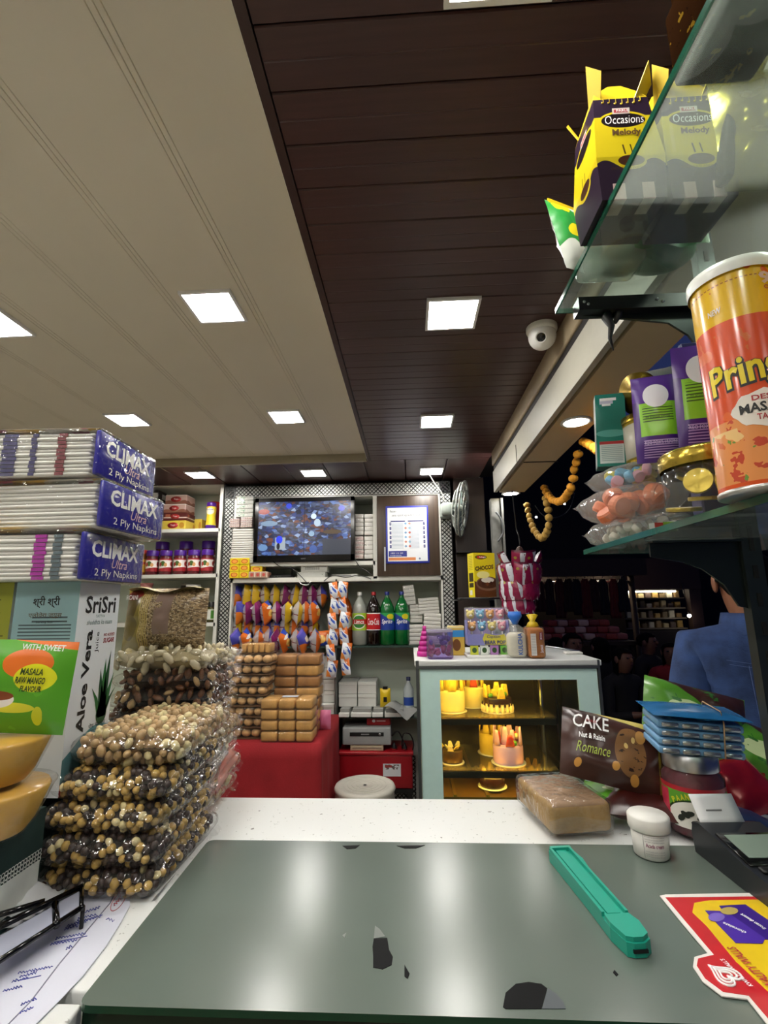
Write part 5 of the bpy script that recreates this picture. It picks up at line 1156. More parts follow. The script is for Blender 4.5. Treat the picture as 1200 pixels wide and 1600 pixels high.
# rear stack
xr = at(312, 1140, Y=.86).x; zz = CT + .0005; cxr = xr - .085
for i in range(4):
    nut_bag(cxr + .010*(i % 2) + .012, .935, zz, .175, .165, .037, pea if i % 2 else cas, f'pale nut bag, {ORD[i]} from the counter in the rear stack', 'pale_nut_bag', 31 + i, CORE2, 340, 3*(i % 2)); zz += .0355
for i in range(3):
    nut_bag(cxr - .004 + .010*i, .93, zz, .18, .160, .0335, alm, f'clear bag of dark almonds, {("lowest", "middle", "top")[i]} of three', 'almond_bag', 41 + i, CORE3, 400, (-2, 3, 1)[i]); zz += .032
nut_bag(cxr + .006, .93, zz, .19, .160, .036, cas, 'clear bag of white cashews under the snack pouch', 'cashew_bag', 51, CORE4, 340, -2); zz += .034
# snack pouch standing on top
p0 = at(188, 1000, Y=.90); p1 = at(305, 1000, Y=.90); w_ = p1.x - p0.x
NAM = design('namkeen_window', '#6e5a40', [('noise', 24, .5, '#a88f6a'), ('noise', 40, .58, '#d4c4a4'), ('noise', 32, .66, '#3a2c1c'), ('nrect', .44, .66, .25, .9, 5, .35, '#8a7266'), ('rect', .0, .26, 0, 1, '#8a7a34'), ('stripe', .24, .36, 0, 1, 40, 0, .5, '#cbb468'), ('ell', .10, .70, .12, .22, '#5a4a1c'), ('ell', .12, .88, .12, .09, '#7a1c1c'), ('ell', .12, .35, .10, .20, '#6a5c2a')], .3, wrinkle=.35)
t_ = thing('snack_pouch', 'pillow pouch of crunchy snack mix with gold side on the nut bags', 'snack pouch', ((p0.x+p1.x)/2, .92, zz - .004), (R(-6), 0, 0))
MB().pillow(w_ * 1.12, .118, .07, (0, 0), 14, 12, .05, seed=5, wr=.35, p=4).build('pouch_body', NAM, t_)
MB().grid(lambda u, v: ((u - .5)*w_*1.02, -.028 + v*.05, .112 + .005*math.sin(u*9) + .003*math.sin(v*6)), 12, 4).build('folded_top', M('gold_red_foil', '#c9b878', .3, .3, var=.3, ns=25), t_)
MB().text('RCANI', -w_*.40, .098, .022, .009, lambda x_, y_: (x_, -.0275, y_), 0, .02).build('lettering', INKW, t_)
# ================================================================== RISER, JUICE CARTONS, NAPKINS
rz_ = 1.160
rsr = thing('riser_box', 'dark green covered riser with white lace trim', 'riser', (-.62, .62, CT))
DG = M('dark_green_cloth', '#1f3834', .8, var=.12, ns=60, bump=.3)
MB().box((-.02, -.045, (rz_ - CT)/2), (.37, .11, rz_ - CT - .001)).box((-.02, .10, (rz_ - CT)/2), (.29, .18, rz_ - CT - .001)).build('box_body', DG, rsr)
lc = MB(); LW = M('lace_white', '#d8dcd4', .7); y_ = -.1225
for i in range(22):
    for j in range(3): 
        xx = .005 - i*.0045; lc.tube([(.1665, xx + .0024*math.cos(k*PI/3), .062 - j*.0045 + .0024*math.sin(k*PI/3)) for k in range(6)], .0005, 5, closed=True)
lc.box((.1662, -.042, .034), (.0015, .095, .036)); tag(lc.build('lace_trim', LW, rsr), kind='stuff')
TEAL = '#7fa6ac'
ALF = design('aloe_front', '#dfe4e6', [('wave', .20, .07, 3.0, -.6, '#5f8f94'), ('rect', 0, 1, 0, .055, '#b01c28')], .35)
ALS = design('aloe_side', '#d8dcdc', [('rect', 0, 1, .66, 1, '#8fb2b8'), ('stripe', .1, .92, .70, .79, 0, 60, .4, '#4a5a60'), ('stripe', .3, .85, .80, .835, 0, 50, .4, '#4a5a60'), ('stripe', .2, .8, .3, .55, 0, 40, .25, '#b8bcbc')], .35)
OLS = design('olive_side', '#8f9430', [('stripe', .05, .92, .2, .75, 0, 60, .35, '#4a4c18'), ('rect', 0, 1, 0, .12, '#6a7020')], .35)
AX1 = -.456; AY0, AY1 = .652, .746; AH = 1.437 - rz_ - .001
t_ = thing('juice_carton', 'white and teal aloe juice carton under the napkin packs', 'carton', (AX1 - .047, (AY0+AY1)/2, rz_ + .0005)); aw = .092; ad = AY1 - AY0
MB().box((0, 0, AH/2), (aw, ad, AH), (0, 0, 0, 1, 2, 2)).build('carton', [ALS, ALF, WBX], t_)
m = MB(); rt = lambda a, b: (aw/2 + .0004, a, b)      # a along +y (to the right as seen), b up
m.text('SriSri', .003, AH*.885, ad*.74, AH*.090, rt, 0, .02); m.text('TATTVA', .003, AH*.825, ad*.22, AH*.014, rt, 2)
m.text('shuddhta ka naam', .003, AH*.795, ad*.62, AH*.024, rt, 2, 0, .2)
m.text('Aloe Vera', -ad*.20, AH*.505, AH*.50, ad*.17, rt, 0, .03, 0, PI/2); m.text('Juice', ad*.02, AH*.69, AH*.105, ad*.10, rt, 0, 0, 0, PI/2)
m.text('NO ADDED', ad*.30, AH*.725, ad*.28, AH*.016, rt, 3, .02, .2); m.text('SUGAR', ad*.30, AH*.695, ad*.28, AH*.026, rt, 3, .03, .2)
m.text('पेय पदार्थ', ad*.2, AH*.27, ad*.4, AH*.03, rt, 0); m.text('FOOD', -ad*.3, AH*.027, ad*.3, AH*.025, rt, 4)
m.build('lettering', [INKB, WBX, M('grey_green_ink', '#6c8a84', .5), M('red_ink', '#9a1c24', .5), INKW], t_)
ft = lambda a, b: (a, -ad/2 - .0004, b)
MB().text('श्री श्री', 0, AH*.90, aw*.42, AH*.06, ft, 0, .015).text('एलोवेरा ज्यूस', 0, AH*.835, aw*.52, AH*.032, ft, 1).text('Serving Size', 0, AH*.80, aw*.26, AH*.013, ft, 0).build('lettering', [INKB, M('brown_ink', '#6a4a28', .5)], t_)
# aloe plant picture: flat printed leaves
m = MB()
for i, (dx, top, w0, c) in enumerate(((-.30, .46, .05, 0), (-.12, .55, .07, 1), (.0, .60, .08, 0), (.12, .64, .07, 1), (.26, .52, .06, 0), (.34, .44, .04, 1))):
    b0 = ad*(.28 + dx*.15); tip = ad*(.28 + dx*.95); zb0 = AH*.30
    m.raw([rt(b0 - ad*w0, zb0), rt(b0 + ad*w0, zb0), rt((b0 + tip)/2 + ad*w0*.7, AH*(.30 + top)/2 + .006), rt(tip, AH*top), rt((b0 + tip)/2 - ad*w0*.7, AH*(.30 + top)/2 + .006)], [(0, 1, 2, 3, 4)], c)
m.raw([rt(ad*.28 + ad*.13*math.cos(k*PI/8), AH*.315 + AH*.05*math.sin(k*PI/8)) for k in range(16)], [tuple(range(16))], 1)
m.build('plant_print', [M('aloe_green', '#2c6a34', .5), M('aloe_dark', '#1c4a28', .5)], t_)
t2 = thing('juice_carton', 'olive green juice carton at the left of the teal one', 'carton', (AX1 - .047 - aw - .004, (AY0+AY1)/2, rz_ + .0005)); MB().box((0, 0, AH/2), (aw, ad, AH), (0, 0, 0, 1, 0, 0)).build('carton', [OLS, WBX], t2)
MB().text('श्री श्री', .01, AH*.90, aw*.42, AH*.06, ft, 0, .015).text('जूस', .022, AH*.835, aw*.2, AH*.032, ft, 0).build('lettering', INKB, t2)
# napkin packs
NW = design('napkin_edge', '#d9d8d3', [('stripe', 0, 1, 0, 1, 0, 13, .22, '#b4b2ac'), ('noise', 4, .62, '#c9c8c4')], .7, wrinkle=.5, ws=40)
BLU = design('napkin_blue', '#1f1c8e', [('noise', 5, .68, '#2c2aa0')], .25, wrinkle=.3, coat=.3)
TOPF = design('napkin_top', '#d8d4c8', [('noise', 3, .5, '#c9a030'), ('noise', 4, .56, '#b0305c'), ('noise', 5, .6, '#2a6a3c')], .3, coat=.3)
NW_, ND, NH = .26, .158, .0665
def napkins(x1, y0, z, k, label, stripes):
    t_ = thing('napkin_pack', label, 'napkin pack', (x1 - NW_/2, y0 + ND/2, z), (0, 0, R((1.5, -1.2, 2.2)[k])), 'stacked napkin packs')
    n = 11
    for i in range(n):
        hh = NH*.94/n; MB().rbox((-.004 + .002*math.sin(i*2.1 + k), .001*math.sin(i*3.3), hh*(i + .5)), (NW_ - .016, ND - .006, hh*.93), .0022, n=1).build('napkin', NAPW, t_)
    for (c_, xx, ww) in stripes:
        m = MB()
        for i in range(n):
            hh = NH*.94/n; m.box((xx + .0012*math.sin(i*2 + k), -ND/2 + .0026, hh*(i + .5)), (ww, .0012, hh*.80))
        m.build('printed_band', M('band_' + c_, {'magenta': '#a8269c', 'slate': '#5a6a72', 'maroon': '#7c3840', 'navy': '#4a4870'}[c_], .6), t_)
    MB().rbox((NW_/2 - .003, 0, NH/2), (.008, ND*1.0, NH*.99), .003, n=2).build('end_label', BLU, t_)
    MB().grid(lambda u, v: ((u - .5)*NW_, (v - .5)*ND, NH + .0012 + .0014*math.sin(u*19)*math.sin(v*11)), 20, 10).build('printed_top', TOPF, t_)
    r_ = lambda a, b: (NW_/2 + .0016, a, b)
    MB().text('CLIMAX', -.002, NH*.68, ND*.78, NH*.36, r_, 0, .03).text('Ultra', .008, NH*.40, ND*.26, NH*.20, r_, 1, 0, .3).text('2 Ply Napkins', .004, NH*.16, ND*.72, NH*.20, r_, 0).build('lettering', [INKW, M('pink_ink', '#e8c0cc', .5)], t_)
    MB().rbox((0, 0, NH/2 + .001), (NW_ + .006, ND + .005, NH + .006), .008, n=3).build('wrap', FILMX, t_)
NAPW = M('napkin_white', '#e9e7e1', .8, var=.06, ns=25, bump=.4)
z = rz_ + .001 + AH + .0005
napkins(-.442, .620, z, 2, 'lowest napkin pack with magenta and grey bands', [('magenta', .068, .016), ('slate', .092, .012)]); z += NH + .006
napkins(-.420, .630, z, 1, 'plain white napkin pack in the middle of the stack', []); z += NH + .006
napkins(-.434, .620, z, 0, 'top napkin pack with maroon and navy bands', [('maroon', .075, .012), ('navy', .0, .02), ('navy', .035, .008)])
# mango pouch on two tubs
t_ = thing('mango_pouch', 'green and orange raw mango snack pouch leaning on the cartons', 'pouch', (-.459, .558, 1.262), (R(-3), R(3), R(4)))
MG_ = design('mango_print', '#4f9a1c', [('noise', 3, .6, '#5aa824'), ('wave', .0, 0, 1, 0, '#4f9a1c'), ('half', .15, 1, 1.06, '#d86a1c'), ('ell', .62, .75, .25, .16, '#d86a1c'), ('ell', .72, .60, .20, .15, '#d8d81c'), ('ell', .55, .28, .22, .055, '#d8d830'), ('ell', .38, .36, .18, .09, '#e4e0d8'), ('ell', .38, .40, .17, .05, '#7a3a18'), ('ell', .80, .20, .05, .10, '#c8d020')], .35, wrinkle=.2)
MB().pillow(.125, .102, .022, (0, 0), 12, 10, .05, seed=2, wr=.3, p=5).build('pouch_body', MG_, t_)
MB().text('MASALA', .022, .068, .026, .0075, lambda x_, y_: (x_, -.0125, y_), 0, .03, .15).text('RAW MANGO', .022, .0585, .034, .0075, lambda x_, y_: (x_, -.0125, y_), 0, .03, .15).text('FLAVOUR', .024, .0495, .024, .0065, lambda x_, y_: (x_, -.0125, y_), 0, .03, .15).text('WITH SWEET', .03, .095, .05, .007, lambda x_, y_: (x_, -.0118, y_), 1, .02, .15).build('lettering', [M('dark_green_ink', '#223c10', .5), INKW], t_)
MB().raw([(-.04 + .016*math.cos(k*PI/5), -.0128, .043 + .012*abs(math.sin(k*PI/5))) for k in range(6)], [tuple(range(6))]).build('powder_print', M('powder_brown', '#8a4a20', .6), t_)
AMB = M('amber_paste', '#cc9c34', .5, var=.12, ns=12, coat=.4)
for i, (zb2, lb) in enumerate(((rz_ + .001, 'lower'), (rz_ + .052, 'upper'))):
    t_ = thing('sweet_tub', lb + ' wrapped tub of amber sweet paste under the mango pouch', 'tub', (-.462 - .006*i, .552, zb2), (0, 0, 0), 'wrapped sweet tubs')
    MB().lathe([(.034, .001), (.042, .012), (.054, .043), (.052, .047), (0, .046)], 28, cap=False).build('paste', AMB, t_)
    MB().lathe([(.036, 0), (.044, .011), (.0575, .044), (.060, .047), (.058, .0485), (0, .050)], 28, cap=False).build('wrap', FILM, t_)
# ================================================================== PAPERS AND CARD HOLDER, BOTTOM LEFT
PZ = CT + .0015
def sheet(pts, z, mat, name, label, cat='paper', th=.0006):
    P = [at(a, b, Z=z) for a, b in pts]; c = sum(P, Vector()) / len(P)
    t_ = thing(name, label, cat, (c.x, c.y, z)); MB().prism([(p.x - c.x, p.y - c.y) for p in P], th, axis='z').build('sheet', mat, t_); return t_, c
PAPB = M('bluish_paper', '#d2d4e2', .7, var=.03, ns=6)
s1, c1 = sheet([(204, 1388), (203, 1415), (190, 1440), (165, 1480), (130, 1525), (95, 1562), (55, 1602), (-20, 1680), (-130, 1640), (-60, 1530), (10, 1478), (70, 1440), (130, 1402), (180, 1386)], PZ, PAPB, 'bill_paper', 'white handwritten paper bill lying on the counter corner')
def scribble(t_, c, z, x0, y0, x1, y1, seed, mat, amp=3.2):
    r = random.Random(seed); P = []; n = int(math.hypot(x1-x0, y1-y0) / 1.5)
    nx, ny = -(y1-y0), (x1-x0); L = math.hypot(nx, ny); nx /= L; ny /= L
    for i in range(n + 1):
        k = i / n; a = amp * math.sin(i*1.9 + r.random()*1.6) * (.5 + r.random()*.6); q = at(x0 + (x1-x0)*k + nx*a, y0 + (y1-y0)*k + ny*a, Z=z); P.append(q - Vector((c.x, c.y, z)) + Vector((0, 0, .0009)))
    MB().tube(P, .00045, 4).build('handwriting', mat, t_)
INK = M('biro_blue', '#3a42a0', .5); PEN = M('biro_red', '#b84858', .5)
for k, a in enumerate(((128, 1428, 156, 1418), (120, 1438, 150, 1430), (116, 1444, 158, 1432), (104, 1448, 134, 1442), (100, 1453, 124, 1447), (86, 1468, 134, 1460), (78, 1477, 120, 1470), (102, 1484, 112, 1480), (28, 1522, 82, 1512), (30, 1528, 58, 1521), (18, 1536, 44, 1529), (4, 1550, 34, 1543), (32, 1572, 56, 1562), (30, 1584, 52, 1576), (166, 1436, 178, 1440))): scribble(s1, c1, PZ, *a, 70 + k, INK, 2.4)
for (a, b, c, d_) in ((120, 1443, 160, 1431), (84, 1474, 136, 1464), (28, 1534, 64, 1526)):
    P = [at(a, b, Z=PZ), at(c, d_, Z=PZ)]; MB().tube([p - Vector((c1.x, c1.y, PZ)) + Vector((0, 0, .0009)) for p in P], .0004, 4).build('underline', INK, s1)
P = [at(185 + 11*math.cos(k*PI/9) - 6*math.sin(k*PI/9), 1409 + 15*math.sin(k*PI/9) - 5*math.cos(k*PI/9), Z=PZ) - Vector((c1.x, c1.y, PZ - .0009)) for k in range(18)]
MB().tube(P, .0004, 4, closed=True).build('pen_circle', PEN, s1); scribble(s1, c1, PZ, 177, 1416, 192, 1401, 99, PEN, 2.6)
P = [at(182, 1392, Z=PZ), at(172, 1412, Z=PZ), at(140, 1450, Z=PZ), at(92, 1508, Z=PZ), at(48, 1566, Z=PZ), at(10, 1605, Z=PZ)]
MB().tube([p - Vector((c1.x, c1.y, PZ - .0008)) for p in P], .0007, 4).build('fold_line', M('fold_grey', '#8a8ca0', .7), s1)
# black rimmed card holder lying on the bill
HZ = CT + .024
hp = [at(-40, 1500, Z=HZ), at(130, 1380, Z=HZ)]
hd = thing('card_holder', 'black rimmed clear card holder lying across the paper bill', 'card holder', (hp[0] + hp[1]) / 2)
cen = hd.location.copy()
def lp(px, py, z=HZ): return at(px, py, Z=z) - cen
def bar(a, b, r): MB().tube([lp(*a), lp(*b)], r, 8).build('rim_bar', M('gloss_black', '#0a0a0c'), hd)
bar((-30, 1462), (128, 1386), .0036); bar((-30, 1520), (130, 1416), .0028); bar((86, 1412), (88, 1446), .0036); bar((127, 1388), (127, 1420), .0026); bar((-30, 1438), (70, 1408), .0030)
MB().raw([lp(-30, 1480), lp(84, 1417), lp(85, 1444), lp(-30, 1516)], [(0, 1, 2, 3)]).build('card', M('greyblue_card', '#a4a8ba', .5, var=.08, ns=10), hd).modifiers.new('thick', 'SOLIDIFY').thickness = .001
MB().raw([lp(91, 1412), lp(124, 1394), lp(124, 1420), lp(91, 1442)], [(0, 1, 2, 3)]).build('card', M('greyblue_card', '#a4a8ba'), hd).modifiers.new('thick', 'SOLIDIFY').thickness = .001
for q in ((-30, 1520), (130, 1416)):
    a = lp(*q); MB().cyl((a.x, a.y, a.z), (a.x, a.y, PZ + .001 - cen.z), .0022, 8).build('foot', BLACKP, hd)
p = at(8, 1410, Z=CT + .01); t_ = thing('crumpled_bag', 'crumpled white plastic bag behind the card holder', 'bag', (p.x - .01, p.y, CT + .0005)); m = MB()
m.grid(lambda u, v: ((u - .5)*.14, (v - .5)*.07, .012 + .020*math.sin(u*PI)*math.sin(v*PI) + .010*mnoise.noise(Vector((u*7, v*6, 3)))), 16, 10).build('bag_body', M('white_poly', '#d4d6d8', .3, var=.05), t_)
m = MB().tube([(-.06 + .02*k, -.036 + .003*math.sin(k*2), .012 + .003*math.sin(k)) for k in range(7)], .004, 6).build('rolled_edge', M('white_poly', '#d4d6d8'), t_)
# ================================================================== NEAR RIGHT: counter goods
MZ = CT + .0065
# wrapped plum cake
a = at(862, 1318, Z=CT); b = at(805, 1262, Z=CT); c = at(960, 1312, Z=CT)
ang = math.atan2(c.y - a.y, c.x - a.x); 
t_ = thing('plum_cake', 'clear wrapped brown cake block at the mat corner', 'cake', (a.x, a.y, MZ), (0, 0, R(10)))
CK = M('cake_crumb', '#a5834e', .75, var=.28, ns=28, bump=.6); CKT = M('cake_top', '#8f6f50', .6, var=.22, ns=20, bump=.4)
MB().rbox((.052, .068, .0225), (.098, .132, .043), .009, (0, 0, 0, 0, 1, 0), n=3).build('cake_block', [CK, CKT], t_)
MB().rbox((.052, .068, .0235), (.105, .140, .047), .010, n=3).build('wrap', FILMX, t_)
MB().grid(lambda u, v: (.0 - .002 + .1*u, -.0015 - .001*math.sin(u*9), .004 + v*.02 + .004*math.sin(u*5)), 8, 3).build('wrap_fold', FILM2, t_)
# teal box cutter
A = at(874, 1327, Z=MZ + .012); Bq = at(1000, 1475, Z=MZ + .012); d = Bq - A; L = math.hypot(d.x, d.y); ang = math.atan2(d.y, d.x)
t_ = thing('box_cutter', 'teal plastic box cutter lying on the dark mat', 'cutter', (A.x, A.y, MZ), (0, 0, ang)); TL = M('teal_plastic', '#1f9c86', .3, var=.05)
w = .0165
out = [(0, -w*.82), (.004, -w), (L*.62, -w*.93), (L*.86, -w), (L*.985, -w*.74), (L, -w*.35), (L, w*.35), (L*.97, w*.85), (L*.84, w*1.02), (L*.62, w*.80), (L*.36, w*.86), (L*.30, w*1.02), (L*.14, w*1.22), (.006, w*1.05), (0, w*.85)]
MB().prism(out, .0125, axis='z').build('handle', TL, t_)
m = MB()
m.box((L*.40, -w*.88, .0145), (L*.74, .0032, .005)).box((L*.40, w*.72, .0145), (L*.74, .0032, .005)).box((L*.02, 0, .0145), (.005, w*1.7, .005)); m.build('rail', TL, t_)
MB().box((L*.40, -w*.08, .0132), (L*.72, w*.86, .0024)).build('slider', TL, t_)
MB().prism([(L*.79, -w*.9), (L*.86, -w*.96), (L*.975, -w*.7), (L*.99, -w*.3), (L*.99, w*.3), (L*.96, w*.8), (L*.86, w*.94), (L*.79, w*.7)], .0045, axis='z', X=Matrix.Translation((0, 0, .0125))).build('nose', TL, t_)
MB().box((L + .0004, 0, .006), (.002, w*.9, .003)).build('blade_slot', BLACKP, t_)
# small white cream jar
p = at(1029, 1346, Z=MZ); t_ = thing('cream_jar', 'small white jar with white screw lid', 'jar', (p.x, p.y + .018, MZ), (0, 0, R(-20))); JW = M('jar_white', '#dcdad4', .35, var=.02)
MB().lathe([(.020, 0), (.0225, .002), (.0242, .036)], 28).build('jar_body', JW, t_); MB().lathe([(.0262, .034), (.0270, .036), (.0270, .0495), (.0245, .0525), (0, .0525)], 28, cap=False).build('lid', JW, t_)
m = MB(); rr = .0246; cm = lambda x_, y_: (rr*(.93 + .07*y_/.036)*math.sin(x_/rr), -rr*(.93 + .07*y_/.036)*math.cos(x_/rr) - .0004, y_)
m.text('Acada cream', .004, .020, .024, .005, cm, 1, .01)
for i in range(3): m.text('ayurvedic proprietary medicine', .004, .0305 - i*.003, .026, .0017, cm, 0)
for i in range(3): m.text('net wt apply gently as directed', .004, .0125 - i*.003, .026, .0017, cm, 0)
m.raw([cm(-.011, .004), cm(-.0104, .004), cm(-.0104, .032), cm(-.011, .032)], [(0, 1, 2, 3)], 0); m.build('lettering', [M('grey_ink', '#9a9a9c'), M('magenta_ink', '#8a2a5c', .5)], t_)
# card terminal
tp = thing('card_terminal', 'dark grey card payment terminal with a receipt', 'card terminal', (.438, .672, MZ), (0, 0, R(3))); TG = M('terminal_grey', '#26282c', .35, var=.06); TS = M('terminal_light', '#4a4d52', .4)
sec = [(-.105, 0), (-.105, .022), (-.06, .026), (.0, .030), (.045, .037), (.085, .042), (.098, .038), (.102, .024), (.098, 0)]
MB().prism(sec, .086, axis='x', X=Matrix.Translation((-.043, 0, 0))).build('body', TG, tp)
sl = math.atan2(.007, .045); X = Matrix.Translation((0, .026, .0346)) @ Matrix.Rotation(sl, 4, 'X')
MB().rbox((0, 0, .001), (.078, .062, .003), .001, X=X, n=1).build('screen_frame', M('gloss_black', '#0a0a0c'), tp); MB().box((0, .003, .0026), (.062, .044, .0012), X=X).build('screen', M('lcd_grey', '#8b9a8c', .15, var=.08, ns=8), tp)
X2 = Matrix.Translation((0, -.05, .0268)) @ Matrix.Rotation(math.atan2(.004, .06), 4, 'X')
for j in range(4):
    for i in range(3): MB().rbox((-.024 + i*.024, .036 - j*.016, .002), (.020, .011, .004), .0015, X=X2, n=1).build('key', TS if j else BLACKP, tp)
MB().grid(lambda u, v: (-.038 + .062*u, .086 + v*.022, .040 + .030*v), 4, 6).build('receipt', M('receipt_paper', '#e4e4e6', .7, var=.02), tp).modifiers.new('thick', 'SOLIDIFY').thickness = .0004
MB().box((-.012, .0950, .0535), (.022, .0006, .0022)).build('print_mark', M('grey_ink', '#9a9a9c'), tp)
# ice-cream promotion card
PZ2 = MZ + .0006
def pc(px, py): q = at(px, py, Z=PZ2); return (q.x, q.y)
outl = [(1031, 1401), (1040, 1399), (1200, 1396), (1330, 1396), (1360, 1640), (1228, 1640), (1200, 1604), (1168, 1563), (1128, 1558), (1098, 1535), (1083, 1512), (1085, 1497), (1106, 1491), (1066, 1444)]
ic = thing('promotion_card', 'red and yellow ice cream promotion card on the mat corner', 'card', (0, 0, PZ2))
MB().prism([pc(*q) for q in outl], .0010, axis='z').build('card_sheet', M('card_white', '#e8e2dc', .35), ic)
def layer(pts, k, mat, name): MB().prism([pc(*q) for q in pts], .0003, axis='z', X=Matrix.Translation((0, 0, .0010 + .0003*k))).build(name, mat, ic)
CR = M('card_red', '#c5242c', .3); CY = M('card_yellow', '#e6c21c', .3); CP = M('card_purple', '#3a1c84', .3)
layer([(1040, 1404), (1330, 1401), (1355, 1636), (1232, 1636), (1204, 1598), (1170, 1558), (1130, 1552), (1102, 1531), (1089, 1511), (1091, 1500), (1116, 1494), (1072, 1442)], 0, CR, 'red_print')
layer([(1085, 1413), (1110, 1409), (1330, 1406), (1350, 1630), (1260, 1590), (1200, 1552), (1150, 1505), (1105, 1450), (1082, 1428)], 1, CY, 'yellow_print')
layer([(1124, 1418), (1165, 1416), (1200, 1440), (1240, 1470), (1172, 1472), (1140, 1440)], 2, CP, 'purple_picture'); layer([(1102, 1426), (1135, 1427), (1196, 1470), (1192, 1478), (1150, 1477), (1122, 1448)], 3, M('card_violet', '#4c2ca0', .3), 'purple_picture')
layer([(1140 + 14*math.cos(k*PI/7), 1427 + 6*math.sin(k*PI/7)) for k in range(14)], 4, M('card_gold', '#b8a458', .3), 'coin_print')
layer([(1120 + 13*math.cos(k*PI/7), 1437 + 7*math.sin(k*PI/7)) for k in range(14)], 4, M('card_lilac', '#7a64c0', .3), 'swirl_print')
m = MB(); mpz = lambda x_, y_: (x_, y_, .0026)
def flat_text(s_, px, py, px2, py2, h, k):
    """text runs from pixel a to pixel b on the card"""
    a_ = Vector(pc(px, py)); b_ = Vector(pc(px2, py2)); d_ = b_ - a_; c_ = (a_ + b_)/2; m.text(s_, c_.x, c_.y, d_.length, h, mpz, k, .02, 0, math.atan2(d_.y, d_.x))
flat_text('KWALITY WALLS', 1215, 1555, 1142, 1484, .009, 0); flat_text("KWALITY WALL'S", 1174, 1546, 1128, 1503, .0045, 1)
flat_text('chocolate', 1166, 1462, 1130, 1446, .005, 1); flat_text('frozen dessert', 1196, 1456, 1158, 1432, .005, 1); m.build('lettering', [M('red_ink2', '#b8303a', .4), INKW], ic)
# double heart swirl emblem
hx, hy = pc(1134, 1527)
for k, sc in ((0, .0135), (1, .0095), (2, .0055)):
    P = []
    for i in range(28):
        tt = 2*PI*i/28; x_ = 16*math.sin(tt)**3/16; y_ = (13*math.cos(tt) - 5*math.cos(2*tt) - 2*math.cos(3*tt) - math.cos(4*tt))/16
        ca, sa = math.cos(R(215)), math.sin(R(215)); P.append((hx + sc*(x_*ca - y_*sa), hy + sc*(x_*sa + y_*ca), .0018))
    MB().tube(P, .0010, 5, closed=True).build('heart_emblem', INKW, ic)
# paan candy jar + chocolate blister stack
jx, jy = .432, .835
t_ = thing('candy_jar', 'clear candy jar with a steel lid and green label', 'jar', (jx, jy, MZ), (0, 0, R(-27)))
MB().lathe([(.036, 0), (.0415, .006), (.0415, .078), (.034, .088), (.034, .092)], 28).build('sweets', M('maroon_sweets', '#6e2436', .4, var=.35, ns=60, bump=.6), t_)
MB().lathe([(.037, 0), (.043, .005), (.043, .079), (.0355, .089), (.0355, .094)], 28).build('jar_body', film('jar_glass', '#f0e8e8', haze=.04), t_)
MB().lathe([(.0385, .090), (.0385, .112), (.036, .114), (0, .114)], 28, cap=False).build('lid', CHROME, t_)
LBL = design('paan_label', '#dcdcd0', [('ell', .25, .50, .13, .40, '#e8e6dc'), ('half', 0, 1, .58, '#4f9a2c'), ('ell', .25, .40, .12, .42, '#e8e6dc'), ('rect', 0, 1, .86, 1, '#b02430'), ('ell', .25, .1, .3, .08, '#a8305c')], .35)
LBL = design('paan_label2', '#5a9c30', [('rect', 0, 1, .88, 1, '#b02430'), ('ell', .5, .22, .16, .48, '#1f3c18'), ('ell', .5, .20, .15, .46, '#e6e4da'), ('rect', 0, .36, 0, .85, '#c0344c')], .35)
MB().lathe([(.0434, .014), (.0434, .070)], 28, cap=False).build('paper_label', LBL, t_)
m = MB(); rr = .0440; cm2 = lambda x_, y_: (rr*math.sin(x_/rr), -rr*math.cos(x_/rr), y_)
for i, ch in enumerate('PAAN CANDY'):
    if ch != ' ': k = i - 4.5; m.text(ch, k*.0066, .0585 - .00045*k*k, .0052, .0080, cm2, 0, .03, 0, -k*.10)
m.build('lettering', M('yellow_ink', '#d8d428', .5), t_)
m = MB(); r4 = random.Random(5)
for i in range(9):
    x_ = r4.uniform(-.022, .024); y_ = .026 + r4.uniform(-.006, .010); a = r4.uniform(-1, 1); m.raw([cm2(x_ + .008*math.cos(a)*math.cos(k) - .003*math.sin(a)*math.sin(k), y_ + .008*math.sin(a)*math.cos(k)*.6 + .0035*math.sin(k)) for k in [j*PI/4 for j in range(8)]], [tuple(range(8))])
m.build('candy_print', M('candy_dark', '#20261c', .5), t_)
bs = thing('chocolate_stack', 'banded stack of blue foil chocolate bars on the candy jar', 'chocolate bars', (jx + .005, jy, MZ + .1145), (R(3), R(3), R(-8)))
SL = M('silver_foil', '#aab0b6', .25, .8, var=.1); BF = M('blue_foil', '#2a78b4', .25, .3, var=.15, ns=30); BLF = M('pale_blue_card', '#6a9cc4', .4)
for i in range(4):
    z_ = .0005 + i*.0125
    bar_ = MB().rbox((0, 0, z_ + .0055), (.118, .072, .0105), .002, n=1).build('bar', BLF, bs)
    for k in range(4): MB().rbox((-.042 + k*.028, -.0365, z_ + .0052), (.024, .004, .0075), .0018, n=1).build('foil_end', SL, bar_)
MB().pillow(.135, .088, .014, (0, 0), 12, 10, .05, seed=6, wr=.5, X=Matrix.Translation((0, -.045, .058)) @ Matrix.Rotation(-PI/2, 4, 'X') @ Matrix.Scale(1, 4)).build('top_bar', BF, bs)
MB().tube([(.030, -.040, .002), (.030, -.0405, .052), (.031, -.03, .067), (.031, .03, .067), (.030, .040, .05), (.03, .040, .002)], .0010, 6).build('rubber_band', M('rubber', '#c09a70', .6), bs)
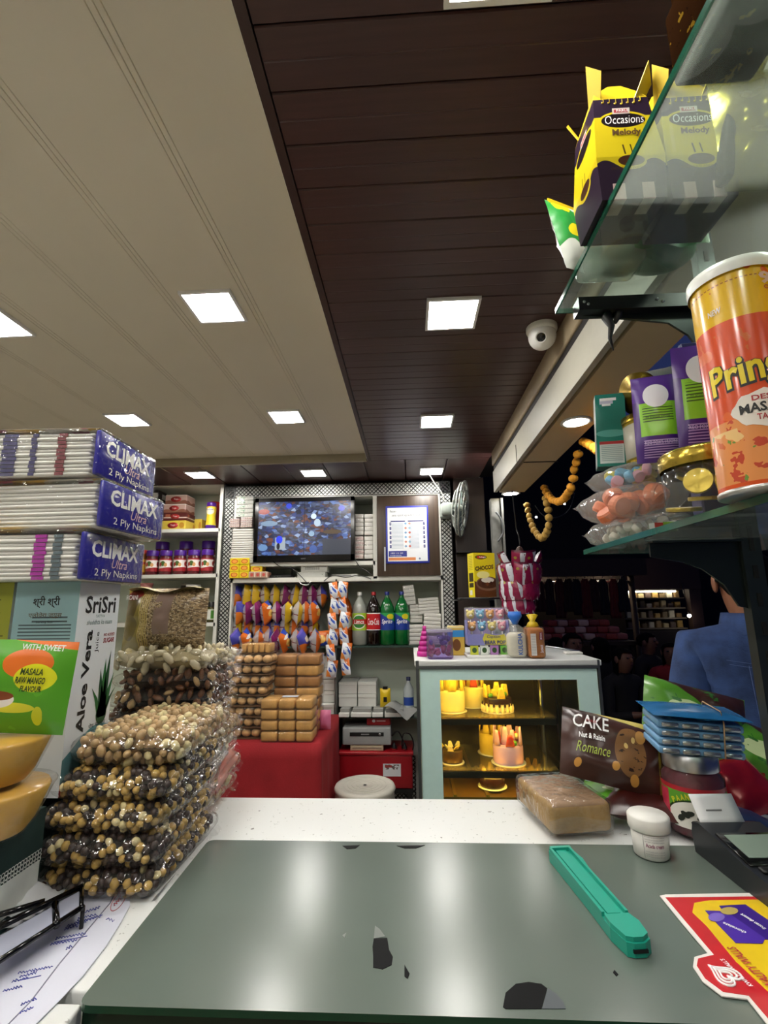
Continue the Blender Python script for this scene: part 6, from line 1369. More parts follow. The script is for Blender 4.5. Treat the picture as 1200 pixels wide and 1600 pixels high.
# cake pouch (brown) leaning
CKP = design('cake_pouch', '#3c211a', [('half', -.35, 1, .80, '#2c1712'), ('half', .28, 1, 1.08, '#bfae4c'), ('half', .28, 1, 1.20, '#3c211a'), ('ell', .60, .48, .15, .34, '#7a5632'), ('nrect', .45, .75, .15, .8, 14, .62, '#2c1a10'), ('ell', .46, .24, .035, .06, '#c08a40'), ('ell', .64, .12, .04, .07, '#c08a40'), ('ell', .56, .55, .02, .04, '#d8b870'), ('ell', .63, .65, .02, .04, '#d8b870'), ('ell', .70, .72, .05, .09, '#b88848'), ('ell', .12, .18, .03, .06, '#c08a40'), ('rect', .86, 1, 0, 1, '#8a7a2c'), ('rect', .88, .94, 0, 1, '#3c211a')], .3, wrinkle=.3)
q0 = at(880, 1195, Y=.90); q1 = at(1012, 1230, Y=.86)
t_ = thing('cake_pouch', 'brown nut and raisin cake pouch leaning beside the candy jar', 'cake pouch', (.330, .870, MZ + .046), (R(-30), R(11), R(-10)))
MB().pillow(.178, .112, .050, (0, 1), 16, 12, .05, seed=9, wr=.35, p=4).build('pouch_body', [CKP, M('pouch_gold', '#8a7a2c', .3, .3)], t_)
fp = lambda x_, y_: (x_, -.0290 + .6*max(0, abs(x_) - .045)**1.2 * 1.0, y_ )
MB().text('CAKE', -.046, .086, .056, .022, fp, 0, .01).text('Nut & Raisin', -.044, .063, .040, .009, fp, 0, .02).text('Romance', -.042, .044, .052, .017, fp, 1, 0, .35).text('PARLE', -.046, .087, .016, .004, lambda x_, y_: (x_, -.0300, y_), 2, .02).build('lettering', [INKW, M('lime_ink', '#a0b040', .5), M('red_ink', '#9a1c24')], t_)
GPO = design('green_pouch', '#4f8a24', [('half', 1, 1, 1.2, '#3c2016'), ('half', 1, -1, .55, '#4a2a1a'), ('ell', .4, .5, .2, .15, '#c8d8a0'), ('noise', 5, .62, '#2f6a24')], .3, wrinkle=.4)
def lying(name, lb, px, py, Y, z, w_, h_, t2, mats, rx, ry, rz, cat='pouch', seed=1, nudge=(0, 0, 0)):
    p = at(px, py, Y=Y); o = MB().pillow(w_, h_, t2, (0, 0), 12, 10, .05, seed=seed, wr=.4, p=3.5).build(name, mats, None, (p.x + nudge[0], Y + nudge[1], z if z is not None else p.z), (R(rx), R(ry), R(rz))); return tag(o, lb, cat)
lying('green_pouch', 'green pouch lying flat under the brown cake pouch', 985, 1280, .80, MZ + .018, .14, .085, .030, [GPO], -84, 3, -24, nudge=(.015, .045, 0))
lying('brown_pouch', 'dark red-brown pouch lying lowest beside the white jar', 1000, 1300, .80, MZ + .017, .13, .09, .034, [M('dark_red_film', '#3e120e', .3, var=.2)], -80, 0, -20, nudge=(.02, .03, 0))
lying('green_pouch', 'upright green and brown cake pouch behind the chocolate bars', 1085, 1180, .97, MZ + .085, .17, .11, .05, [GPO], -30, 14, -16, seed=4)
lying('green_pouch', 'green foil pouch right of the chocolate bars', 1165, 1195, .93, MZ + .030, .17, .10, .045, [GPO], -35, 22, -20, seed=5, nudge=(.03, 0, 0))
lying('brown_pouch', 'brown chocolate pouch lying under the green foil pouch', 1100, 1230, .97, MZ + .02, .22, .12, .06, [M('choc_film', '#2c140e', .3, var=.25)], -60, 4, -12, seed=6)
RDF = M('red_foil', '#a01424', .25, .2, var=.25, ns=20); MGF = design('magenta_foil', '#a0184c', [('ell', .4, .6, .25, .2, '#d8a830'), ('noise', 4, .6, '#7a1038')], .25, wrinkle=.5)
for k, (px, py, Y, zz, w_, h_, rx, ry, rz, mt_, lb) in enumerate(((1040, 1220, .90, MZ + .012, .07, .075, -28, 12, 10, MGF, 'small magenta sweet pouch between the cake pouch and the jar'), (1150, 1235, .88, MZ + .016, .10, .08, -55, 10, -20, RDF, 'red foil pouch right of the candy jar'), (1195, 1240, .85, MZ + .018, .10, .09, -50, -8, 15, RDF, 'red foil pouch at the right picture edge'), (1185, 1195, .94, MZ + .05, .10, .08, -40, 20, -25, MGF, 'magenta foil pouch behind the red foil pouches'), (1120, 1130, 1.03, MZ + .08, .10, .07, -40, 0, 10, RDF, 'red pouch tip behind the green pouch'))):
    lying('foil_pouch', lb, px, py, Y, zz, w_, h_, .034, [mt_], rx, ry, rz, seed=k + 3)
tag(MB().pillow(.12, .16, .03, (0, 0), 10, 10, .05, seed=12, wr=.4).build('blue_pouch', M('navy_film', '#2a3a62', .35), None, (.485, .77, MZ + .014), (R(-88), 0, R(10))), 'dark blue pouch lying under the receipt end of the terminal', 'pouch')
# ================================================================== GLASS SHELVES ON THE RIGHT
SHG = film('shelf_glass', '#e6f3ec', haze=.13, gloss=.03, wr=1., strength=0., refl=1.0); GE = M('glass_edge_green', '#1d5a45', .12, var=.1, coat=.3)  # white haze mixed into the shelf glass imitates hazy light reflections
ZL = EYE.z + .084; ZU = EYE.z + .465
c0 = at(910, 868, Z=ZL); XS = .285; YE = .78
eL = at(912, 860, Z=ZL + .008); XSL = eL.x; YSL = eL.y
eU = at(868, 490, Z=ZU); XSU = eU.x; YSU = eU.y
rk = thing('glass_rack', 'rack of glass shelves on dark slotted posts at the right', 'rack', (0, 0, CT))
def gshelf(x0, y1, z, wdt=.30, y0=.02):
    MB().box((x0 + wdt/2, (y0+y1)/2, z - CT - .004), (wdt, y1 - y0, .0075), (0, 0, 0, 0, 0, 0)).build('glass_shelf', SHG, rk)
    MB().box((x0 + .0005, (y0+y1)/2, z - CT - .004), (.0022, y1 - y0, .0082)).box((x0 + wdt/2, y1, z - CT - .004), (wdt, .0022, .0082)).build('glass_edge', GE, rk)
gshelf(XSL, YSL, ZL + .0085); gshelf(XSU, YSU, ZU + .008)
XP = at(1160, 1000, Y=.74).x
SLOT = M('post_steel', '#3c4240', .35, .6, var=.08)
for yy in (.70, .08):
    MB().box((XP, yy, .55), (.026, .016, 1.10)).build('post', SLOT, rk)
    m = MB()
    for k in range(22): m.box((XP, yy - .0085, .16 + k*.038), (.006, .002, .018))
    tag(m.build('post_slots', M('dark_gap', '#14100f'), rk), kind='stuff')
def bracket(yy, z, x0):
    L_ = XP - x0 - .012
    pr = [(0, 0), (L_, 0), (L_, -.095), (L_ - .012, -.092), (L_ - .028, -.062), (L_ - .055, -.040), (L_*.35, -.030), (.0, -.022)]
    MB().prism(pr, .004, X=Matrix.Translation((x0, yy, z - CT - .009))).build('bracket', M('bracket_dark', '#2a302e', .3, .5), rk)
    MB().box((x0 + L_/2, yy + .002, z - CT - .0105), (L_, .022, .003)).build('bracket_flange', M('bracket_dark', '#2a302e'), rk)
bracket(.698, ZL + .0085, XSL + .025); bracket(.698, ZU + .008, XSU + .03); bracket(.08, ZL + .0085, XSL + .025)
MB().box((XSU + .012 + .11, YSU - .03, ZU - CT - .012), (.20, .026, .022)).build('shelf_bar', BLACKP, rk)
for k, dx in enumerate((.03, .036, .14, .148)): MB().lathe([(.0022, 0), (.0022, .001)], 8, X=Matrix.Translation((XSU + dx, YSU - .0435, ZU - CT - .010 - .004*(k % 2))) @ Matrix.Rotation(PI/2, 4, 'X')).build('rivet', CHROME, rk)
# back panel behind the rack (white mirror-ish board seen through the upper glass)
MB().box((XP + .06, .36, .55 + .12), (.006, .74, 1.0)).build('back_panel', M('rack_panel', '#aeb4b4', .25, var=.05), rk) if False else None
# ---- gift boxes on the upper shelf
ZG = ZU + .0085
BOXP = design('gift_purple', '#2a1c30', [('half', 0, 1, .30, '#d8c21c'), ('wave', .30, .05, 9, .5, '#2a1c30'), ('half', 0, 1, .80, '#2a1c30'), ('ell', .5, .76, .42, .10, '#d8c21c'), ('ell', .5, .76, .37, .08, '#1c1218'), ('ell', .5, .33, .22, .07, '#d8c21c'), ('ell', .5, .34, .19, .05, '#4a2a1c'), ('rect', .42, .445, .40, .5, '#4a3a18'), ('rect', .53, .55, .40, .5, '#4a3a18'), ('rect', .34, .66, .83, .895, '#d8c8c0'), ('rect', .37, .63, .845, .88, '#b0343c')], .3)
BOXS = M('gift_base_purple', '#1a1222', .35); FLAP = M('gift_flap_yellow', '#d6b81e', .35, var=.08)
GW = .076; GH = .152
def gift(px, py, Yf, label, k):
    p = at(px, py, Z=ZG); t_ = thing('gift_box', label, 'gift box', (p.x + GW/2, Yf + GW/2, ZG), (0, 0, R(0)), 'chocolate gift boxes')
    m = MB(); b = GW/2; tpw = b*.88; mid = b*1.08; z1_ = GH*.38
    V = []
    for (hw_, z_) in ((b, 0), (mid, z1_), (tpw, GH)): V += [(-hw_, -hw_, z_), (hw_, -hw_, z_), (hw_, hw_, z_), (-hw_, hw_, z_)]
    F = []; UVs = []
    for lv, (va, vb_) in enumerate(((0, .38), (.38, 1))):
        for s_ in range(4): i, j = lv*4 + s_, lv*4 + (s_ + 1) % 4; F.append((i, j, j + 4, i + 4)); UVs.append([(0, va), (1, va), (1, vb_), (0, vb_)])
    m.raw(V, F, 0, UVs); m.raw(V[:4], [(3, 2, 1, 0)], 1); m.build('carton', [BOXP, BOXS], t_)
    for s_ in range(4):
        a = s_*PI/2; f_ = MB().prism([(-tpw, 0), (tpw, 0), (tpw*.9, .012), (tpw*.25, .034), (-tpw*.25, .034), (-tpw*.9, .012)], .0012).build('flap', FLAP, t_, (math.sin(a)*tpw, -math.cos(a)*tpw, GH), (R(-18 if k == 0 else -10), 0, a))
        f2 = MB().prism([(0, 0), (.016, .0), (.022, .034), (.004, .052)], .0012).build('corner_fin', FLAP, t_, (math.sin(a)*tpw + math.cos(a)*tpw*.55, -math.cos(a)*tpw + math.sin(a)*tpw*.55, GH), (R(20), R(8), a + .7))
    fm = lambda x_, y_: (x_, -(mid + (tpw - mid)*(y_ - z1_)/(GH - z1_)) - .0006, y_)
    m = MB(); m.text('Occasions', 0, GH*.765, GW*.62, .014, fm, 0, 0, .2).text('Melody', 0, GH*.62, GW*.46, .013, fm, 1, .03, .1).text('PARLE', 0, GH*.862, GW*.2, .004, fm, 0, .02)
    fb = lambda x_, y_: (x_, -(b + (mid - b)*y_/z1_) - .0006, y_); m.text('CHOCOLATE INSIDE', -.006, GH*.27, GW*.5, .003, fb, 1)
    m.build('lettering', [INKW, M('brown_ink3', '#5a3a10', .5)], t_)
    for sx in (-.45, .45):
        s_ = MB().box((sx*b, -b*1.02, .010), (.014, .0015, .022)).box((sx*b, -b + .012, -.0004), (.014, .024, .0006)).build('seal_sticker', M('seal_pink', '#c9a8a4', .4), t_)
    nts = MB(); r6 = random.Random(k)
    for i in range(7):
        x_ = -.6*GW/2 + i*.2*GW/2*1.0; y_ = GH*.945 + r6.uniform(-.003, .003); nts.ell(fm(x_, y_), (.0016, .0006, .0013), seg=6, ring=4); q_ = fm(x_ + .0015, y_ + .004); nts.box((q_[0], q_[1], q_[2]), (.0005, .0006, .007))
    tag(nts.build('music_notes', FLAP, t_), kind='stuff'); return t_
q = at(940, 313, Z=ZG)
g1 = gift(940, 313, q.y, 'purple and yellow chocolate gift box at the shelf edge', 0); g1.location = (q.x + GW/2 + .001, q.y + GW/2, ZG)
g2 = gift(1036, 313, q.y, 'second chocolate gift box seen through the glass shelf', 1); g2.location = (q.x + GW*1.5 + .009, q.y + GW/2 + .003, ZG)
# green pouches behind, clear trays, gold foil
GRB = M('green_bag', '#12602c', .35, var=.2); p = at(1030, 420, Z=ZG)
t_ = thing('green_bag', 'dark green bag lying on the upper glass shelf behind the gift boxes', 'bag', (p.x, p.y, ZG)); MB().ell((0, 0, .024), (.052, .036, .024), seg=18, ring=10).build('bag_body', GRB, t_); MB().grid(lambda u, v: (-.05 + .1*u, -.036 + .004*math.sin(u*12), .008 + .02*v), 8, 3).build('seal', M('green_seal', '#1f7a3c', .3), t_)
t_ = thing('wafer_pouch', 'green, yellow and white pouch poking out behind the gift box', 'pouch', (XSU + .018, q.y + .132, ZG + .001), (R(-8), R(-6), R(30)))
MB().pillow(.075, .125, .03, (0, 0), 10, 10, .05, seed=3, wr=.4).build('pouch_body', design('wafer_print', '#2a8a3c', [('ell', .3, .9, .2, .12, '#e0d020'), ('half', 1, .4, .85, '#c8d0c8'), ('wave', .3, .08, 8, 0, '#d0d4cc'), ('ell', .4, .5, .2, .1, '#e0d020')], .3, wrinkle=.4), t_)
MB().box((0, 0, .124), (.06, .002, .012)).build('seal', M('yellow_film', '#d8b81c'), t_)
t_ = thing('clear_tray', 'crumpled clear plastic tray at the upper shelf corner', 'tray', (XSU + .055, YSU - .085, ZG)); MB().rbox((0, 0, .014), (.085, .06, .027), .01).build('tray_body', film('cloudy', '#e8ece8', haze=.3), t_); MB().rbox((.01, 0, .012), (.05, .04, .02), .008).build('contents', M('pale_contents', '#9aa092', .6), t_)
p = at(1222, 262, Z=ZG); t_ = thing('foil_gift', 'crinkled gold foil gift at the right of the upper shelf', 'gift', (p.x + .012, p.y + .03, ZG))
GF = M('gold_foil', '#a89a34', .22, .7, var=.35, ns=25, bump=.9); MB().pillow(.11, .17, .06, (0, 0), 14, 14, .06, seed=2, wr=.8).build('foil_body', GF, t_); MB().lathe([(.012, .165), (.03, .2), (.02, .21)], 12, sy=.5).build('gathered_top', GF, t_)
MB().rbox((-.058, .0, .085), (.012, .03, .17), .003, X=Matrix.Rotation(R(10), 4, 'Y')).build('dark_edge_board', M('matt_black', '#0c0c0d', .8, spec=.1), t_)
p = at(1085, 20, Z=ZG); tag(MB().rbox((0, 0, .11), (.06, .07, .06), .004).rbox((0, 0, .04), (.07, .08, .08), .004).build('brown_carton', design('brown_gift_print', '#241409', [('noise', 5, .62, '#6a5218'), ('noise', 8, .66, '#120a06')], .9, spec=0.), None, (p.x + .05, p.y + .02, ZG)), 'small dark brown carton at the near end of the upper shelf', 'box')
# ---- goods on the lower shelf
ZS_ = ZL + .0095
PRO = M('can_orange', '#d2561c', .3, var=.1)
CAN = design('can_print', '#cf4a1a', [('half', 0, 1, .74, '#e0b41c'), ('noise', 5, .62, '#d8622a'), ('rect', 0, 1, .0, .30, '#d88a4c'), ('noise', 7, .66, '#c9642c'), ('nrect', 0, 1, .03, .3, 9, .56, '#b8442c'), ('nrect', 0, 1, .03, .3, 13, .64, '#6a8a3c'), ('nrect', 0, 1, .1, .26, 6, .6, '#e0b878'), ('rect', 0, 1, 0, .03, '#c84a18'), ('stripe', 0, 1, .915, .92, 60, 0, .6, '#8a4a18')], .25, coat=.4)
def can(loc, rotz, label, tilt=0):
    t_ = thing('chips_can', label, 'chips can', loc, (R(tilt), 0, R(rotz)), 'tall chips cans'); r = .0365; h = .222
    MB().lathe([(r, .003), (r, h)], 40, cap=False).build('can_body', CAN, t_); MB().lathe([(r*.98, 0), (r*1.03, .001), (r*1.03, .005), (r, .006)], 40).build('base_rim', M('tin_rim', '#b8b8b4', .3, .8), t_)
    MB().lathe([(r*1.06, h - .010), (r*1.075, h - .004), (r*1.06, h + .003), (r*.95, h + .005), (r*.90, h + .001), (0, h + .001)], 40, cap=False).build('lid', WP, t_)
    rr = r*1.008; cm_ = lambda x_, y_: (rr*math.sin(x_/rr), -rr*math.cos(x_/rr), y_); rb = r*1.016; cb = lambda x_, y_: (rb*math.sin(x_/rb), -rb*math.cos(x_/rb), y_)
    m = MB(); m.grid(lambda u, v: cm_(v*.026*math.cos(u*2*PI)*(1 + .05*math.cos(u*12*PI)), .074 + v*.017*math.sin(u*2*PI)*(1 + .08*math.cos(u*16*PI))), 28, 5, 0)
    m.text('Pringles', .002, .110, .092, .040, cm_, 2, .07, .12, .13).text('Pringles', .002, .111, .090, .037, cb, 1, .025, .12, .13)
    m.text('DESI', -.002, .084, .016, .005, cb, 3, .02).text('MASALA', 0, .075, .040, .009, cb, 4, .03).text('TADKA', .002, .066, .020, .0055, cb, 3, .02)
    m.text('99', .022, .200, .022, .013, cm_, 5, .04).text('ONLY', .022, .190, .016, .0045, cb, 3, .02)
    m.text('NEW', -.028, .178, .012, .006, cb, 0, .03)
    m.build('lettering', [M('label_cream', '#e4dcd0', .4), M('letter_yellow', '#e4cc1c', .3), M('letter_black', '#1c1410', .4), M('letter_red', '#a8242c', .4), INKB, M('label_lilac', '#e0c8d0', .4)], t_)
p = at(1140, 793, Z=ZS_); q = at(1168, 790, Y=.43)
can((.331, .450, ZS_), -20, 'orange chips can standing nearer the shelf edge'); can((.376, .392, ZS_ + .002), -24, 'orange chips can cut by the right picture edge')
# jar of gold coins
def coin(t_, l_, r_, sr): MB().lathe([(sr, -.0022), (sr*1.03, -.0012), (sr*1.03, .0012), (sr, .0022)], 24, sm=False).build('gold_coin', GCO, t_, l_, r_)
GCO = M('coin_gold', '#c8b048', .28, .6, var=.12, ns=50, bump=.4)
t_ = thing('coin_jar', 'clear jar of gold chocolate coins with a gold foil lid', 'jar', (.340, .548, ZS_), (0, 0, R(-10)))
for (l_, r_, s_) in (((-.020, -.030, .034), (R(80), 0, R(-28)), .014), ((.012, -.036, .030), (R(85), 0, R(12)), .020), ((.0, .0, .02), (R(10), 0, 0), .02), ((-.01, .01, .045), (R(30), R(20), 0), .018), ((.016, .016, .05), (R(60), 0, R(50)), .018), ((-.02, .02, .012), (R(12), 0, 0), .018)): coin(t_, l_, r_, s_)
MB().text('जय', .012, .036, .018, .011, lambda x_, y_: (x_ , -.0412 + (x_-.012)*.25, y_), 0, .02).text('हो', .016, .024, .016, .009, lambda x_, y_: (x_, -.0412 + (x_-.012)*.25, y_), 0, .02).build('lettering', M('maroon_ink', '#8a1c34', .4), t_)
MB().lathe([(.040, 0), (.044, .004), (.044, .050), (.041, .056)], 28).build('jar_body', film('jar_clear', '#f4f4f0', haze=.04, wr=6., strength=.1), t_); MB().lathe([(.0455, .054), (.0465, .058), (.0465, .070), (.044, .073), (0, .073)], 28, cap=False).build('lid', M('gold_lid', '#b8a040', .22, .8, var=.2, ns=60, bump=.5), t_)
# purple pouches standing on the jar and tins
PUR = design('purple_pouch', '#3c1668', [('half', .2, 1, .70, '#4a2080'), ('rect', .10, .92, .28, .66, '#7fb82c'), ('stripe', .16, .86, .44, .62, 0, 34, .4, '#2f4a18'), ('ell', .5, .74, .3, .14, '#d8d8e0'), ('stripe', .15, .9, .05, .24, 0, 40, .4, '#a890c0')], .3, wrinkle=.3)
for (x_, y_, z_, w2, h2, ry, rz, lb) in ((.312, .585, ZS_ + .074, .052, .118, 2, -20, 'purple candy pouch with green panel, left of the two'), (.345, .545, ZS_ + .074, .058, .138, 3, -18, 'purple candy pouch with green panel beside the chips can')):
    t_ = thing('purple_pouch', lb, 'pouch', (x_, y_, z_), (R(-5), R(ry), R(rz)), 'purple candy pouches'); MB().pillow(w2, h2, .016, (0, 0), 10, 12, .05, seed=2, wr=.3, p=4).build('pouch_body', PUR, t_)
    MB().text("KEO FOX'S HUONG", .002, h2*.20, w2*.7, .005, lambda x2, y2: (x2, -.0088, y2), 0).build('lettering', M('lilac_ink', '#c8b8d8', .5), t_)
    MB().text('no artificial sweets', 0, h2*.49, w2*.5, .003, lambda x2, y2: (x2, -.0092, y2), 0).build('lettering', M('dark_green_ink', '#223c10'), t_)
# navy box spine behind them
t_ = thing('navy_carton', 'narrow dark blue carton standing behind the purple pouches', 'box', (.392, .61, ZS_), (0, 0, R(-8))); MB().rbox((0, 0, .12), (.055, .03, .24), .002, n=1, sm=False).build('carton', M('navy_card', '#1c1c5c', .4), t_); MB().box((0, -.0155, .15), (.004, .001, .12)).build('spine_line', M('lilac_ink', '#c8b8d8'), t_)
# candy bags at the far end of the lower shelf
def candy_bag(cx, cy, z, w_, d, h, mats, n, rad, label, rz, seed, flatn=.55, wrap=FILM2):
    t_ = thing('candy_bag', label, 'candy bag', (cx, cy, z), (0, R(-6), R(rz)), 'clear bags of candy'); r = random.Random(seed); src = {}
    for i in range(n):
        a = r.uniform(0, 6.28); rr_ = r.random()**.5; k = r.randrange(len(mats)); l_ = (rr_*math.cos(a)*w_*.40, rr_*math.sin(a)*d*.38, h*.5 + r.uniform(-.3, .3)*h); ro = (r.uniform(-1.3, 1.3), r.uniform(-1.3, 1.3), 0)
        if k not in src: src[k] = MB().lathe([(rad*.85, -rad*flatn), (rad, -rad*flatn*.6), (rad, rad*flatn*.6), (rad*.85, rad*flatn)], 18, sm=False).build('candy', mats[k], t_, l_, ro)
        else: share(src[k], 'candy', t_, l_, ro)
    def fn(sg):
        def f(u, v):
            a = abs(2*u - 1); b = abs(2*v - 1); e = (max(0, 1 - a**4)**.5) * (max(0, 1 - b**4)**.5); kx = mnoise.noise(Vector((u*5, v*5, seed)))*.004
            return ((u - .5)*w_*1.12, (v - .5)*d*1.08, h*.5 + sg*h*.62*e + kx + .01*(a**6))
        return f
    MB().grid(fn(1), 14, 12).grid(fn(-1), 14, 12).build('bag_film', wrap, t_); return t_
ORC = M('candy_orange', '#e07a4a', .5, var=.08); WHC = M('candy_white', '#d8d4c4', .5); BLC = M('candy_blue', '#5aa8d0', .5); YLC = M('candy_yellow', '#e4d45c', .5); PKC2 = M('candy_pink', '#e0a0b0', .5); COC = M('coconut_flake', '#c4c8ba', .6, var=.1)
bx, by = XSL + .052, YSL - .085
candy_bag(bx + .006, by, ZS_ + .001, .108, .12, .036, [COC, WHC], 46, .008, 'clear bag of white sugar candy with a coloured label', 6, 5)
l_ = MB().prism([(-.012, 0), (.03, .004), (.03, .020), (-.012, .016)], .0006, X=Matrix.Translation((bx + .006, by - .066, ZS_ + .006))).build('bag_label', design('bag_label_print', '#dcdcd4', [('rect', .2, .5, .15, .85, '#a83a2c'), ('rect', .5, .97, .1, .9, '#7aa82c')], .4)); l_.parent = [o for o in bpy.data.objects if o.name.startswith('candy_bag')][-1]; l_.matrix_parent_inverse = (Matrix.Translation(l_.parent.location) @ l_.parent.rotation_euler.to_matrix().to_4x4()).inverted()
candy_bag(bx + .0, by - .01, ZS_ + .042, .118, .12, .044, [ORC], 22, .0165, 'clear bag of orange candy discs in the middle of the pile', 12, 6)
candy_bag(bx + .012, by, ZS_ + .092, .10, .10, .034, [BLC, YLC, WHC, PKC2], 34, .0100, 'clear bag of blue, yellow and white candies on top', 14, 7)
# tins and teal carton stacked on the candy pile
zt_ = ZS_ + .136
p = at(958, 712, Y=YSL - .075); t_ = thing('teal_carton', 'tall teal carton standing on the candy bags', 'box', (p.x + .004, YSL - .055, zt_), (0, R(3), R(-16))); TC = design('teal_print', '#1f7a6c', [('rect', .1, .9, .04, .30, '#d0d8d4'), ('rect', .1, .9, .30, .34, '#b83a3c'), ('stripe', .15, .85, .06, .28, 0, 40, .35, '#8aa09c'), ('ell', .5, .45, .5, .05, '#5aa89c'), ('rect', .15, .6, .86, .94, '#c8c8dc')], .25, coat=.3)
MB().box((0, 0, .066), (.048, .030, .132), (0, 1, 1, 1, 1, 1)).build('carton', [TC, M('dark_teal', '#14443e', .35)], t_); MB().box((-.003, -.0153, .122), (.026, .0006, .005)).box((-.006, -.0153, .112), (.014, .0006, .004)).build('print_mark', INKW, t_)
TNB = design('tin_print', '#cfc8b8', [('rect', 0, 1, .0, .12, '#a8902c'), ('ell', .42, .6, .05, .22, '#4a2a1c'), ('ell', .50, .35, .05, .22, '#8a5a34'), ('ell', .58, .65, .05, .2, '#5a3420'), ('rect', 0, 1, .9, 1, '#a8902c')], .3)
TNT = design('tin_text', '#b8bab8', [('stripe', .2, .8, .1, .9, 0, 22, .4, '#8a8c8c')], .35, .2); GLD = M('tin_gold', '#b09030', .25, .85, var=.1)
p = at(1003, 700, Y=YSL - .1); t_ = thing('nut_tin', 'gold lidded nut tin with picture label behind the teal carton', 'tin', (p.x + .022, YSL - .085, zt_ - .004), (0, 0, R(10))); MB().lathe([(.040, 0), (.040, .075)], 30).build('tin_body', TNB, t_); MB().lathe([(.0415, .073), (.0415, .084), (0, .085)], 30, cap=False).build('lid', GLD, t_); MB().lathe([(.041, 0), (.041, .005)], 30, cap=False).build('base_rim', GLD, t_)
t2 = thing('nut_tin', 'silver grey tin lying on the picture tin, gold end to the left', 'tin', (p.x + .004, YSL - .098, zt_ + .118), (0, R(74), R(18))); MB().lathe([(.0345, 0), (.0345, .080)], 30).build('tin_body', TNT, t2); MB().lathe([(.036, -.004), (.036, .010), (.0345, .011)], 30).build('lid', GLD, t2); MB().lathe([(.0355, .076), (.0355, .082), (.031, .082), (.031, .078), (0, .078)], 30, cap=False).build('rim', CHROME, t2)
# black ribbon tied to the shelf bar
p = at(948, 480, Y=YSU - .03); rb_ = thing('black_ribbon', 'black knotted plastic strip hanging from the upper shelf', 'ribbon', p); m = MB()
m.tube([(.0, 0, 0), (-.004, -.004, -.02), (.002, -.004, -.036), (-.002, -.003, -.055), (.002, -.002, -.075)], [.007, .008, .005, .003, .001], 7); m.build('long_end', BLACKP, rb_); MB().tube([(.016, 0, 0), (.015, -.004, -.016), (.008, -.004, -.03)], [.008, .006, .003], 7).build('short_end', BLACKP, rb_); MB().ell((.008, -.002, -.002), (.016, .008, .008), seg=10, ring=6).build('knot', BLACKP, rb_)
# ================================================================== OUTSIDE: garland, street, people
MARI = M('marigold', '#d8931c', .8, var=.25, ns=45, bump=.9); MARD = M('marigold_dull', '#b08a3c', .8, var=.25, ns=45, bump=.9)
def garland(pts, label, mat, Y, bead=.019):
    P = [at(a, b, X=.664) for a, b in pts]; out = []
    for i in range(len(P) - 1):
        a = P[max(i-1, 0)]; b = P[i]; c = P[i+1]; d = P[min(i+2, len(P)-1)]
        for k in range(12): s = k/12; out.append(.5*((2*b) + (-a + c)*s + (2*a - 5*b + 4*c - d)*s*s + (-a + 3*b - 3*c + d)*s**3))
    out.append(P[-1]); t_ = thing('marigold_garland', label, 'garland', P[0], (0, 0, 0), 'marigold garlands'); MB().tube([q - P[0] for q in out], .002, 5).build('string', M('string', '#7a6a3a', .8), t_)
    src = None; last = None; r = random.Random(len(pts))
    for q in out:
        if last is None or (q - last).length > bead*1.8:
            l_ = q - P[0] + Vector((r.uniform(-.003, .003), r.uniform(-.003, .003), 0)); last = q
            if src is None:
                m = MB(); m.ell((0, 0, 0), (bead, bead, bead*.8), seg=12, ring=8)
                m.v = [tuple(Vector(v) * (1 + .12*mnoise.noise(Vector(v)*160))) for v in m.v]; src = m.build('blossom', mat, t_, l_)
            else: share(src, 'blossom', t_, l_, (r.random()*3, r.random()*3, r.random()*3))
YG = 2.42
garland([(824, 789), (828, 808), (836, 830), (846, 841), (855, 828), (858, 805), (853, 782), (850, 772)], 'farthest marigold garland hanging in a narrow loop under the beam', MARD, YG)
garland([(850, 762), (858, 776), (870, 784), (882, 778), (892, 764), (896, 752)], 'middle marigold garland sagging in a shallow loop', MARI, 2.2)
garland([(896, 748), (897, 735), (900, 722), (906, 703)], 'short straight hanging run of marigolds beside the shelf', MARI, 2.0)
garland([(912, 690), (922, 695), (934, 703), (948, 712), (958, 720)], 'bright marigold garland reaching behind the teal carton', MARI, 1.9)
cable([at(836, 790, Y=2.4), at(850, 806, Y=2.4), at(872, 808, Y=2.4), at(890, 795, Y=2.4), at(898, 770, Y=2.4)], 'thin fairy light wire hanging below the garlands', .0022)
for i, (a, b) in enumerate(((838, 808), (882, 787))):
    p = at(a, b, Y=2.39); tag(MB().ell((0, 0, 0), .0055, seg=8, ring=6).lathe([(.004, .004), (.003, .012)], 8, 1).build('fairy_light', [M('fairy_glow', '#e8f0ff', .5, emit=6.), BLACKP], None, p), ('left' if i == 0 else 'right') + ' tiny fairy light on the garland wire', 'lamp')
cable([at(775, 800, Y=2.75), at(783, 812, Y=2.75), at(786, 832, Y=2.75), at(778, 846, Y=2.75)], 'grey cable loop on the shutter guide', .006, M('cable_grey', '#55585a', .5))
GZ = -.45
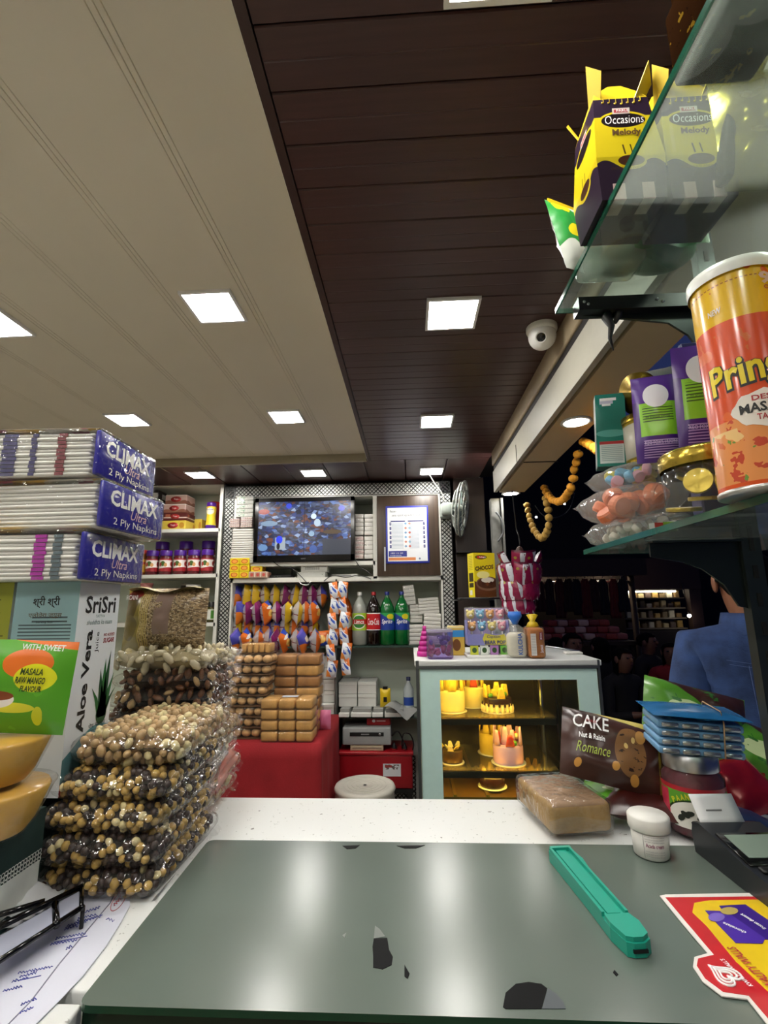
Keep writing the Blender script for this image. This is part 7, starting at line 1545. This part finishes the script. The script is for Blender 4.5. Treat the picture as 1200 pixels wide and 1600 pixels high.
# ---- clothing stall
YS = 6.0
p0 = at(833, 880, Y=YS); p1 = at(975, 880, Y=YS); zb = at(900, 888, Y=YS).z
stl = thing('clothing_stall', 'dark market stall frame with a clothes rail across the street', 'stall', ((p0.x+p1.x)/2, YS, GZ)); sw_ = p1.x - p0.x + .12
DKB = M('stall_beam', '#2c1e18', .7, var=.2); MB().box((0, -.05, zb - GZ), (sw_ + .3, .12, .20)).build('beam', DKB, stl)
MB().box((0, .15, zb - GZ + .10), (sw_ + .1, .45, .04)).build('canopy', M('stall_canopy', '#14161c', .8), stl)
for sx in (-1, 1): MB().cyl((sx*sw_*.5, 0, 0), (sx*sw_*.5, 0, zb - GZ), .035, 10).build('post', DKB, stl)
MB().cyl((-sw_/2, .0, zb - GZ - .17), (sw_/2, .0, zb - GZ - .17), .018, 8).build('rail', CHROME, stl); MB().box((0, .34, (zb - GZ)/2), (sw_ + .05, .04, zb - GZ)).build('back_sheet', M('stall_back', '#120c0c', .9), stl)
gc = ['#3a1014', '#241418', '#4a1a18', '#2a1a14', '#16141c', '#5a1418', '#30121a', '#14161e', '#6a1a1c', '#101826']
for i in range(10):
    px = 842 + i*14; p = at(px, 905, Y=YS); L_ = at(px, 905, Y=YS).z - at(px, 956 + (i % 3)*5, Y=YS).z; wv = .085
    t_ = thing('hanging_garment', f'dark hanging garment on the stall rail, {ORD[i]} from the left', 'garment', (p.x, YS - .03, p.z - L_), (0, 0, R(6*(i % 3) - 6)), 'garments on the stall rail')
    m = MB(); m.grid(lambda u, v: ((u - .5)*wv*(1.1 + .25*(1 - v) + .12*math.sin(v*9)) * (1 if v < .85 else 1 - (v - .85)*3.2), .012*math.sin(u*14 + i) - .02, v*L_), 12, 10)
    o = m.build('cloth', M('garment_%d' % i, gc[i], .85, var=.3, ns=12), t_); o.modifiers.new('thick', 'SOLIDIFY').thickness = .02
    MB().tube([(0, 0, L_*.98), (0, 0, L_ + .03), (.012, 0, L_ + .045), (.02, .0, L_ + .03)], .004, 5).build('hanger_hook', CHROME, t_)
# folded packets heap on the stall table
tbz = at(890, 1000, Y=YS - .4).z
tb2 = thing('stall_table', 'dark table heaped with folded clothes before the stall', 'table', ((p0.x+p1.x)/2 - .16, YS - .35, GZ)); MB().box((0, 0, tbz - GZ - .02), (.98, .6, .04)).build('tabletop', DKB, tb2)
for sx in (-1, 1):
    for sy in (-1, 1): MB().box((sx*.44, sy*.25, (tbz - GZ - .04)/2), (.05, .05, tbz - GZ - .04)).build('leg', DKB, tb2)
r = random.Random(2); fc = ['#a8605c', '#8a2c2c', '#b89088', '#6a2024', '#c8a8a0', '#7a3434', '#a04038']
k = 0
for lv in range(3):
    for i in range(8 - lv):
        o = MB().rbox((0, 0, .035), (.115, .16, .07), .02).build('folded_garment', M('folded_%d' % (k % 7), fc[k % 7], .7, var=.2, ns=10), None, ((p0.x+p1.x)/2 - .58 + i*.118 + lv*.05, YS - .40 + .05*lv, tbz + .001 + lv*.072), (0, 0, R(r.uniform(-8, 8))))
        tag(o, f'folded reddish garment, {ORD[i]} from the left in the {("lowest", "middle", "top")[lv]} layer of the heap', 'garment', 'folded garments on the stall table'); k += 1
# ---- lit kiosk with shelves
YK = 6.4
a = at(972, 922, Y=YK); b = at(1084, 985, Y=YK); kw, kh = b.x - a.x, a.z - b.z
ks = thing('kiosk', 'dim kiosk with a lit shelf window across the street', 'kiosk', ((a.x+b.x)/2, YK, GZ)); zk = b.z - GZ
MB().box((0, .04, zk/2), (kw + .3, .08, zk)).build('lower_front', M('kiosk_dark', '#1a1210', .7), ks); MB().box((0, .04, zk + kh + .2), (kw + .3, .12, .4)).box((-kw/2 - .07, .04, zk + kh/2), (.14, .1, kh)).box((kw/2 + .07, .04, zk + kh/2), (.14, .1, kh)).build('frame', M('kiosk_frame', '#2a1a16', .6), ks)
MB().box((0, .5, zk + kh/2), (kw + .1, .04, kh + .1)).build('back_wall', M('kiosk_back', '#6a5c48', .7), ks)
for j in range(4): MB().box((0, .3, zk + .02 + j*kh*.25), (kw, .36, .016)).build('shelf', M('kiosk_shelf', '#6a6254', .5), ks)
MB().box((0, .16, zk + kh - .02), (kw*.8, .03, .02)).build('tube_lamp', M('kiosk_tube', '#fff2d8', .5, emit=5.), ks)
gcol = ['#b8aa80', '#8a7048', '#c8c4b0', '#6a5a3c', '#a88a4c', '#5a4a44']
src = {}
for j in range(4):
    for i in range(9):
        c = (i*5 + j*3) % 6; h_ = kh*.14*(1 + .25*((i*7 + j) % 3 - 1)); l_ = (ks.location.x - kw*.44 + i*kw*.11, YK + .24, GZ + zk + .0285 + j*kh*.25)
        if c not in src: o = MB().rbox((0, 0, .5), (kw*.085, .1, 1), .01, n=1, sm=False).build('kiosk_carton', M('kiosk_goods_%d' % c, gcol[c], .6), None, l_); src[c] = o
        else: o = share(src[c], 'kiosk_carton', None, l_)
        o.scale = (1, 1, h_); tag(o, f'small carton on the kiosk shelf, {ORD[i]} from the left in the {("lowest", "second", "third", "top")[j]} row', 'box', 'cartons in the kiosk')
p = at(1077, 962, Y=YK - .1); t_ = thing('bulb', 'small bright bulb hanging at the kiosk corner', 'lamp', p); MB().ell((0, 0, 0), .022, seg=10, ring=8).build('glass', M('bulb_glow', '#fff4e0', .5, emit=14.), t_); MB().lathe([(.012, .018), (.012, .045)], 8).build('socket', BLACKP, t_); MB().cyl((0, 0, .045), (0, .1, .5), .004, 6).build('cord', BLACKP, t_)
# dark building behind
struct('wall_street', MB().box((4.5, 9.2, 2.2), (12, .2, 5.4)), M('street_building', '#0d0f16', .9, var=.2, ns=2), 'dark building front across the street')
for k, dx in enumerate((-.35, .35)):  # hidden bulbs added to lift the dark stall and street
    t_ = thing('stall_bulb', ('left' if k == 0 else 'right') + ' added bulb hidden behind the clothing stall beam', 'lamp', (stl.location.x + dx, YS + .14, zb - .02)); MB().ell((0, 0, 0), .03, seg=10, ring=8).build('glass', M('stall_glow', '#ffe0b0', .5, emit=60., ecol=(1, .75, .5)), t_); MB().lathe([(.014, .025), (.014, .06)], 8).build('socket', BLACKP, t_); MB().cyl((0, 0, .06), (0, 0, .10), .004, 6).build('cord', BLACKP, t_)
# street lamp added to brighten the dark street and the passers-by
lx, ly = 2.6, 3.4
sl_ = thing('added_street_lamp', 'added street lamp on a pole, brightening the lane', 'street lamp', (lx, ly, GZ)); MB().lathe([(.05, 0), (.035, .3), (.03, 3.4)], 12).build('pole', M('pole_grey', '#3a3c3e', .6), sl_); MB().tube([(0, 0, 3.35), (-.2, .1, 3.5), (-.45, .25, 3.5)], .02, 8).build('arm', M('pole_grey', '#3a3c3e'), sl_); MB().rbox((-.5, .28, 3.48), (.22, .12, .05), .02).build('lamp_head', M('pole_grey', '#3a3c3e'), sl_); MB().box((-.5, .28, 3.452), (.18, .09, .006)).build('lamp_glass', M('street_glow', '#ffe8c8', .5, emit=22., ecol=(1, .82, .6)), sl_)
# ---- people
SKIN = M('skin', '#8a5a40', .55, var=.08, ns=20); SKIND = M('skin_far', '#7a5240', .55); HAIR = M('hair_black', '#0a0807', .8, spec=.1, var=.2, ns=60)
def skin_mesh(J, E, name, sub=2):
    names = list(J); me = bpy.data.meshes.new(name); me.from_pydata([J[n][0] for n in names], [(names.index(a), names.index(b)) for a, b in E], [])
    o = bpy.data.objects.new(name, me); COL.objects.link(o); md = o.modifiers.new('skin', 'SKIN'); md.use_smooth_shade = True
    sv = me.skin_vertices[0].data
    for i, n in enumerate(names):
        r_ = J[n][1]; sv[i].radius = r_ if hasattr(r_, '__len__') else (r_, r_); sv[i].use_root = (i == 0)
    s2 = o.modifiers.new('sub', 'SUBSURF'); s2.levels = sub; s2.render_levels = sub
    dg = bpy.context.evaluated_depsgraph_get(); m2 = bpy.data.meshes.new_from_object(o.evaluated_get(dg)); bpy.data.objects.remove(o)
    return m2
def person(name, label, loc, rotz, H, arms, top, bottom, skin, hairlen=.0, sleeves=True, head_turn=0., jacket=None, fingers=True, look=0., kurta=False):
    """faces -Y in its own frame; arms: dict side -> (elbow, wrist) in fractions of H"""
    t_ = thing(name, label, 'person', loc, (0, 0, R(rotz)))
    def P(x, y, z): return (x*H, y*H, z*H)
    hf = look*.02
    J = {'pelvis': (P(0, 0, .53), (.090*H, .068*H)), 'waist': (P(0, .004, .61), (.082*H, .060*H)), 'chest': (P(0, .006, .71), (.098*H, .066*H)), 'upper': (P(0, .008, .785), (.078*H, .054*H)),
         'neck': (P(0, .004, .838), (.033*H, .033*H)), 'headb': (P(0, -.004 - hf, .880), (.046*H, .052*H)), 'headm': (P(0, -.003 - hf, .925), (.051*H, .060*H)), 'headt': (P(0, .002 - hf, .962), (.043*H, .050*H))}
    E = [('pelvis', 'waist'), ('waist', 'chest'), ('chest', 'upper'), ('upper', 'neck'), ('neck', 'headb'), ('headb', 'headm'), ('headm', 'headt')]
    for sd, sx in (('l', -1), ('r', 1)):
        el, wr = arms[sd]
        J['sh' + sd] = (P(sx*.112, .008, .795), .040*H); J['el' + sd] = (P(*el), .030*H); J['wr' + sd] = (P(*wr), .019*H)
        e, w_ = Vector(el), Vector(wr); dd = (w_ - e).normalized(); hd_ = w_ + dd*.045; J['ha' + sd] = (P(*hd_), (.022*H, .013*H))
        E += [('upper', 'sh' + sd), ('sh' + sd, 'el' + sd), ('el' + sd, 'wr' + sd), ('wr' + sd, 'ha' + sd)]
        if fingers:
            side = Vector((sx, 0, 0)); upv = dd.cross(side).normalized(); sv_ = upv.cross(dd).normalized()
            for f_, (o_, ln) in enumerate(((-.014, .036), (-.005, .042), (.005, .039), (.013, .030))):
                b_ = hd_ + sv_*o_ + dd*.012; J[f'f{f_}{sd}'] = (P(*b_), .0058*H); J[f'g{f_}{sd}'] = (P(*(b_ + dd*ln*.6)), .0052*H); J[f'h{f_}{sd}'] = (P(*(b_ + dd*ln*.75 - upv*ln*.45*sx)), .0045*H)
                E += [('ha' + sd, f'f{f_}{sd}'), (f'f{f_}{sd}', f'g{f_}{sd}'), (f'g{f_}{sd}', f'h{f_}{sd}')]
            b_ = w_ + dd*.018 - sv_*.022*sx*sx; J['t0' + sd] = (P(*b_), .0065*H); J['t1' + sd] = (P(*(b_ + dd*.022 - sv_*.010)), .005*H); E += [('wr' + sd, 't0' + sd), ('t0' + sd, 't1' + sd)]
        J['hip' + sd] = (P(sx*.052, 0, .50), .058*H); J['kn' + sd] = (P(sx*.056, -.006, .275), .038*H); J['an' + sd] = (P(sx*.056, .010, .048), .024*H); J['to' + sd] = (P(sx*.062, -.075, .018), (.024*H, .014*H))
        E += [('pelvis', 'hip' + sd), ('hip' + sd, 'kn' + sd), ('kn' + sd, 'an' + sd), ('an' + sd, 'to' + sd)]
    me = skin_mesh(J, E, 'body')
    for m_ in (skin, top, bottom, HAIR): me.materials.append(m_)
    wl, wrr = Vector(J['wrl'][0]), Vector(J['wrr'][0])
    for p in me.polygons:
        c = p.center; hand = min((c - wl).length, (c - wrr).length) < .03*H or min((c - Vector(J['hal'][0])).length, (c - Vector(J['har'][0])).length) < .07*H
        p.material_index = 0 if (c.z > .845*H or hand) else (1 if c.z > (.30 if kurta else .50)*H else (2 if c.z > .035*H else 3)); p.use_smooth = True
    b = bpy.data.objects.new('body', me); COL.objects.link(b); b.parent = t_
    # face and ears joined as children of the body
    hy = -.062*H - hf*H; f = MB(); f.ell((0, hy + .004*H, .918*H), (.007*H, .011*H, .013*H), seg=8, ring=6); f.build('nose', skin, b)
    for sx in (-1, 1):
        MB().ell((sx*.0205*H, hy + .010*H, .930*H), (.0085*H, .006*H, .0045*H), seg=8, ring=6).build('eye', M('eye_dark', '#1a1412', .3), b); MB().ell((sx*.053*H, -.002*H - hf*H, .918*H), (.006*H, .014*H, .020*H), seg=10, ring=8).build('ear', skin, b)
    MB().ell((0, hy + .008*H, .893*H), (.015*H, .006*H, .004*H), seg=8, ring=6).build('mouth', M('lips', '#5c2c28', .5), b)
    # hair: shell around the skull, optionally long
    h = MB(); rx, ry, rz = .056*H, .067*H, .052*H
    def hf_(u, v):
        a = u*2*PI; front = math.cos(a - 1.5*PI)            # 1 towards -Y
        lo = (-.75 if front < -.3 else -.15) if front < .45 else .50
        if hairlen and front < .2: lo = -1.0
        th = lo*1.2 + (PI/2 - lo*1.2)*v if lo > -1 else -1.1 + (PI/2 + 1.1)*v
        x, y, z = rx*math.cos(th)*math.cos(a), .004*H - hf*H + ry*math.cos(th)*math.sin(a), .930*H + rz*math.sin(th)
        if hairlen and front < .2 and v < .35: k = (1 - v/.35); z -= hairlen*H*k; x, y = rx*math.cos(a)*(.95), .004*H - hf*H + ry*math.sin(a)*.9
        n_ = 1 + .04*mnoise.noise(Vector((u*14, v*9, H))); return (x*n_, y*n_, z)
    h.grid(hf_, 28, 14); o = h.build('hair', HAIR, t_); o.modifiers.new('thick', 'SOLIDIFY').thickness = .004
    return t_, J
# man in denim jacket, seen from behind
dx = at(1150, 1000, Y=1.72).x; MX, MY = dx + .065, 1.72
hz = at(1130, 873, Y=1.72).z; HM = (hz + .10) / .995 + .05
DEN = M('denim', '#314a7c', .9, var=.45, ns=14, bump=.5, bscale=220); DENJ = M('trouser_dark', '#15161c', .8)
mt_, J = person('person', 'man seen from behind in a blue denim jacket', (MX, MY, -.10), 158, HM, {'l': ((-.140, .03, .61), (-.12, -.06, .47)), 'r': ((.140, .03, .61), (.12, -.06, .47))}, DEN, DENJ, SKIN, look=.6)
H = HM
JJ = {'waist': ((0, .002, .50*H), (.108*H, .082*H)), 'mid': ((0, .004, .60*H), (.104*H, .078*H)), 'chest': ((0, .008, .71*H), (.116*H, .082*H)), 'upper': ((0, .010, .785*H), (.092*H, .068*H)), 'collar': ((0, .008, .832*H), (.046*H, .046*H))}
JE = [('waist', 'mid'), ('mid', 'chest'), ('chest', 'upper'), ('upper', 'collar')]
for sd, sx in (('l', -1), ('r', 1)):
    JJ['s' + sd] = ((sx*.106*H, .010, .790*H), .046*H); e = J['el' + sd][0]; w_ = J['wr' + sd][0]; JJ['e' + sd] = (e, .043*H); JJ['w' + sd] = (tuple(Vector(e).lerp(Vector(w_), .92)), .032*H); JE += [('upper', 's' + sd), ('s' + sd, 'e' + sd), ('e' + sd, 'w' + sd)]
me = skin_mesh(JJ, JE, 'denim_jacket'); me.materials.append(DEN)
for p in me.polygons: p.use_smooth = True
jk = bpy.data.objects.new('denim_jacket', me); COL.objects.link(jk); jk.parent = mt_
MB().lathe([(.062*H, .818*H), (.056*H, .842*H), (.052*H, .858*H), (.050*H, .842*H)], 24, cap=False, sy=1.05).build('collar', DEN, jk)
SEAM = M('seam_thread', '#4a5e8c', .8)
for zz_, wd in ((.775, .085), (.768, .085)):
    MB().tube([((u - .5)*2*wd*H, (.0155 + .0525*math.cos((u - .5)*2.0))*H*1.20 + .0, (zz_ - .008*math.cos((u - .5)*3))*H) for u in [k/12 for k in range(13)]], .0007, 5).build('yoke_seam', SEAM, jk)
for sx in (-1, 1): MB().tube([(sx*.035*H, .088*H, .765*H), (sx*.028*H, .090*H, .62*H), (sx*.026*H, .086*H, .52*H)], .0007, 5).build('panel_seam', SEAM, jk)
BLK = M('black_wool', '#0f0e12', .85, var=.2); RDK = M('red_kurta', '#8a1420', .8, var=.15)
phone_arms = {'l': ((-.135, -.02, .615), (-.050, -.125, .640)), 'r': ((.135, -.02, .615), (.050, -.125, .640))}
def stand(px, py, Y, h): p = at(px, py, Y=Y); return (p.x, Y, GZ), (p.z - GZ) / .995 if h is None else h
for (px, py, Y, rz, lb, tp, hl) in ((968, 1008, 4.4, 24, 'woman in black looking down at her phone in the street', BLK, .14), (1046, 1000, 4.9, -24, 'woman in a red dress holding a phone in the street', RDK, .12)):
    loc, h_ = stand(px, py, Y, None); w_, Jp = person('person', lb, loc, rz, h_, phone_arms, tp, M('far_trouser', '#121018', .85), SKIND, hairlen=hl, look=.8, kurta=True)
    q = Matrix.Rotation(R(rz), 3, 'Z') @ Vector((0, -.205*h_, .665*h_)); t_ = thing('phone', 'phone held by the ' + lb.split(' looking')[0].split(' holding')[0], 'phone', (loc[0] + q.x, loc[1] + q.y, GZ + q.z), (R(-40), 0, R(rz)))
    MB().rbox((0, 0, 0), (.07, .009, .14), .003).build('case', BLACKP, t_); MB().box((0, .005, 0), (.062, .001, .128)).build('screen', M('phone_glow', '#a8b8c8', .3, emit=.12), t_)
crowd = [(893, 985, 4.6, 10, 'dark-clad person left in the street crowd', '#131016'), (935, 992, 5.0, -160, 'dark-clad person behind the woman in black, facing away', '#0e0e12'), (1010, 985, 5.25, 40, 'dark-clad person between the two women', '#181218'), (1075, 990, 5.3, -30, 'dark-clad person right of the woman in red', '#141218'), (868, 992, 5.1, 170, 'dark-clad person at the clothing stall, facing away', '#1c1014')]
hang = {'l': ((-.135, .01, .615), (-.125, -.02, .48)), 'r': ((.135, .01, .615), (.125, -.02, .48))}
for k, (px, py, Y, rz, lb, c) in enumerate(crowd):
    loc, h_ = stand(px, py, Y, None); person('person', lb, loc, rz, h_, hang, M('crowd_%d' % k, c, .85), M('far_trouser', '#121018'), SKIND, hairlen=.05 if k % 2 else 0, fingers=True)
